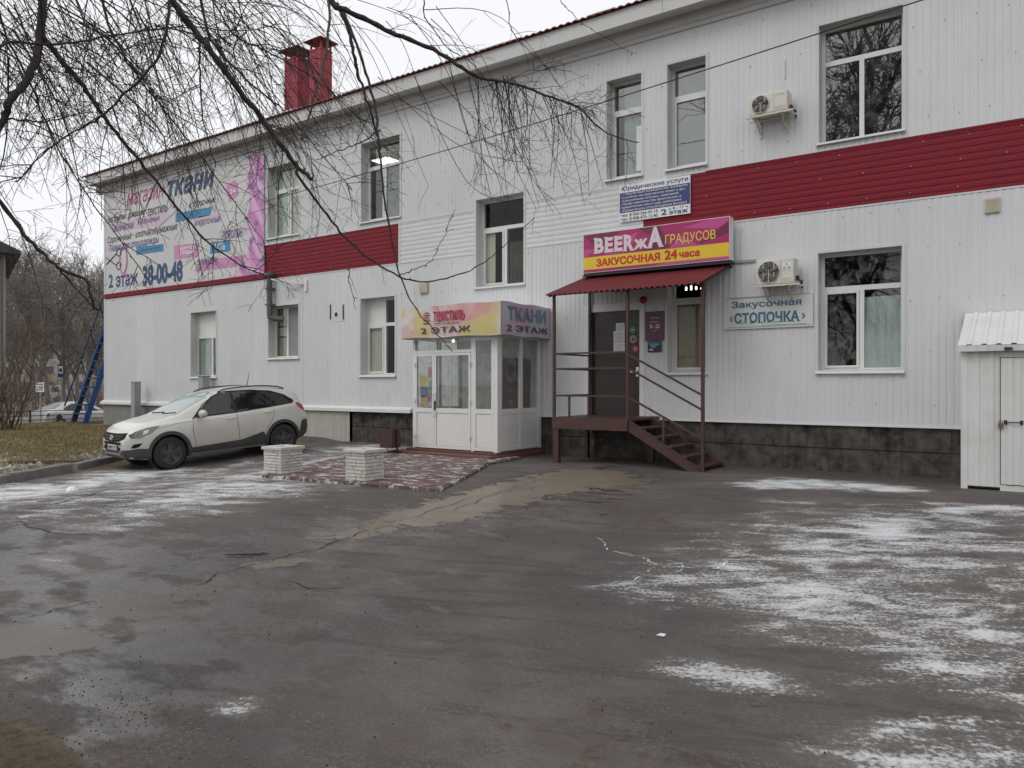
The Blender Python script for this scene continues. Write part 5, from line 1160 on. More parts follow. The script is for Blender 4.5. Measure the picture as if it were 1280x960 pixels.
# ------------------------------------------------------------------ cars
def smooth_interp(xq, tab):
    xs_, vs_ = zip(*tab); return float(np.interp(xq, xs_, vs_))
def car_shell(T):
    """lofted closed body surface, nose at +x; returns an evaluated subdivided mesh"""
    st = T['stations']; rows = []
    for x in st:
        zt, zb, yw, yr, zl_ = [smooth_interp(x, T[k]) for k in ('top', 'belt', 'half', 'roofhalf', 'low')]
        g = max(zt - zb, .015); m_ = zl_ + (zb - zl_) * .38; u_ = zl_ + (zb - zl_) * .70
        half = [(0, zl_), (yw * .86, zl_), (yw * .965, zl_ + .05), (yw * 1.0, m_), (yw * 1.008, u_), (yw * .988, zb - .045), (yw * .955, zb), (yw * .94 + (yr - yw * .94) * .06, zb + .05 * g), (yr + .025, zb + .84 * g), (yr - .05, zb + .945 * g), (yr * .55, zb + .99 * g), (0, zt)]
        rows.append([(x, y, z) for y, z in half] + [(x, -y, z) for y, z in reversed(half[1:-1])])
    s = MB(); n = len(rows[0])
    for r_ in rows: s.v += r_
    for i in range(len(rows) - 1):
        for k in range(n): k2 = (k + 1) % n; s.f.append((i * n + k, i * n + k2, (i + 1) * n + k2, (i + 1) * n + k)); s.mi.append(0)
    s.f.append(tuple(range(n))); s.f.append(tuple(reversed(range((len(rows) - 1) * n, len(rows) * n)))); s.mi += [0, 0]
    return s
def bake(mb, level=2, cutters=()):
    me_ = mb.mesh('cage', M_BLACK); o = bpy.data.objects.new('cage', me_); COL.objects.link(o)
    md = o.modifiers.new('s', 'SUBSURF'); md.levels = level; md.render_levels = level
    cs = []
    for c in cutters:
        co = bpy.data.objects.new('cut', c.mesh('cut', M_BLACK)); COL.objects.link(co); cs.append(co)
        b = o.modifiers.new('b', 'BOOLEAN'); b.object = co; b.operation = 'DIFFERENCE'; b.solver = 'EXACT'
    dg = bpy.context.evaluated_depsgraph_get(); dg.update(); res = bpy.data.meshes.new_from_object(o.evaluated_get(dg))
    for q in [o] + cs: bpy.data.objects.remove(q)
    return res
def bvh_of(me_):
    return BVHTree.FromPolygons([v_.co.copy() for v_ in me_.vertices], [tuple(p_.vertices) for p_ in me_.polygons])
AX = {'y': (lambda u, v_: Vector((u, 3, v_)), Vector((0, -1, 0))), '-y': (lambda u, v_: Vector((u, -3, v_)), Vector((0, 1, 0))), 'x': (lambda u, v_: Vector((4, u, v_)), Vector((-1, 0, 0))), '-x': (lambda u, v_: Vector((-4, u, v_)), Vector((1, 0, 0))), 'z': (lambda u, v_: Vector((u, v_, 4)), Vector((0, 0, -1)))}
def patch(bv, poly, ax, off, name, m, parent, step=.06, back=.012):
    """a panel cut to the outline 'poly' (seen along ax) that follows the body surface, standing 'off' proud of it"""
    mk, d = AX[ax]; pts = []; n = len(poly)
    for i in range(n):
        a, b = Vector(poly[i]), Vector(poly[(i + 1) % n]); k = max(1, int((b - a).length / step))
        pts += [a.lerp(b, j / k) for j in range(k)]
    nb = len(pts); us = [q.x for q in pts]; vs_ = [q.y for q in pts]
    gu = np.arange(min(us), max(us), step); gv = np.arange(min(vs_), max(vs_), step)
    def inside(u, v_):
        c = False
        for i in range(n):
            a, b = poly[i], poly[(i + 1) % n]
            if ((a[1] > v_) != (b[1] > v_)) and u < (b[0] - a[0]) * (v_ - a[1]) / (b[1] - a[1]) + a[0]: c = not c
        return c
    ext = [Vector((u, v_)) for u in gu for v_ in gv if inside(u, v_) and min((q - Vector((u, v_))).length for q in pts) > step * .5]
    r_ = delaunay_2d_cdt(pts + ext, [(i, (i + 1) % nb) for i in range(nb)], [], 1, 1e-6)
    V2, F2, orig = r_[0], r_[2], r_[3]
    s = MB(); hit = []; nrm = []
    for q in V2:
        h = bv.ray_cast(mk(q.x, q.y), d)
        if h[0] is None: h2 = bv.find_nearest(mk(q.x, q.y) + d * 2.2); hit.append(h2[0]); nrm.append(-d)
        else: hit.append(h[0]); nrm.append(h[1] if h[1].dot(d) < 0 else -h[1])
    nv = len(V2); s.v = [tuple(p_ + q * off) for p_, q in zip(hit, nrm)] + [tuple(p_ - q * back) for p_, q in zip(hit, nrm)]
    s.f = [tuple(f) for f in F2]; ed = {}
    for f in F2:
        for i in range(len(f)): e = (f[i], f[(i + 1) % len(f)]); ed[e] = 1
    for (a, b) in list(ed):
        if (b, a) not in ed: s.f.append((b, a, a + nv, b + nv))
    s.mi = [0] * len(s.f)
    o = MB.build(s, name, m, parent, smooth=False, fix=True); 
    return o
def line_patch(bv, pts, ax, w, off, name, m, parent):
    """thin band along a polyline on the body (panel gaps, trims)"""
    mk, d = AX[ax]; s = MB(); P3 = []
    for i in range(len(pts) - 1):
        a, b = Vector(pts[i]), Vector(pts[i + 1]); k = max(1, int((b - a).length / .05))
        for j in range(k + (1 if i == len(pts) - 2 else 0)):
            q = a.lerp(b, j / k); h = bv.ray_cast(mk(q.x, q.y), d)
            if h[0] is not None: P3.append(h[0] + (h[1] if h[1].dot(d) < 0 else -h[1]) * off)
    s.tube(P3, w / 2, 4); return s.build(name, m, parent)
def mirror(poly): return [(u, -v_) if False else (-u, v_) for u, v_ in poly]
def make_wheel(parent, x, y, r, wdt, side, m_rim, spokes=5):
    w_ = bpy.data.objects.new('wheel', None); COL.objects.link(w_); w_.parent = parent; w_.location = (x, y, r)
    s = MB(); h = wdt / 2; s.lathe([(r * .66, -h * .9), (r * .72, -h), (r * .93, -h * .95), (r, -h * .62), (r, h * .62), (r * .93, h * .95), (r * .72, h), (r * .66, h * .9)], 40, 'y'); s.build('tyre', M_RUBBER, w_, smooth=True)
    s = MB(); f = side * h; s.lathe([(r * .67, f * .88), (r * .64, f * .80), (r * .60, f * .30), (0, f * .22)], 32, 'y')
    for k in range(spokes):
        a = 2 * math.pi * k / spokes + .3; c_, s_ = math.cos(a), math.sin(a); pts = []
        for rr_, ww, yy in ((r * .12, .085, f * .70), (r * .36, .075, f * .62), (r * .64, .12, f * .74)):
            for sg in (-1, 1): pts.append((rr_ * c_ - sg * ww / 2 * s_, yy, rr_ * s_ + sg * ww / 2 * c_))
        b_ = [(p_[0], p_[1] - side * .05, p_[2]) for p_ in pts]; o_ = len(s.v); s.v += pts + b_
        for q in (0, 2):
            s.f += [(o_ + q, o_ + q + 1, o_ + q + 3, o_ + q + 2), (o_ + q, o_ + q + 2, o_ + q + 8, o_ + q + 6), (o_ + q + 1, o_ + q + 7, o_ + q + 9, o_ + q + 3)]; s.mi += [0] * 3
    s.lathe([(0, f * .80), (r * .13, f * .78), (r * .18, f * .62)], 18, 'y'); s.lathe([(r * .60, f * .72), (r * .66, f * .92), (r * .69, f * .90)], 32, 'y')
    s.build('rim', m_rim, w_)
    return w_

M_PAINT, nt, p, out = new_mat('champagne_paint')
P = nt.obj(); sepz = nt.node('ShaderNodeSeparateXYZ'); nt.put(sepz.inputs[0], P)
dirtm = nt.math('MULTIPLY', nt.ramp(nt.math('ADD', sepz.outputs[2], nt.math('MULTIPLY', nt.math('SUBTRACT', nt.noise(P, 4, 5, .65), .5), .7)), .95, .25), .55)
nt.put(p.inputs['Base Color'], nt.mix(dirtm, (.64, .625, .575), (.36, .33, .28))); nt.put(p.inputs['Roughness'], nt.mixf(dirtm, .30, .6)); p.inputs['Metallic'].default_value = .12
p.inputs['Coat Weight'].default_value = .7; p.inputs['Coat Roughness'].default_value = .08
M_CLADG = mat('grey_plastic_cladding', (.050, .049, .050), .6, .12, 6, dirt=.35, dirtcol=(.10, .09, .08), objc=True)
def car_glass(name, col, rough=.04):
    if name in MATS: return MATS[name]
    m_, nt_, p_, o_ = new_mat(name); nt_.put(p_.inputs['Base Color'], col); p_.inputs['Roughness'].default_value = rough; p_.inputs['Specular IOR Level'].default_value = .75; return m_
M_TINT = car_glass('tinted_car_glass', (.008, .008, .009)); M_WSH = car_glass('windscreen_glass', (.26, .33, .30), .06); p_ = M_WSH.node_tree.nodes  # windscreen: sky reflection put into the base colour as pale green
M_LAMP = mat('lamp_glass', (.12, .12, .12), .08, .35, 14, spec=.9, coat=1.0, objc=True); M_TAIL = mat('tail_lamp', (.33, .012, .018), .12, .2, 12, coat=1.0, objc=True); M_SILVER = mat('silver_trim', (.30, .30, .30), .35, .05, metal=.3)
M_GRILL = mat('black_grille', (.010, .010, .011), .6, .1, spec=.15); M_RIM = mat('dark_rim', (.055, .055, .056), .45, .1, 20)
M_PLATE = mat('plate_white', (.55, .54, .52), .5, .05)

hatch = dict(
    stations=[-2.085, -2.07, -2.02, -1.95, -1.82, -1.66, -1.5, -1.3, -1.1, -.85, -.55, -.2, .1, .3, .5, .7, .88, 1.0, 1.15, 1.35, 1.55, 1.72, 1.86, 1.95, 2.02, 2.065, 2.085],
    top=[(-2.085, .60), (-2.06, .92), (-2.0, 1.10), (-1.99, 1.22), (-1.87, 1.42), (-1.72, 1.525), (-1.0, 1.60), (-.4, 1.60), (.0, 1.565), (.25, 1.50), (1.08, 1.10), (1.18, 1.075), (1.5, 1.02), (1.78, .965), (1.93, .91), (2.03, .83), (2.065, .72), (2.085, .58)],
    belt=[(-2.085, .56), (-2.06, .85), (-1.95, 1.06), (-1.7, 1.13), (-1.0, 1.075), (0, 1.015), (.85, .985), (1.2, .97), (1.6, .93), (1.85, .87), (2.0, .78), (2.06, .68), (2.085, .54)],
    half=[(-2.085, .66), (-2.0, .78), (-1.8, .84), (-1.3, .875), (-.6, .875), (0, .88), (1.0, .88), (1.45, .87), (1.7, .845), (1.88, .79), (1.98, .72), (2.05, .64), (2.085, .56)],
    roofhalf=[(-2.085, .50), (-1.95, .58), (-1.6, .60), (-1.0, .635), (0, .645), (.3, .66), (.98, .74), (1.2, .74), (1.6, .70), (1.86, .60), (2.0, .50), (2.085, .40)],
    low=[(-2.085, .40), (-2.0, .33), (-1.8, .26), (-1.2, .20), (1.2, .20), (1.7, .22), (1.95, .26), (2.085, .34)])
FA, RA, WR = 1.25, -1.34, .335
sh = car_shell(hatch); cut = []
for ax_ in (FA, RA):
    for sg in (-1, 1):
        c_ = MB(); ring = [(ax_ + .385 * math.cos(a), WR + .01 + .385 * math.sin(a)) for a in np.linspace(0, 2 * math.pi, 32, endpoint=False)]; c_.prism(ring, 'y', sg * .56, sg * 1.2); cut.append(c_)
shell_full = bake(car_shell(hatch), 2); bv = bvh_of(shell_full)
body_me = bake(sh, 2, cut)
# car stands nose out, rear to the wall
fw, rw = C(213, 586, 16.0), C(356, 566, 17.9)
fz_, rz_ = gzf(fw.x, fw.y), gzf(rw.x, rw.y)
dirc = Vector((fw.x - rw.x, fw.y - rw.y, 0)).normalized(); leftv = Vector((-dirc.y, dirc.x, 0))
print('car wheels', fw, rw, fz_, rz_, (fw - rw).length, leftv)
car = thing('parked_car', 'champagne crossover hatchback parked nose-out with dark lower cladding', 'car')
front_c = Vector((fw.x, fw.y, 0)) - leftv * .80; rear_c = front_c - dirc * (FA - RA)
fzc = .5 * (gzf(fw.x, fw.y) + gzf(*(front_c - leftv * .8)[:2])); rp = rear_c + leftv * .8; rzc = .5 * (gzf(rp.x, rp.y) + gzf(*(rear_c - leftv * .8)[:2]))
pitch = math.atan2(rzc - fzc, FA - RA)
org = front_c - dirc * FA; t_fr = FA / (FA - RA)
car.location = (org.x, org.y, fzc + (rzc - fzc) * t_fr)
car.rotation_euler = Matrix.Rotation(math.atan2(dirc.y, dirc.x), 4, 'Z').to_euler(); q1 = Quaternion((0, 0, 1), math.atan2(dirc.y, dirc.x)) @ Quaternion((0, 1, 0), pitch); car.rotation_mode = 'QUATERNION'; car.rotation_quaternion = q1
body_me.materials.clear(); body_me.materials.append(M_PAINT); body_me.name = 'body'
body_me.polygons.foreach_set('use_smooth', [True] * len(body_me.polygons))
body = bpy.data.objects.new('body', body_me); COL.objects.link(body); body.parent = car
try: body_me.set_sharp_from_angle(angle=R(38))
except Exception: pass
for ax_ in (FA, RA):
    for sg in (-1, 1):
        s = MB(); aa = np.linspace(0, 2 * math.pi, 29)[:-1]
        ro = [(ax_ + .382 * math.cos(a), sg * .57, WR + .01 + .382 * math.sin(a)) for a in aa]; ri = [(q[0], sg * .80, q[2]) for q in ro]; n = len(ro); s.v = ro + ri
        s.f = [(i, (i + 1) % n, n + (i + 1) % n, n + i) for i in range(n)] + [tuple(range(n))]; s.mi = [0] * len(s.f); s.build('wheel_well', M_BLACK, car)
        make_wheel(car, ax_, sg * .785, WR, .205, sg, M_RIM)
        # arch flare: band round the wheel opening that follows the flank
        a0, a1 = (R(-18), R(200)) if ax_ > 0 else (R(-22), R(198)); N = 26; outer = []; inner = []
        for i in range(N + 1):
            a = a0 + (a1 - a0) * i / N; outer.append((ax_ + .445 * math.cos(a), WR + .01 + .445 * math.sin(a))); inner.append((ax_ + .378 * math.cos(a), WR + .01 + .378 * math.sin(a)))
        patch(bv, [(u, max(v_, .205)) for u, v_ in outer] + [(u, max(v_, .205)) for u, v_ in reversed(inner)], 'y' if sg > 0 else '-y', .022, 'wheel_arch_trim', M_CLADG, car, .05, .03)
for ax_, sg in (('y', 1), ('-y', -1)):
    patch(bv, [(.84, .205), (.80, .395), (.35, .41), (-.35, .44), (-.84, .56), (-.93, .42), (-.93, .205)], ax_, .014, 'sill_cladding', M_CLADG, car, .07, .03)
    patch(bv, [(-1.76, .22), (-1.80, .50), (-1.86, .72), (-2.02, .74), (-2.075, .5), (-2.06, .36)], ax_, .016, 'rear_cladding', M_CLADG, car, .06, .03)
    patch(bv, [(1.64, .215), (1.66, .47), (1.86, .49), (2.03, .47), (2.03, .32), (1.9, .24)], ax_, .014, 'front_cladding', M_CLADG, car, .06, .03)
    # glazing
    patch(bv, [(.70, 1.035), (.24, 1.425), (.02, 1.505), (-.6, 1.515), (-1.15, 1.47), (-1.45, 1.37), (-1.70, 1.22), (-1.68, 1.16), (-1.0, 1.10), (-.2, 1.045)], ax_, .004, 'window_surround', M_BLACK, car, .035)
    sw = patch(bv, [(.63, 1.045), (.60, 1.09), (.22, 1.40), (.02, 1.475), (-.18, 1.49), (-.20, 1.055)], ax_, .009, 'front_side_window', M_TINT, car, .035)
    patch(bv, [(-.26, 1.055), (-.245, 1.49), (-.75, 1.48), (-1.10, 1.44), (-1.10, 1.115)], ax_, .009, 'rear_side_window', M_TINT, car, .035)
    patch(bv, [(-1.14, 1.118), (-1.14, 1.425), (-1.38, 1.36), (-1.60, 1.255), (-1.66, 1.185), (-1.60, 1.155)], ax_, .009, 'quarter_window', M_TINT, car, .035)
    line_patch(bv, [(.74, .985), (.45, 1.28), (.20, 1.43), (-.1, 1.515), (-.7, 1.51), (-1.2, 1.445), (-1.5, 1.34), (-1.70, 1.19)], ax_, .022, .006, 'window_trim', M_BLACK, car)
    line_patch(bv, [(.70, 1.02), (-.2, 1.045), (-1.0, 1.098), (-1.66, 1.15)], ax_, .02, .006, 'belt_trim', M_BLACK, car)
    for pts in ([(.74, .97), (.76, .75), (.72, .50), (.70, .40)], [(-.24, 1.04), (-.25, .75), (-.28, .43)], [(-1.12, 1.09), (-1.16, .95), (-1.06, .78), (-.92, .60), (-.90, .50)]): line_patch(bv, pts, ax_, .010, .000, 'door_gap', M_BLACK, car)
    line_patch(bv, [(1.5, .86), (1.1, .93), (.78, .955)], ax_, .008, .0, 'bonnet_gap', M_CLADG, car)
    # mirror, handles
    s = MB(); s.tube([(.60, sg * .84, 1.04), (.58, sg * .93, 1.06)], .03, 8); s.build('mirror_arm', M_BLACK, car)
    s = MB(); s.lathe([(0, -.085), (.05, -.08), (.075, -.045), (.085, 0), (.07, .05), (.04, .075), (0, .08)], 14, 'x', (0, 0, 0)); mo = s.build('mirror', M_PAINT, car, smooth=True); mo.location = (.58, sg * .99, 1.09); mo.scale = (.95, 1.55, 1.1)
    for hx, hz in ((-.10, .935), (-1.00, 1.0)):
        h_ = bv.ray_cast(Vector((hx, sg * 3, hz)), Vector((0, -sg, 0)))[0]; s = MB(); s.tube([(hx - .10, h_.y + sg * .006, hz), (hx - .08, h_.y + sg * .032, hz), (hx + .08, h_.y + sg * .032, hz - .004), (hx + .10, h_.y + sg * .006, hz - .006)], .015, 8); s.build('door_handle', M_PAINT, car, smooth=True)
    # X-shaped flank creases
    line_patch(bv, [(.66, .86), (.40, .80), (.10, .68)], ax_, .028, -.006, 'flank_crease', M_PAINT, car); line_patch(bv, [(-.55, .80), (-.80, .90), (-1.2, .955), (-1.6, .95), (-1.78, .87)], ax_, .028, -.006, 'flank_crease', M_PAINT, car)
    # lamps
    patch(bv, [(1.42, .92), (1.66, .90), (1.88, .84), (1.99, .77), (1.96, .70), (1.82, .70), (1.60, .78)], ax_, .007, 'headlight', M_LAMP, car, .04)
    patch(bv, [(1.64, .86), (1.74, .845), (1.77, .76), (1.68, .79)], ax_, .010, 'headlight_reflector', M_WHITE, car, .03)
    patch(bv, [(-1.72, 1.12), (-1.80, 1.15), (-1.96, 1.05), (-2.03, .93), (-1.96, .93), (-1.84, 1.0)], ax_, .010, 'tail_light', M_TAIL, car, .04)
    patch(bv, [(1.78, .60), (1.93, .585), (1.98, .51), (1.90, .505), (1.84, .53)], ax_, .008, 'fog_lamp_recess', M_GRILL, car, .035)
    s = MB(); 
    rp_ = [bv.ray_cast(Vector((x_, sg * .60, 3)), Vector((0, 0, -1)))[0] for x_ in np.linspace(.05, -1.55, 12)]; s.tube([q + Vector((0, 0, .012 if i in (0, 11) else .045)) for i, q in enumerate(rp_)], .017, 6); s.build('roof_rail', M_CLADG, car)
# windscreen and rear glass (seen from the front / rear)
patch(bv, [(-.72, 1.095), (.72, 1.095), (.61, 1.48), (.30, 1.525), (-.30, 1.525), (-.61, 1.48)], 'x', .006, 'windscreen', M_WSH, car, .08)
patch(bv, [(-.60, 1.16), (.60, 1.16), (.54, 1.42), (-.54, 1.42)], '-x', .004, 'rear_window', M_TINT, car, .08)
for y0_, y1_ in ((.1, .62), (-.45, .08)): line_patch(bv, [(y0_, 1.112), ((y0_ + y1_) / 2, 1.118), (y1_, 1.135)], 'x', .018, .018, 'wiper', M_BLACK, car)
# face: grille, chrome bars, plate, bumper openings
patch(bv, [(-.62, .815), (-.30, .80), (0, .795), (.30, .80), (.62, .815), (.60, .70), (.36, .635), (0, .62), (-.36, .635), (-.60, .70)], 'x', .006, 'grille', M_GRILL, car, .05)
for z_ in (.735, .68): line_patch(bv, [(-.50 + (.75 - z_), z_ + .022), (-.2, z_), (.2, z_), (.50 - (.75 - z_), z_ + .022)], 'x', .010, .010, 'grille_bar', M_SILVER, car)
h_ = bv.ray_cast(Vector((4, 0, .70)), Vector((-1, 0, 0)))[0]; s = MB(); s.tube([(h_.x + .024, .085 * math.cos(a), .705 + .05 * math.sin(a)) for a in np.linspace(0, 2 * math.pi, 21)], .010, 6, False); s.tube([(h_.x + .024, -.05, .735), (h_.x + .024, 0, .66), (h_.x + .024, .03, .75)], .011, 6); s.build('emblem', M_STEEL, car)
patch(bv, [(-.46, .62), (.46, .62), (.42, .43), (-.42, .43)], 'x', .006, 'lower_grille', M_GRILL, car, .05)
patch(bv, [(-.66, .47), (.66, .47), (.68, .33), (-.68, .33)], 'x', .008, 'bumper_insert', M_CLADG, car, .05)
patch(bv, [(-.46, .40), (.46, .40), (.40, .355), (-.40, .355)], 'x', .012, 'skid_plate', M_SILVER, car, .04)
for sg in (1, -1): line_patch(bv, [(sg * .36, .57), (sg * .50, .50), (sg * .52, .46), (sg * .38, .42)], 'x', .03, .004, 'x_trim', M_PAINT, car)
s = MB(); s.box(h_.x + .012, h_.x + .028, -.26, .26, .455, .565); pl_ = s.build('number_plate', M_PLATE, car, bevel=.004)
o = lettering('Н508ТУ 73', -.235, .235, .475, .545, 0, INKB, pl_, .0, 0, .002); o.data.transform(Matrix.Translation((h_.x + .029, 0, 0)) @ Matrix.Rotation(R(90), 4, 'Z'))
h2 = bv.ray_cast(Vector((-.95, 0, 3)), Vector((0, 0, -1)))[0]; s = MB(); s.tube([h2 - Vector((0, 0, .01)), h2 + Vector((-.10, 0, .35))], [.009, .004], 6); s.build('antenna', M_BLACK, car)

# ------------------------------------------------------------------ planters of stacked split stone
M_STONE = [mat('split_stone_%d' % i, c_, .9, .10, 12, bump=.7, bscale=45, dirt=.2, dirtcol=(.40, .37, .33), objc=True) for i, c_ in enumerate(((.58, .55, .51), (.55, .52, .475), (.61, .585, .545)))]
M_CAPS = mat('planter_cap', (.54, .50, .46), .8, .12, 8, bump=.4, dirt=.2)
def planter(px_, py_, label, wd, ht):
    c_ = G(px_, py_, .05); t_ = thing('stone_planter', label, 'planter', (c_.x, c_.y, .05), R(2), 'stone planters on the red paving'); r_ = random.Random(int(px_)); nrow = 8; rh = (ht - .05) / nrow; hw = wd / 2
    s = MB(); s.box(-hw + .03, hw - .03, -hw + .03, hw - .03, 0, ht - .06); s.build('core', M_CAPS, t_)
    for k in range(nrow):
        for side in range(4):
            x = -hw; end = hw
            while x < end - .02:
                L_ = min(r_.uniform(.12, .26), end - x)
                if end - x - L_ < .06: L_ = end - x
                pr_ = r_.uniform(0, .010); j = lambda: r_.uniform(-.004, .004)
                z0_, z1_ = k * rh + .001, (k + 1) * rh - .001
                v8 = [(x + .003, -hw + .05, z0_), (x + L_ - .003, -hw + .05, z0_), (x + L_ - .003, -hw + .05, z1_), (x + .003, -hw + .05, z1_), (x + .006 + j(), -hw - pr_ + j(), z0_ + .004), (x + L_ - .006 + j(), -hw - pr_ + j(), z0_ + .004 + j() * .5), (x + L_ - .006 + j(), -hw - pr_ + j(), z1_ - .004 + j() * .5), (x + .006 + j(), -hw - pr_ + j(), z1_ - .004)]
                a = side * math.pi / 2; ca, sa = math.cos(a), math.sin(a); s = MB(); s.add([(p_[0] * ca - p_[1] * sa, p_[0] * sa + p_[1] * ca, p_[2]) for p_ in v8], [(4, 5, 6, 7), (0, 1, 5, 4), (1, 2, 6, 5), (2, 3, 7, 6), (3, 0, 4, 7)]); s.build('stone', r_.choice(M_STONE), t_)
                x += L_
    s = MB(); o = .035; i_ = .14
    for a in range(4):
        ca, sa = math.cos(a * math.pi / 2), math.sin(a * math.pi / 2); q = [(-hw - o, -hw - o), (hw + o, -hw - o), (hw - i_, -hw + i_), (-hw + i_, -hw + i_)]
        s.prism([(x_ * ca - y_ * sa, x_ * sa + y_ * ca) for x_, y_ in q], 'z', ht - .055, ht)
    s.build('rim', M_CAPS, t_, bevel=.008)
    s = MB(); s.lathe([(0, ht + .012), (.10, ht + .004), (.12, ht - .01)], 9, 'z', (-hw * .2, -hw - .0, 0)) if False else None
    s = MB(); s.box(-hw + .1, hw - .1, -hw + .1, hw - .1, ht - .2, ht - .08); s.build('soil', mat('planter_soil', (.06, .045, .035), .95, .3, 20, bump=1, bscale=40), t_)
planter(354, 590, 'pale stone planter nearer the parked car', .46, .46); planter(456, 599, 'pale stone planter at the outer edge of the red paving', .43, .50)
# litter bin
c_ = G(488, 566, .05); bn = thing('litter_bin', 'square brown steel litter bin on legs left of the glazed porch', 'bin', (c_.x, c_.y, gzf(c_.x, c_.y)), R(6))
s = MB(); 
for (x0, x1, y0, y1) in ((-.17, -.155, -.16, .16), (.155, .17, -.16, .16), (-.155, .155, -.16, -.145), (-.155, .155, .145, .16)): s.box(x0, x1, y0, y1, .17, .60)
s.box(-.155, .155, -.145, .145, .17, .19); s.build('bucket', mat('bin_brown', (.060, .024, .021), .55, .15, 12), bn)
for x in (-.13, .13):
    s = MB(); s.tube([(x, -.16, .0), (x, -.05, .12), (x, .05, .12), (x, .16, .0)], .012, 6); s.build('leg', M_BLACK, bn)
s = MB(); s.bar((.19, 0, 0), (.19, 0, .66), .03, .03); s.build('post', M_BROWNDK, bn)
# grey bollard post and AC condenser duct near the car
c_ = C(170, 516, 27.0); s = MB(); zb_ = gzf(c_.x, c_.y); s.box(-.12, .12, -.12, .12, -.1, C(170, 478, 27.0).z - zb_); s.box(-.13, .13, -.13, .13, C(170, 478, 27.0).z - zb_, C(170, 478, 27.0).z - zb_ + .03); o = s.build('metal_post', M_GALV, loc=(c_.x, c_.y, zb_), bevel=.01); tag(o, 'grey square steel post standing left of the parked car', 'post')
c_ = C(255, 500, 24.8); o = MB(); zb_ = gzf(c_.x, c_.y); o.box(-.13, .13, -.13, .13, -.1, C(255, 471, 24.8).z - zb_); o.box(-.15, .15, -.15, .15, C(255, 471, 24.8).z - zb_, C(255, 471, 24.8).z - zb_ + .04); o = o.build('metal_post', M_GALV, loc=(c_.x, c_.y, zb_), bevel=.01); tag(o, 'grey square steel post behind the parked car under a window', 'post')

# ------------------------------------------------------------------ bare trees
def bark(name, c1, c2):
    m_, nt_, p_, o_ = new_mat(name); P_ = nt_.pos(); n_ = nt_.noise(nt_.mapping(P_, (1, 1, .25)), 28, 5, .65)
    nt_.put(p_.inputs['Base Color'], nt_.mix(nt_.ramp(n_, .35, .7), c1, c2)); p_.inputs['Roughness'].default_value = .9; nt_.put(p_.inputs['Normal'], nt_.bump(n_, .8, .01)); return m_
M_BARK = bark('dark_bark', (.030, .024, .021), (.075, .062, .053)); M_TWIG = bark('twig_bark', (.034, .025, .022), (.066, .05, .043)); M_PALEB = bark('pale_bark', (.09, .075, .062), (.17, .15, .13))
M_FARB = bark('hazed_bark', (.13, .115, .103), (.21, .188, .168)); M_FART = bark('hazed_twig', (.16, .136, .118), (.24, .208, .182))  # distance haze painted in by lighter bark and twig colours

def catmull(pts, n=6):
    P_ = [pts[0]] + list(pts) + [pts[-1]]; out_ = []
    for i in range(1, len(P_) - 2):
        a, b, c, d = P_[i - 1:i + 3]
        for k in range(n):
            t = k / n; out_.append(.5 * ((2 * b) + (c - a) * t + (2 * a - 5 * b + 4 * c - d) * t * t + (3 * b - a - 3 * c + d) * t ** 3))
    out_.append(P_[-2]); return out_
def wander(r_, start, d, L, n, droop, jit):
    pts = [start.copy()]; d = d.normalized()
    for i in range(n):
        d = (d + Vector((r_.gauss(0, jit), r_.gauss(0, jit), r_.gauss(0, jit) - droop))).normalized(); pts.append(pts[-1] + d * (L / n))
    return pts
def twigs(mb, r_, pts, r0, dens, L, level, droop=.10, sides=3, spread=1.0, tip=.0012):
    """side shoots along a branch polyline"""
    tot = sum((pts[i + 1] - pts[i]).length for i in range(len(pts) - 1)); n = int(tot * dens + r_.random())
    for _ in range(n):
        f = r_.random() ** .8; k = min(int(f * (len(pts) - 1)), len(pts) - 2); a, b = pts[k], pts[k + 1]; p_ = a.lerp(b, r_.random()); ax = (b - a).normalized()
        side = ax.orthogonal().normalized(); side.rotate(Quaternion(ax, r_.uniform(0, 6.28)))
        d = (ax * r_.uniform(.3, 1.0) + side * spread * r_.uniform(.5, 1.1)).normalized(); LL = L * r_.uniform(.35, 1.15) * (1 - .35 * f); nseg = 5 if level else 4
        q = wander(r_, p_, d, LL, nseg, droop * r_.uniform(.3, 1.5), .12); rr_ = r0 * r_.uniform(.7, 1.1)
        mb.tube(q, [rr_ + (tip - rr_) * i / nseg for i in range(nseg + 1)], sides, False)
        if level: twigs(mb, r_, q, max(tip * 1.15, rr_ * .55), dens * 1.25, L * .45, level - 1, droop, sides, spread, tip)

# overhanging tree: trunk stands just left of the picture, its limbs hang across the upper left
r_ = random.Random(11)
tb = C(-330, 0, 5.2); tbase = Vector((tb.x, tb.y, gzf(tb.x, tb.y)))
elm = thing('bare_tree', 'bare overhanging tree whose dark drooping branches cross the upper left', 'tree', tbase)
trunk = catmull([tbase + Vector(q) for q in ((0, 0, -.2), (.03, 0, 1.2), (-.05, .05, 2.8), (.12, -.02, 4.4), (.3, .1, 6.0), (.35, .3, 7.6), (.6, .5, 9.3))], 5)
s = MB(); s.tube(trunk, [.27 - .2 * (i / (len(trunk) - 1)) ** .8 for i in range(len(trunk))], 14); adopt(s.build('trunk', M_BARK, smooth=True), elm)
def tz(z):
    return min(trunk, key=lambda q: abs(q.z - tbase.z - z))
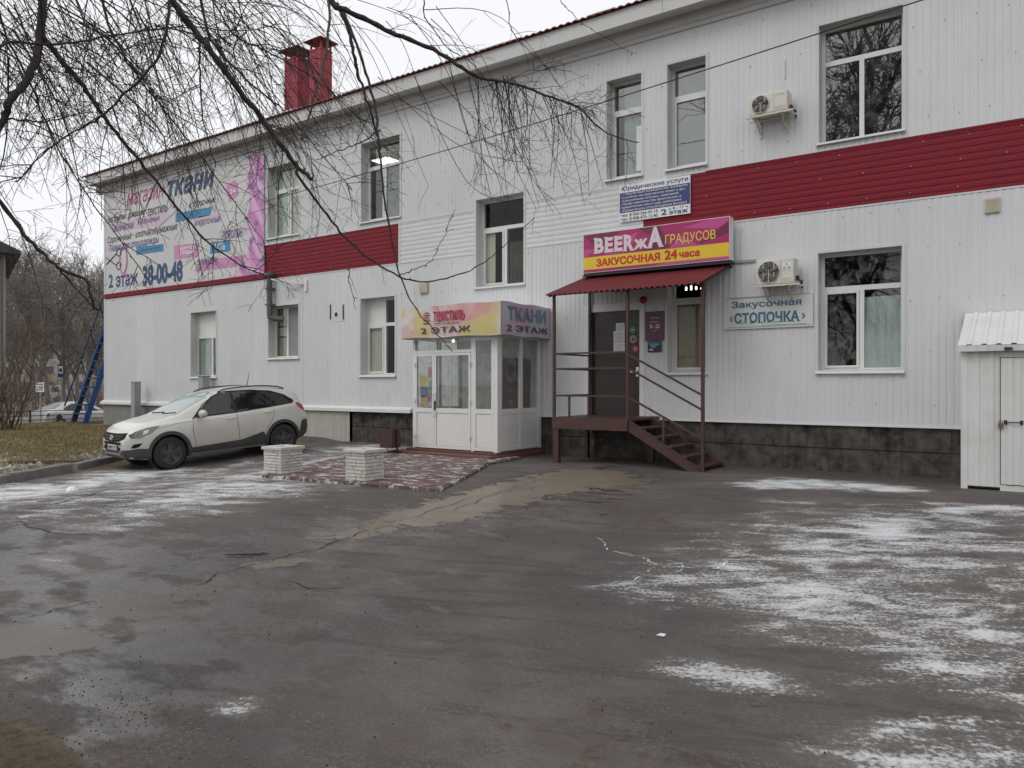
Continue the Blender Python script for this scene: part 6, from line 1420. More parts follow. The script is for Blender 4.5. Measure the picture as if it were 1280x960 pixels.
# limbs: (px, py, distance) waypoints, start / end radius
LIMBS = [
 ([(52, -60, 5.6), (53, 0, 5.6), (50, 42, 5.6), (44, 76, 5.5), (30, 105, 5.4), (12, 126, 5.3), (4, 150, 5.3), (-22, 195, 5.2)], .034, .022, 4.6, 1),
 ([(-60, 190, 5.0), (-12, 240, 5.1), (10, 265, 5.2), (36, 300, 5.3), (60, 324, 5.4), (82, 339, 5.4), (108, 350, 5.5), (112, 362, 5.5), (119, 386, 5.6)], .020, .007, 3.3, 1),
 ([(72, 334, 5.4), (92, 356, 5.45), (113, 379, 5.5), (129, 391, 5.6)], .008, .004, None, 0),
 ([(52, 42, 5.6), (76, 76, 5.7), (96, 97, 5.8), (116, 126, 5.9), (140, 160, 6.0), (168, 194, 6.1), (202, 234, 6.2), (250, 292, 6.4), (292, 326, 6.5), (334, 346, 6.6)], .022, .004, None, 1),
 ([(195, -60, 5.4), (216, 0, 5.4), (246, 42, 5.5), (266, 66, 5.5), (302, 117, 5.6), (330, 152, 5.7), (350, 180, 5.7), (370, 206, 5.8), (390, 224, 5.8)], .030, .014, 5.0, 1),
 ([(371, 208, 5.8), (374, 222, 5.8), (398, 254, 5.9), (425, 289, 6.0), (452, 315, 6.1), (492, 342, 6.2), (526, 352, 6.3), (566, 346, 6.4), (600, 331, 6.5), (627, 311, 6.5), (668, 272, 6.6)], .011, .003, None, 0),
 ([(380, -50, 6.0), (414, 2, 6.0), (432, 13, 6.0), (470, 31, 6.1), (502, 46, 6.1), (550, 66, 6.2), (582, 88, 6.2), (602, 97, 6.3), (640, 105, 6.4), (682, 119, 6.5), (722, 134, 6.6), (758, 166, 6.7), (800, 178, 6.8)], .030, .004, 5.8, 2),
 ([(420, 5, 6.0), (434, 32, 6.0), (441, 66, 6.0), (450, 100, 6.1), (461, 132, 6.1), (470, 168, 6.2), (476, 186, 6.2)], .016, .006, None, 1),
 ([(430, 14, 6.0), (450, 66, 5.9), (462, 106, 5.9), (470, 142, 5.9), (475, 192, 5.9), (480, 250, 5.9), (492, 310, 5.9), (500, 345, 5.9), (517, 382, 5.9), (542, 412, 5.9), (566, 440, 5.9)], .012, .003, None, 0),
 ([(411, -40, 5.2), (411, 0, 5.2), (411, 40, 5.2), (405, 80, 5.2), (395, 112, 5.2), (386, 146, 5.2), (378, 176, 5.2)], .011, .007, 5.4, 1),
 ([(-30, 48, 5.0), (20, 52, 5.2), (60, 56, 5.4), (100, 52, 5.6), (150, 43, 5.8), (200, 36, 6.0), (244, 34, 6.1), (300, 38, 6.2), (350, 30, 6.3)], .012, .003, 4.4, 1),
 ([(214, -30, 5.0), (212, 0, 5.0), (207, 40, 5.0), (194, 78, 5.0), (162, 112, 5.0), (130, 143, 5.1), (100, 161, 5.1), (60, 186, 5.2), (20, 228, 5.2)], .013, .004, 5.2, 1),
 ([(225, -40, 6.2), (262, 46, 6.3), (300, 92, 6.4), (330, 118, 6.4), (360, 143, 6.5), (400, 190, 6.6), (440, 236, 6.7)], .014, .003, 5.2, 1),
 ([(240, -30, 6.8), (290, 40, 6.9), (328, 62, 7.0), (360, 78, 7.0), (400, 104, 7.1), (450, 150, 7.2), (478, 200, 7.2)], .011, .003, 5.6, 1),
 ([(250, 48, 5.5), (250, 90, 5.5), (252, 130, 5.5), (256, 158, 5.5), (270, 210, 5.5)], .008, .003, None, 1),
 ([(110, -30, 6.4), (135, 30, 6.4), (160, 78, 6.5), (185, 112, 6.6), (215, 150, 6.7), (255, 200, 6.8), (300, 262, 7.0), (330, 300, 7.0)], .014, .003, 5.4, 1),
 ([(-20, -10, 5.6), (10, 50, 5.7), (40, 110, 5.8), (70, 180, 5.9), (110, 245, 6.0), (150, 300, 6.1), (185, 350, 6.2)], .012, .003, 4.6, 1),
 ([(476, 162, 6.1), (455, 176, 6.1), (430, 186, 6.1), (395, 200, 6.1)], .006, .003, None, 0),
 ([(500, 344, 5.9), (515, 338, 5.9), (540, 325, 5.9), (552, 300, 5.9), (568, 262, 5.9)], .004, .002, None, 0),
 ([(438, 330, 6.0), (437, 352, 6.0), (442, 372, 6.0), (444, 386, 6.0)], .003, .002, None, 0),
 ([(12, 148, 5.3), (40, 152, 5.4), (70, 150, 5.5), (110, 140, 5.7), (160, 138, 5.9)], .008, .002, None, 1),
 ([(500, -40, 6.6), (530, 20, 6.6), (560, 60, 6.6), (590, 80, 6.6), (625, 120, 6.6)], .008, .003, 6.2, 1),
 ([(600, -40, 6.8), (640, 40, 6.8), (680, 80, 6.8), (700, 110, 6.9)], .007, .002, 6.6, 1),
 ([(700, 0, 7.0), (720, 22, 7.0), (745, 40, 7.0), (790, 66, 7.0)], .004, .002, None, 0),
]
tw = MB()
for li, (wp, ra, rb, zt_, lev) in enumerate(LIMBS):
    pts = [C(*q) for q in wp]
    if zt_ is not None:
        a = tz(zt_); b = pts[0]; midp = a.lerp(b, .55) + Vector((0, 0, .35 + .1 * (zt_ > 5))); pts = [a, midp] + pts
    cm = catmull(pts, 5); n = len(cm); k0 = 2 * 5 if zt_ is not None else 0
    rad = [ra + (rb - ra) * (i / (n - 1)) for i in range(n)]
    if zt_ is not None:
        for i in range(k0): rad[i] = ra * (1.5 - .5 * i / k0)
    for i in range(n): rad[i] *= 1 + .12 * math.sin(i * 2.3 + li)
    cm = [q + Vector((r_.gauss(0, .004), r_.gauss(0, .004), r_.gauss(0, .004))) for q in cm]
    s = MB(); s.tube(cm, rad, 8 if ra > .01 else 6); o = adopt(s.build('branch', M_PALEB if li == 9 else M_BARK, smooth=True), elm)
    # knobs (buds and stubs)
    vis = cm[k0:]
    for _ in range(int(8 + 14 * (ra > .012))):
        q = r_.choice(vis); d = Vector((r_.gauss(0, 1), r_.gauss(0, 1), r_.gauss(0, 1))).normalized(); tw.tube([q, q + d * (rb + r_.uniform(.008, .025))], [max(rb * .9, .004), .003], 5)
    if li in (0, 3, 4, 10, 11, 15, 16, 20): twigs(tw, r_, vis, .0050, 5.6, .95, 2, .10, tip=.0016)
    elif li in (12, 13, 14, 1): twigs(tw, r_, vis, .0044, 4.6, .75, 2, .10, tip=.0015)
    elif li == 6:
        twigs(tw, r_, vis[:int(len(vis) * .5)], .0032, 3.0, .45, 1, .10); twigs(tw, r_, vis[int(len(vis) * .5):], .0045, 9.0, .85, 2, .16)
    elif lev: twigs(tw, r_, vis, .0032, 3.6, .5, 1, .10)
    else: twigs(tw, r_, vis, .0026, 1.6, .22, 0, .05)
# many thin hanging shoots filling the upper left
for i in range(150):
    x0_ = r_.uniform(-80, 330); y0_ = r_.uniform(-70, 60); t0 = r_.uniform(4.6, 8.5); a = C(x0_, y0_, t0); ang = r_.uniform(35, 80); Lp = r_.uniform(110, 290)
    b = C(x0_ + Lp * math.cos(R(ang)), y0_ + Lp * math.sin(R(ang)), t0 + r_.uniform(-.5, .8)); m_ = a.lerp(b, .5) + Vector((r_.gauss(0, .12), r_.gauss(0, .12), r_.uniform(.0, .25)))
    q = catmull([a, m_, b], 5); rr_ = r_.uniform(.003, .0075); tw.tube(q, [rr_ + (.0018 - rr_) * k / (len(q) - 1) for k in range(len(q))], 4, False); twigs(tw, r_, q, .0028, 4.6, .5, 1, .08)
for i in range(28):
    x0_ = r_.uniform(-90, 190); y0_ = r_.uniform(-60, 90); t0 = r_.uniform(4.4, 7.5); a = C(x0_, y0_, t0); ang = r_.uniform(20, 110); Lp = r_.uniform(90, 230)
    b = C(x0_ + Lp * math.cos(R(ang)), y0_ + Lp * math.sin(R(ang)), t0 + r_.uniform(-.5, .8)); q = catmull([a, a.lerp(b, .5) + Vector((r_.gauss(0, .15), r_.gauss(0, .15), r_.uniform(-.05, .2))), b], 5); rr_ = r_.uniform(.004, .009)
    tw.tube(q, [rr_ + (.002 - rr_) * k / (len(q) - 1) for k in range(len(q))], 4, False); twigs(tw, r_, q, .003, 5.0, .5, 1, .06, tip=.0016)
for i in range(30):                      # long thin shoots arching across the facade
    x0_ = r_.uniform(230, 560); y0_ = r_.uniform(-20, 110); t0 = r_.uniform(5.6, 7.2); a = C(x0_, y0_, t0); ang = r_.uniform(15, 75); Lp = r_.uniform(120, 240)
    b = C(x0_ + Lp * math.cos(R(ang)), y0_ + Lp * math.sin(R(ang)), t0 + r_.uniform(-.3, .6)); q = catmull([a, a.lerp(b, .5) + Vector((r_.gauss(0, .08), r_.gauss(0, .08), r_.uniform(.1, .35) * (1 if y0_ < 60 else -1))), b], 6)
    tw.tube(q, [.0036 - .0022 * k / (len(q) - 1) for k in range(len(q))], 4, False); twigs(tw, r_, q, .0020, 2.4, .35, 1, .03)
# broom of shoots hanging at the right end of the long limb
for i in range(34):
    x0_ = r_.uniform(585, 735); a = C(x0_, 98 + max(0, (x0_ - 640)) * .42 + r_.uniform(-3, 5), 6.3 + (x0_ - 600) * .003); Lp = r_.uniform(50, 165) * (1.15 - .4 * (x0_ - 585) / 150)
    b = C(x0_ + r_.uniform(-.15, .75) * Lp * .6, 98 + Lp + max(0, (x0_ - 640)) * .42, 6.3 + r_.uniform(-.3, .5)); q = catmull([a, a.lerp(b, .5) + Vector((r_.gauss(0, .05), r_.gauss(0, .05), r_.uniform(0, .1))), b], 5)
    tw.tube(q, [.0045 - .003 * k / (len(q) - 1) for k in range(len(q))], 4, False); twigs(tw, r_, q, .0022, 5.5, .32, 1, .05)
o = adopt(tw.build('twigs', M_TWIG, fix=False, kind='stuff'), elm)
print('twig faces', len(tw.f))

def full_tree(seed, H, r0, nl, dens, tip, spread=.9, up=.35, sides=3):
    rr = random.Random(seed); t_mb, l_mb, w_mb = MB(), MB(), MB()
    tr = wander(rr, Vector((0, 0, -.2)), Vector((0, 0, 1)), H * .75, 10, -.05, .05); t_mb.tube(tr, [r0 * (1 - .8 * i / 10) for i in range(11)], 10)
    for i in range(nl):
        f = .22 + .76 * (i + rr.random()) / nl; k = min(int(f * 10), 9); p_ = tr[k].lerp(tr[k + 1], f * 10 - k if f < 1 else 0); a = rr.uniform(0, 6.28)
        d = Vector((math.cos(a) * spread, math.sin(a) * spread, up + rr.uniform(.2, .8))); L_ = H * rr.uniform(.22, .42) * (1.15 - .55 * f)
        q = wander(rr, p_, d, L_, 7, -.05, .13); rb = r0 * .42 * (1.1 - .7 * f); l_mb.tube(q, [rb + (tip * 1.5 - rb) * j / 7 for j in range(8)], 6)
        for _ in range(dens):
            kk = rr.randint(1, 6); dd = ((q[kk + 1] - q[kk]).normalized() + Vector((rr.gauss(0, .6), rr.gauss(0, .6), rr.gauss(.15, .5)))).normalized(); q2 = wander(rr, q[kk].lerp(q[kk + 1], rr.random()), dd, L_ * rr.uniform(.3, .6), 5, -.02, .2); w_mb.tube(q2, [rb * .35 + (tip - rb * .35) * j / 5 for j in range(6)], 4 if sides > 3 else 3, False)
            for _ in range(4):
                k3 = rr.randint(1, 4); dd = ((q2[k3 + 1] - q2[k3]).normalized() + Vector((rr.gauss(0, .6), rr.gauss(0, .6), rr.gauss(.05, .5)))).normalized(); q3 = wander(rr, q2[k3], dd, L_ * rr.uniform(.12, .32), 3, 0, .2); w_mb.tube(q3, [tip * 1.3, tip * 1.1, tip, tip * .6], 3, False)
    return t_mb, l_mb, w_mb
def plant_tree(meshes, label, loc, rz, sc, group, mats_):
    t_ = thing('bare_tree', label, 'tree', loc, rz, group); t_.scale = (sc, sc, sc)
    for nm, me_ in zip(('trunk', 'branches', 'crown'), meshes):
        o = bpy.data.objects.new(nm, me_); COL.objects.link(o); o.parent = t_
    return t_
VAR = []
for i, (H_, r0_, nl, dn) in enumerate(((17, .24, 26, 13), (15, .20, 24, 13), (19, .27, 26, 14), (13, .16, 22, 13))):
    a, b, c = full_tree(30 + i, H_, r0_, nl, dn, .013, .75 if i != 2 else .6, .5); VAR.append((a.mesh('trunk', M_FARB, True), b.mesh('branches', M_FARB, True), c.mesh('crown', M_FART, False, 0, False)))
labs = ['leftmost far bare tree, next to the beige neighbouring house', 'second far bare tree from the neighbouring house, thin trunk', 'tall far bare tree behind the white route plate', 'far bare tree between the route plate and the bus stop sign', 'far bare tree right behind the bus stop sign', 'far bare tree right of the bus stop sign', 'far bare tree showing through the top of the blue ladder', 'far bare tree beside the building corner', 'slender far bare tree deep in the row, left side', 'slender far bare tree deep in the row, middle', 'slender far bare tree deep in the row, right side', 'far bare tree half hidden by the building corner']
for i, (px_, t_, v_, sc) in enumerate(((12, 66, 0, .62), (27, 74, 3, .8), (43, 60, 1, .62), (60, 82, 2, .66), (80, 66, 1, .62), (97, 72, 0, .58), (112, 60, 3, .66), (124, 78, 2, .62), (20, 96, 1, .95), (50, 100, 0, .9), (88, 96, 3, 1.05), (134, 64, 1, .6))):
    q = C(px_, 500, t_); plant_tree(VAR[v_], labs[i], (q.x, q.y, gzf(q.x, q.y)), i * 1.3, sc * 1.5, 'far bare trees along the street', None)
# low brown thicket along the far side of the street
th_ = MB(); rr = random.Random(77)
for i in range(430):
    px_ = rr.uniform(-25, 150); t_ = rr.uniform(52, 62) if rr.random() < .5 else rr.uniform(84, 112); q = C(px_, 500, t_); z_ = gzf(q.x, q.y); L_ = rr.uniform(1.0, 3.2) if t_ < 70 else rr.uniform(3, 7.5)
    w_ = wander(rr, Vector((q.x, q.y, z_ - .1)), Vector((rr.gauss(0, .3), rr.gauss(0, .3), 1)), L_, 4, 0, .14); th_.tube(w_, [.022, .018, .014, .010, .006], 3, False)
    for _ in range(5): k = rr.randint(0, 3); th_.tube(wander(rr, w_[k], Vector((rr.gauss(0, .7), rr.gauss(0, .7), .8)), L_ * .45, 3, 0, .2), [.012, .010, .008, .005], 3, False)
o = th_.build('thicket', bark('thicket_twig', (.17, .13, .105), (.24, .19, .155)), fix=False, kind='stuff'); tag(o, 'tangled brown leafless thicket beyond the street', 'thicket')  # thicket colour lightened to stand in for distance haze
# shrub with brown stems at the left edge
sb_ = C(2, 534, 25.0); shr = thing('leafless_shrub', 'reddish brown leafless shrub at the left picture edge', 'shrub', (sb_.x, sb_.y, gzf(sb_.x, sb_.y))); s = MB(); s2 = MB()
for i in range(26):
    q = wander(rr, Vector((rr.gauss(0, .22), rr.gauss(0, .22), -.05)), Vector((rr.gauss(0, .28), rr.gauss(0, .28), 1)), rr.uniform(1.6, 4.6), 7, -.01, .09); s.tube(q, [.022 - .0026 * k for k in range(8)], 5, False); twigs(s2, rr, q, .006, 3.2, .8, 1, -.02, 3, .8, .003)
s.build('stems', bark('shrub_bark', (.085, .045, .03), (.14, .085, .06)), shr); s2.build('twigs', MATS['shrub_bark'], shr, fix=False, kind='stuff')
# two big bare trees across the yard, behind the viewer: seen mirrored in the upper windows
a, b, c = full_tree(91, 21, .34, 30, 16, .014, .9, .45, 4); BIG = (a.mesh('trunk', M_BARK, True), b.mesh('branches', M_BARK, True), c.mesh('crown', M_TWIG, False, 0, False))
for i, (x, y, rz, sc, lab) in enumerate(((-7.4, -21, .4, 1.12, 'big bare tree mirrored in the wide upper right window'), (-11.0, -26, 2.1, 1.25, 'big bare tree mirrored at the edge of the upper right window'), (-16.0, -40, 4.0, .8, 'bare tree mirrored in the glazed porch'), (16, -30, 1.0, .9, 'bare tree behind the viewer to the right'))):
    plant_tree(BIG if i > 1 else VAR[2 - 2 * i], lab, (x, y, gzf(x, y)), rz, sc, 'bare trees across the yard', None)

# ------------------------------------------------------------------ dead grass, leaves, rubble
rgs = np.random.default_rng(4)
def blades(name, N, xr, yr, hmin, hmax, keep, m_, wid=.012):
    x = rgs.uniform(*xr, N); y = rgs.uniform(*yr, N); k = keep(x, y); x, y = x[k], y[k]; n = len(x); z = gz(x, y); h = rgs.uniform(hmin, hmax, n); a = rgs.uniform(0, 6.28, n); w = wid * rgs.uniform(.6, 1.4, n)
    lx, ly = rgs.normal(0, .5, n) * h, rgs.normal(0, .5, n) * h; v_ = np.empty((n, 3, 3)); v_[:, 0] = np.stack([x - w * np.cos(a), y - w * np.sin(a), z - .01], 1); v_[:, 1] = np.stack([x + w * np.cos(a), y + w * np.sin(a), z - .01], 1); v_[:, 2] = np.stack([x + lx, y + ly, z + h], 1)
    me_ = bpy.data.meshes.new(name); me_.from_pydata(v_.reshape(-1, 3).tolist(), [], np.arange(n * 3).reshape(-1, 3).tolist()); me_.materials.append(m_); o = bpy.data.objects.new(name, me_); COL.objects.link(o); o['kind'] = 'stuff'; return o
def in_verge(x, y):
    ks = (x - KA.x) * kn.x + (y - KA.y) * kn.y; return (ks > 1.25 + .35 * np.sin(x * 2.1) * np.cos(y * 1.7)) & (x < -16.9) & ((y < -.75) | (x < -29.8)) & (x > -33.5)
m_, nt_, p_, o_ = new_mat('dead_grass'); P_ = nt_.pos(); nt_.put(p_.inputs['Base Color'], nt_.mix(nt_.ramp(nt_.noise(P_, .8, 4), .35, .65), nt_.mix(nt_.noise(P_, 35, 2), (.13, .105, .035), (.33, .26, .11)), nt_.mix(nt_.noise(P_, 30, 2), (.22, .175, .08), (.36, .285, .15)))); p_.inputs['Roughness'].default_value = .9
g_ = blades('dead_grass', 90000, (-33.5, -15.5), (-12, 1.5), .03, .10, in_verge, m_, .010); tag(g_, 'short yellowish dead lawn behind the kerb at the left', 'grass')
def in_strip(x, y):
    ks = (x - KA.x) * kn.x + (y - KA.y) * kn.y; return (ks > .2) & (ks < 1.5) & (x < -13.2) & (x > -24)
def scatter(name, label, cat, N, xr, yr, keep, size, m_, flat=.35, seed=1):
    r0 = np.random.default_rng(seed); s = MB(); x = r0.uniform(*xr, N); y = r0.uniform(*yr, N); k = keep(x, y)
    for xx, yy in zip(x[k], y[k]):
        q = Vector((xx, yy, gzf(xx, yy))); a = r0.uniform(0, 6.28); sz = size * r0.uniform(.4, 1.3); e1 = Vector((math.cos(a), math.sin(a), r0.normal(0, .15))) * sz; e2 = Vector((-math.sin(a), math.cos(a), r0.normal(0, .15))) * sz * r0.uniform(.5, .9); up_ = Vector((0, 0, sz * flat))
        s.add([q - e1 - Vector((0, 0, .01)), q - e2 - Vector((0, 0, .01)), q + e1 - Vector((0, 0, .01)), q + e2 - Vector((0, 0, .01)), q + up_ + e1 * .2, q + up_ - e1 * .35 + e2 * .3], [(0, 1, 5), (1, 4, 5), (1, 2, 4), (2, 3, 4), (3, 5, 4), (3, 0, 5)])
    o = s.build(name, m_, fix=False, kind='stuff'); return tag(o, label, cat)
scatter('rubble', 'grey stones and frosted clods along the inside of the kerb', 'rubble', 2600, (-24, -13), (-12, -2), in_strip, .075, mat('rubble_stone', (.26, .245, .215), .9, .4, 4, bump=.6, dirt=.4), .7, 2)
LEAF = mat('dead_leaf', (.092, .062, .038), .9, .45, 9)
scatter('fallen_leaves', 'brown fallen leaves in the verge near the kerb', 'leaves', 1500, (-22, -13), (-12, -2), in_strip, .06, LEAF, .25, 3)
def near_cam(x, y): return (np.hypot(x + 3.6, (y + 13.6) * 1.3) < 1.35) & ((x + 3.6) * .3 + rgs.uniform(-1, 1, len(x)) < .9)
scatter('leaf_litter', 'brown leaf litter in the bottom left corner of the yard', 'leaves', 2600, (-5.2, -2.3), (-14.6, -12.4), near_cam, .014, LEAF, .25, 5)
def near_wall(x, y): return (y > -.55 + .3 * np.sin(x * 3))
scatter('wall_foot_litter', 'dead leaves blown along the foot of the concrete plinth', 'leaves', 420, (-16, -1.4), (-.9, -.02), near_wall, .035, LEAF, .35, 6)
scatter('yard_crumbs', 'small dark crumbs and twigs strewn over the asphalt', 'debris', 420, (-9, 1), (-13.9, -4), lambda x, y: np.ones(len(x), bool), .010, mat('crumb', (.04, .034, .03), .9, .4, 9), .8, 8)
scatter('grit', 'pale grit grains strewn over the asphalt', 'grit', 350, (-8, 1), (-13.9, -5), lambda x, y: np.ones(len(x), bool), .007, mat('pale_grit', (.26, .24, .21), .9, .3, 9), .8, 9)
# litter and stick
c_ = G(826, 796); s = MB(); s.add([(-.028, -.012, .004), (.028, -.015, .006), (.03, .012, .015), (-.02, .015, .006), (0, 0, .02)], [(0, 1, 4), (1, 2, 4), (2, 3, 4), (3, 0, 4)]); o = s.build('litter_scrap', M_PAPER, loc=(c_.x, c_.y, gzf(c_.x, c_.y))); tag(o, 'crumpled white scrap of paper lying on the asphalt', 'litter')
c_ = G(310, 693.5); s = MB(); s.tube([(-.18, -.12, .01), (-.05, -.04, .014), (.06, .06, .012), (.15, .12, .02)], [.006, .008, .009, .005], 6); s.tube([(.06, .06, .012), (.08, .12, .02)], .004, 5); o = s.build('fallen_stick', M_BARK, loc=(c_.x, c_.y, gzf(c_.x, c_.y))); tag(o, 'dark broken stick lying on the wet asphalt', 'stick')
c_ = G(90, 618, zl); s = MB(); s.lathe([(0, .08), (.05, .075), (.09, .03), (.10, -.02)], 8); o = s.build('snow_clod', M_SNOW, loc=(c_.x, c_.y, gzf(c_.x, c_.y))); tag(o, 'small lump of snow on the asphalt near the kerb', 'snow lump')
c_ = C(55, 567, 16.5); s = MB(); s.bar((-.75, 0, .05), (.75, .1, .05), .12, .05); o = s.build('plank', mat('old_board', (.11, .07, .05), .9, .3, 9), loc=(c_.x, c_.y, gzf(c_.x, c_.y)), bevel=.004); o.rotation_euler = (0, 0, R(35)); tag(o, 'old brown board lying on the verge behind the kerb', 'board')
# cable slung along the facade
s = MB(); A = W(1300, -48, -2.2); B = W(330, 252, -.05); pts = [A.lerp(B, i / 40) - Vector((0, 0, .12 * math.sin(math.pi * i / 40))) for i in range(41)]; s.tube(pts, .011, 5); tag(s.build('overhead_cable', M_BLACK), 'thin black cable slung diagonally across the upper facade', 'cable')

# ------------------------------------------------------------------ blue steel ladder stair at the far corner
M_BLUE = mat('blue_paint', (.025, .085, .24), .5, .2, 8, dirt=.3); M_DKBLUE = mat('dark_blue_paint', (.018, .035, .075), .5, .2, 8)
def LD(px_, X):
    d = ray(px_); t = X / d[0]; return -CAM_D + d[1] * t
lad = thing('ladder_stair', 'steep blue steel ladder stair at the far left building corner', 'ladder', (-30.6, .1, gzf(-30.6, 0)))
yb_ = [LD(103, -30.2), LD(88, -31.0)]; 
def lb(name, a, b, w_, m_, h_=None): s = MB(); s.bar(a, b, w_, h_); return adopt(s.build(name, m_), lad)
top = 4.6
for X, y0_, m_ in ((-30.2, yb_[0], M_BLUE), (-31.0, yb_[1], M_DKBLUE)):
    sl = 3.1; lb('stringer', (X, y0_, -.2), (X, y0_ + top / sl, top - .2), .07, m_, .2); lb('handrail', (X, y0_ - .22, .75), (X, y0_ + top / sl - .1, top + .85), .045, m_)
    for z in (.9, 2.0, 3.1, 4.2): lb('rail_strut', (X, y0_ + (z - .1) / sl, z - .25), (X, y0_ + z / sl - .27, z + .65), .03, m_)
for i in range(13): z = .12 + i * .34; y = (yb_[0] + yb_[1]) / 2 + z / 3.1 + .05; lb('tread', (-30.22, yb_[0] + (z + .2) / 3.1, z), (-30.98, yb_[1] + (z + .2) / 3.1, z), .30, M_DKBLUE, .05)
# ------------------------------------------------------------------ fence, signs, neighbours, street traffic
fen = thing('low_fence', 'low dark metal rail fence with diamond ornaments along the lawn edge', 'fence', (-33.4, 0, gzf(-33.4, 0)))
FM = mat('fence_paint', (.045, .048, .055), .6, .15)
yA, yB = -7.5, 3.5
for i in range(6):
    y = yA + (yB - yA) * i / 5; wbox(fen, 'fence_post', FM, -33.43, -33.37, y - .03, y + .03, gzf(-33.4, y) - .1, gzf(-33.4, y) + .72)
for zz in (.12, .30, .48, .66):
    for i in range(5):
        a, b = yA + (yB - yA) * i / 5, yA + (yB - yA) * (i + 1) / 5; s = MB(); s.bar((-33.4, a + .03, gzf(-33.4, a) + zz), (-33.4, b - .03, gzf(-33.4, b) + zz), .025, .03); adopt(s.build('fence_rail', FM), fen)
for i in range(5):
    y = yA + (yB - yA) * (i + .5) / 5; z = gzf(-33.4, y) + .38; s = MB(); s.prism([(y - .14, z), (y, z - .16), (y + .14, z), (y, z + .16)], 'x', -33.42, -33.38); adopt(s.build('diamond', FM), fen)
def post_sign(name, label, px_, ytop, ybot, wpx, t_, mpost):
    q = C(px_, 500, t_); b = gzf(q.x, q.y); o = thing(name, label, 'road sign', (q.x, q.y, b), YAW); zt_ = C(px_, ytop, t_).z - b; zb_ = C(px_, ybot, t_).z - b; w_ = wpx / 960 * t_
    s = MB(); s.tube([(0, 0.04, -.1), (0, .04, zt_ - .05)], .035, 8); s.build('post', mpost, o); return o, w_, zb_, zt_
sg, w_, a, b = post_sign('route_plate', 'white rectangular route plate on a thin post behind the lawn', 50, 478, 490, 10.5, 33.0, M_GALV)
s = MB(); s.box(-w_ / 2, w_ / 2, -.012, .0, a, b); s.build('plate', M_WHITE, sg); lettering('170', -w_ * .35, w_ * .35, a + (b - a) * .12, a + (b - a) * .60, -.013, FM, sg, .02, 0, .004, split=True); s = MB(); s.box(-w_ * .4, w_ * .4, -.017, -.012, a + (b - a) * .76, a + (b - a) * .86); s.build('rule', FM, sg)
sg, w_, a, b = post_sign('bus_stop_sign', 'blue and white bus stop sign on a tall thin post', 76, 455.5, 471.5, 7.0, 42.0, M_GALV)
s = MB(); s.box(-w_ / 2, w_ / 2, -.012, 0, a, b); s.build('plate', mat('sign_blue', (.02, .05, .20), .5, .1), sg); s = MB(); s.box(-w_ * .38, w_ * .38, -.016, -.012, a + (b - a) * .28, a + (b - a) * .88); s.build('white_field', M_WHITE, sg)
s = MB(); h_ = (b - a); s.box(-w_ * .25, w_ * .25, -.02, -.016, a + h_ * .45, a + h_ * .68); s.box(-w_ * .18, -w_ * .08, -.02, -.016, a + h_ * .38, a + h_ * .45); s.box(w_ * .08, w_ * .18, -.02, -.016, a + h_ * .38, a + h_ * .45); s.build('bus_symbol', M_BLACK, sg)
# neighbouring house at the left edge
q = C(7, 500, 38.0); hb = gzf(q.x, q.y); hz = C(8, 318, 38.0).z
nb = thing('neighbour_house', 'beige two-storey neighbouring house with dark eaves at the left edge', 'building', (q.x, q.y, hb), YAW + R(36))
M_HOUSE = mat('beige_render', (.36, .33, .27), .85, .1, 1.5, dirt=.25)
s = MB(); s.box(-9, 0, 0, 10, -.3, hz - hb); s.build('wall', M_HOUSE, nb); s = MB(); s.prism([(-9.6, hz - hb), (.62, hz - hb), (.62, hz - hb + .14), (-4.5, hz - hb + 2.6), (-9.6, hz - hb + .14)], 'y', -.6, 10.6); s.build('roof', mat('dark_slate', (.055, .05, .05), .8, .2), nb)
s = MB(); s.tube([(-.16, -.08, -.1), (-.16, -.08, hz - hb - .1)], .05, 8); s.build('drainpipe', M_GREYPIPE, nb)
for zz in (1.2, 4.4):
    for xx in (-2.6, -5.2): s = MB(); s.box(xx, xx + 1.3, -.03, .03, zz, zz + 1.5); wdo = s.build('window', M_PVC, nb); s = MB(); s.box(xx + .08, xx + 1.22, -.04, -.03, zz + .08, zz + 1.42); s.build('pane', M_TINT, wdo)
# silver saloon on the street behind the fence
sedan = dict(hatch); sedan = {k: v_ for k, v_ in hatch.items()}
sedan['top'] = [(-2.085, .62), (-2.06, .84), (-1.98, .95), (-1.70, 1.02), (-1.45, 1.10), (-1.0, 1.34), (-.6, 1.42), (-.2, 1.44), (.15, 1.38), (.35, 1.30), (1.0, .96), (1.3, .93), (1.7, .86), (1.93, .76), (2.06, .60), (2.085, .5)]
sedan['belt'] = [(-2.085, .56), (-2.06, .78), (-1.95, .90), (-1.6, .95), (-1.0, .93), (0, .90), (.85, .87), (1.6, .80), (1.93, .68), (2.06, .54), (2.085, .48)]
S_PAINT = mat('silver_paint', (.50, .50, .50), .3, .05, 3, metal=.2, coat=.6, dirt=.2)
sm = bake(car_shell(sedan), 1); sbv = bvh_of(bake(car_shell(sedan), 1)); sm.materials.clear(); sm.materials.append(S_PAINT); sm.polygons.foreach_set('use_smooth', [True] * len(sm.polygons))
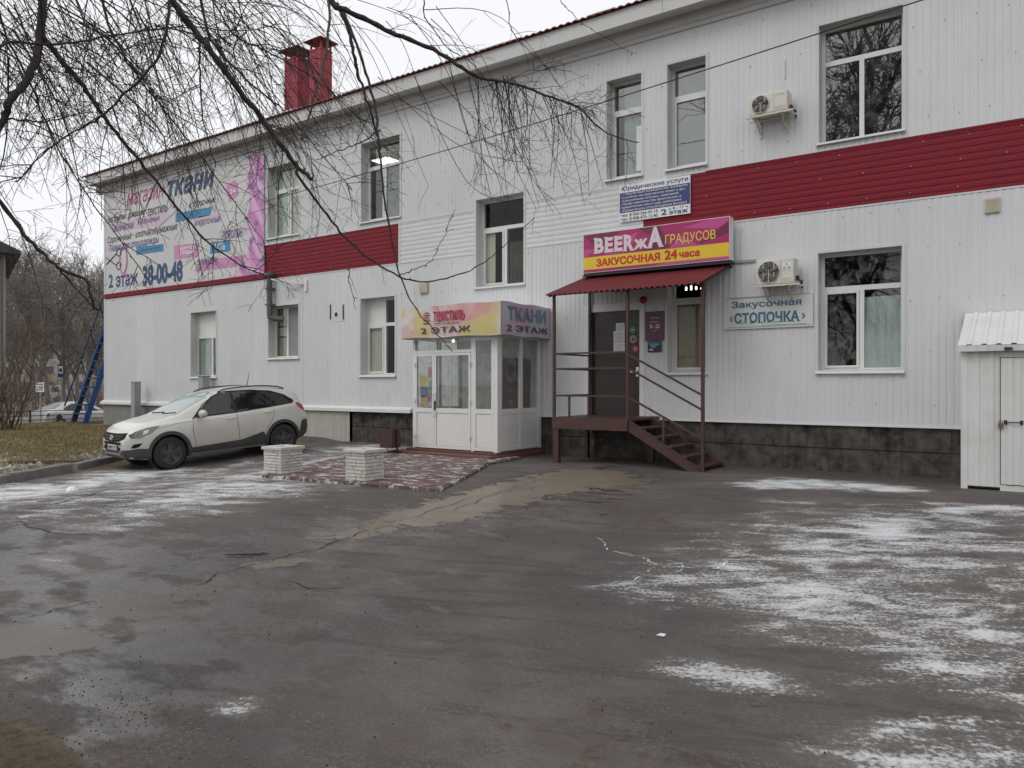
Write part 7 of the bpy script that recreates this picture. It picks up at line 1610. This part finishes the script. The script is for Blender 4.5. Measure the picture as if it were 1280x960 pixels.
def street_car(label, loc, rz, sc):
    t_ = thing('parked_car', label, 'car', loc, rz); t_.scale = (sc, sc, sc); o = bpy.data.objects.new('body', sm); COL.objects.link(o); o.parent = t_
    for ax_ in ('y', '-y'):
        patch(sbv, [(.62, .92), (.28, 1.24), (-.05, 1.33), (-.12, .94)], ax_, .006, 'side_window', M_TINT, t_, .12); patch(sbv, [(-.18, .94), (-.15, 1.33), (-.7, 1.31), (-1.15, 1.08), (-1.1, .98)], ax_, .006, 'side_window', M_TINT, t_, .12); patch(sbv, [(-1.86, .88), (-2.04, .86), (-2.06, .66), (-1.90, .70)], ax_, .008, 'tail_light', M_TAIL, t_, .08)
    patch(sbv, [(-.58, 1.0), (.58, 1.0), (.5, 1.32), (-.5, 1.32)], 'x', .006, 'windscreen', M_TINT, t_, .12); patch(sbv, [(-.55, 1.06), (.55, 1.06), (.48, 1.30), (-.48, 1.30)], '-x', .006, 'rear_window', M_TINT, t_, .12)
    for ax_ in (1.25, -1.34):
        for sg_ in (-1, 1):
            s = MB(); s.lathe([(0, -.09 * sg_), (.40, -.09 * sg_), (.40, .006 * sg_)], 24, 'y', (ax_, sg_ * .86, .31)); s.build('wheel_well', M_BLACK, t_); make_wheel(t_, ax_, sg_ * .80, .31, .19, sg_, M_SILVER, 7)
    return t_
q = C(96, 500, 39.5); street_car('silver saloon car on the street behind the blue ladder', (q.x, q.y, gzf(q.x, q.y)), R(97), 1.0)
q = C(85, 500, 104); street_car('small distant pale car far down the street', (q.x, q.y, gzf(q.x, q.y) + .1), R(60), 1.0)
# light truck with a dark box far down the street
q = C(69, 500, 100); tk = thing('delivery_truck', 'small distant truck with pale cab and dark box far down the street', 'truck', (q.x, q.y, gzf(q.x, q.y)), YAW)
s = MB(); s.box(-3.4, -.6, -1, 1, .8, 2.5); s.build('cargo_box', mat('truck_tarp', (.06, .055, .05), .8, .2), tk, bevel=.05)
s = MB(); s.prism([(-.5, .5), (1.5, .5), (1.55, 1.15), (1.25, 2.1), (-.5, 2.15)], 'y', -.95, .95); s.build('cab', M_WHITE, tk, bevel=.06); s = MB(); s.box(.1, 1.05, -.965, -.95, 1.25, 1.9); s.build('side_window', M_TINT, tk)
for x in (-2.6, .9): s = MB(); s.lathe([(0, -.12), (.36, -.12), (.38, 0), (.36, .12), (0, .12)], 16, 'y', (x, -.9, .38)); s.build('wheel', M_RUBBER, tk)
# pink poster on the ladder side and far apartment blocks behind the wood
for i, (px_, t_, w_, h_, lab) in enumerate(((62, 150, 46, 13, 'pale far apartment block just visible through the bare trees'),)):
    q = C(px_, 500, t_); ab = thing('apartment_block', lab, 'building', (q.x, q.y, -.7), YAW); s = MB(); s.box(-w_ / 2, w_ / 2, 0, 12, -.5, h_); s.build('wall', mat('far_block_wall', (.34, .31, .28), .9, .1, .3), ab)
    wm = None
    for r0 in range(4):
        for c0 in range(15):
            if wm is None: s = MB(); s.box(-.7, .7, -.06, .04, -.75, .75); wm = s.build('window', M_TINT, ab, loc=(-w_ / 2 + 2 + c0 * 3, 0, 2 + r0 * 3)); 
            else: inst(wm, ab, (-w_ / 2 + 2 + c0 * 3, 0, 2 + r0 * 3), 0, 'window')
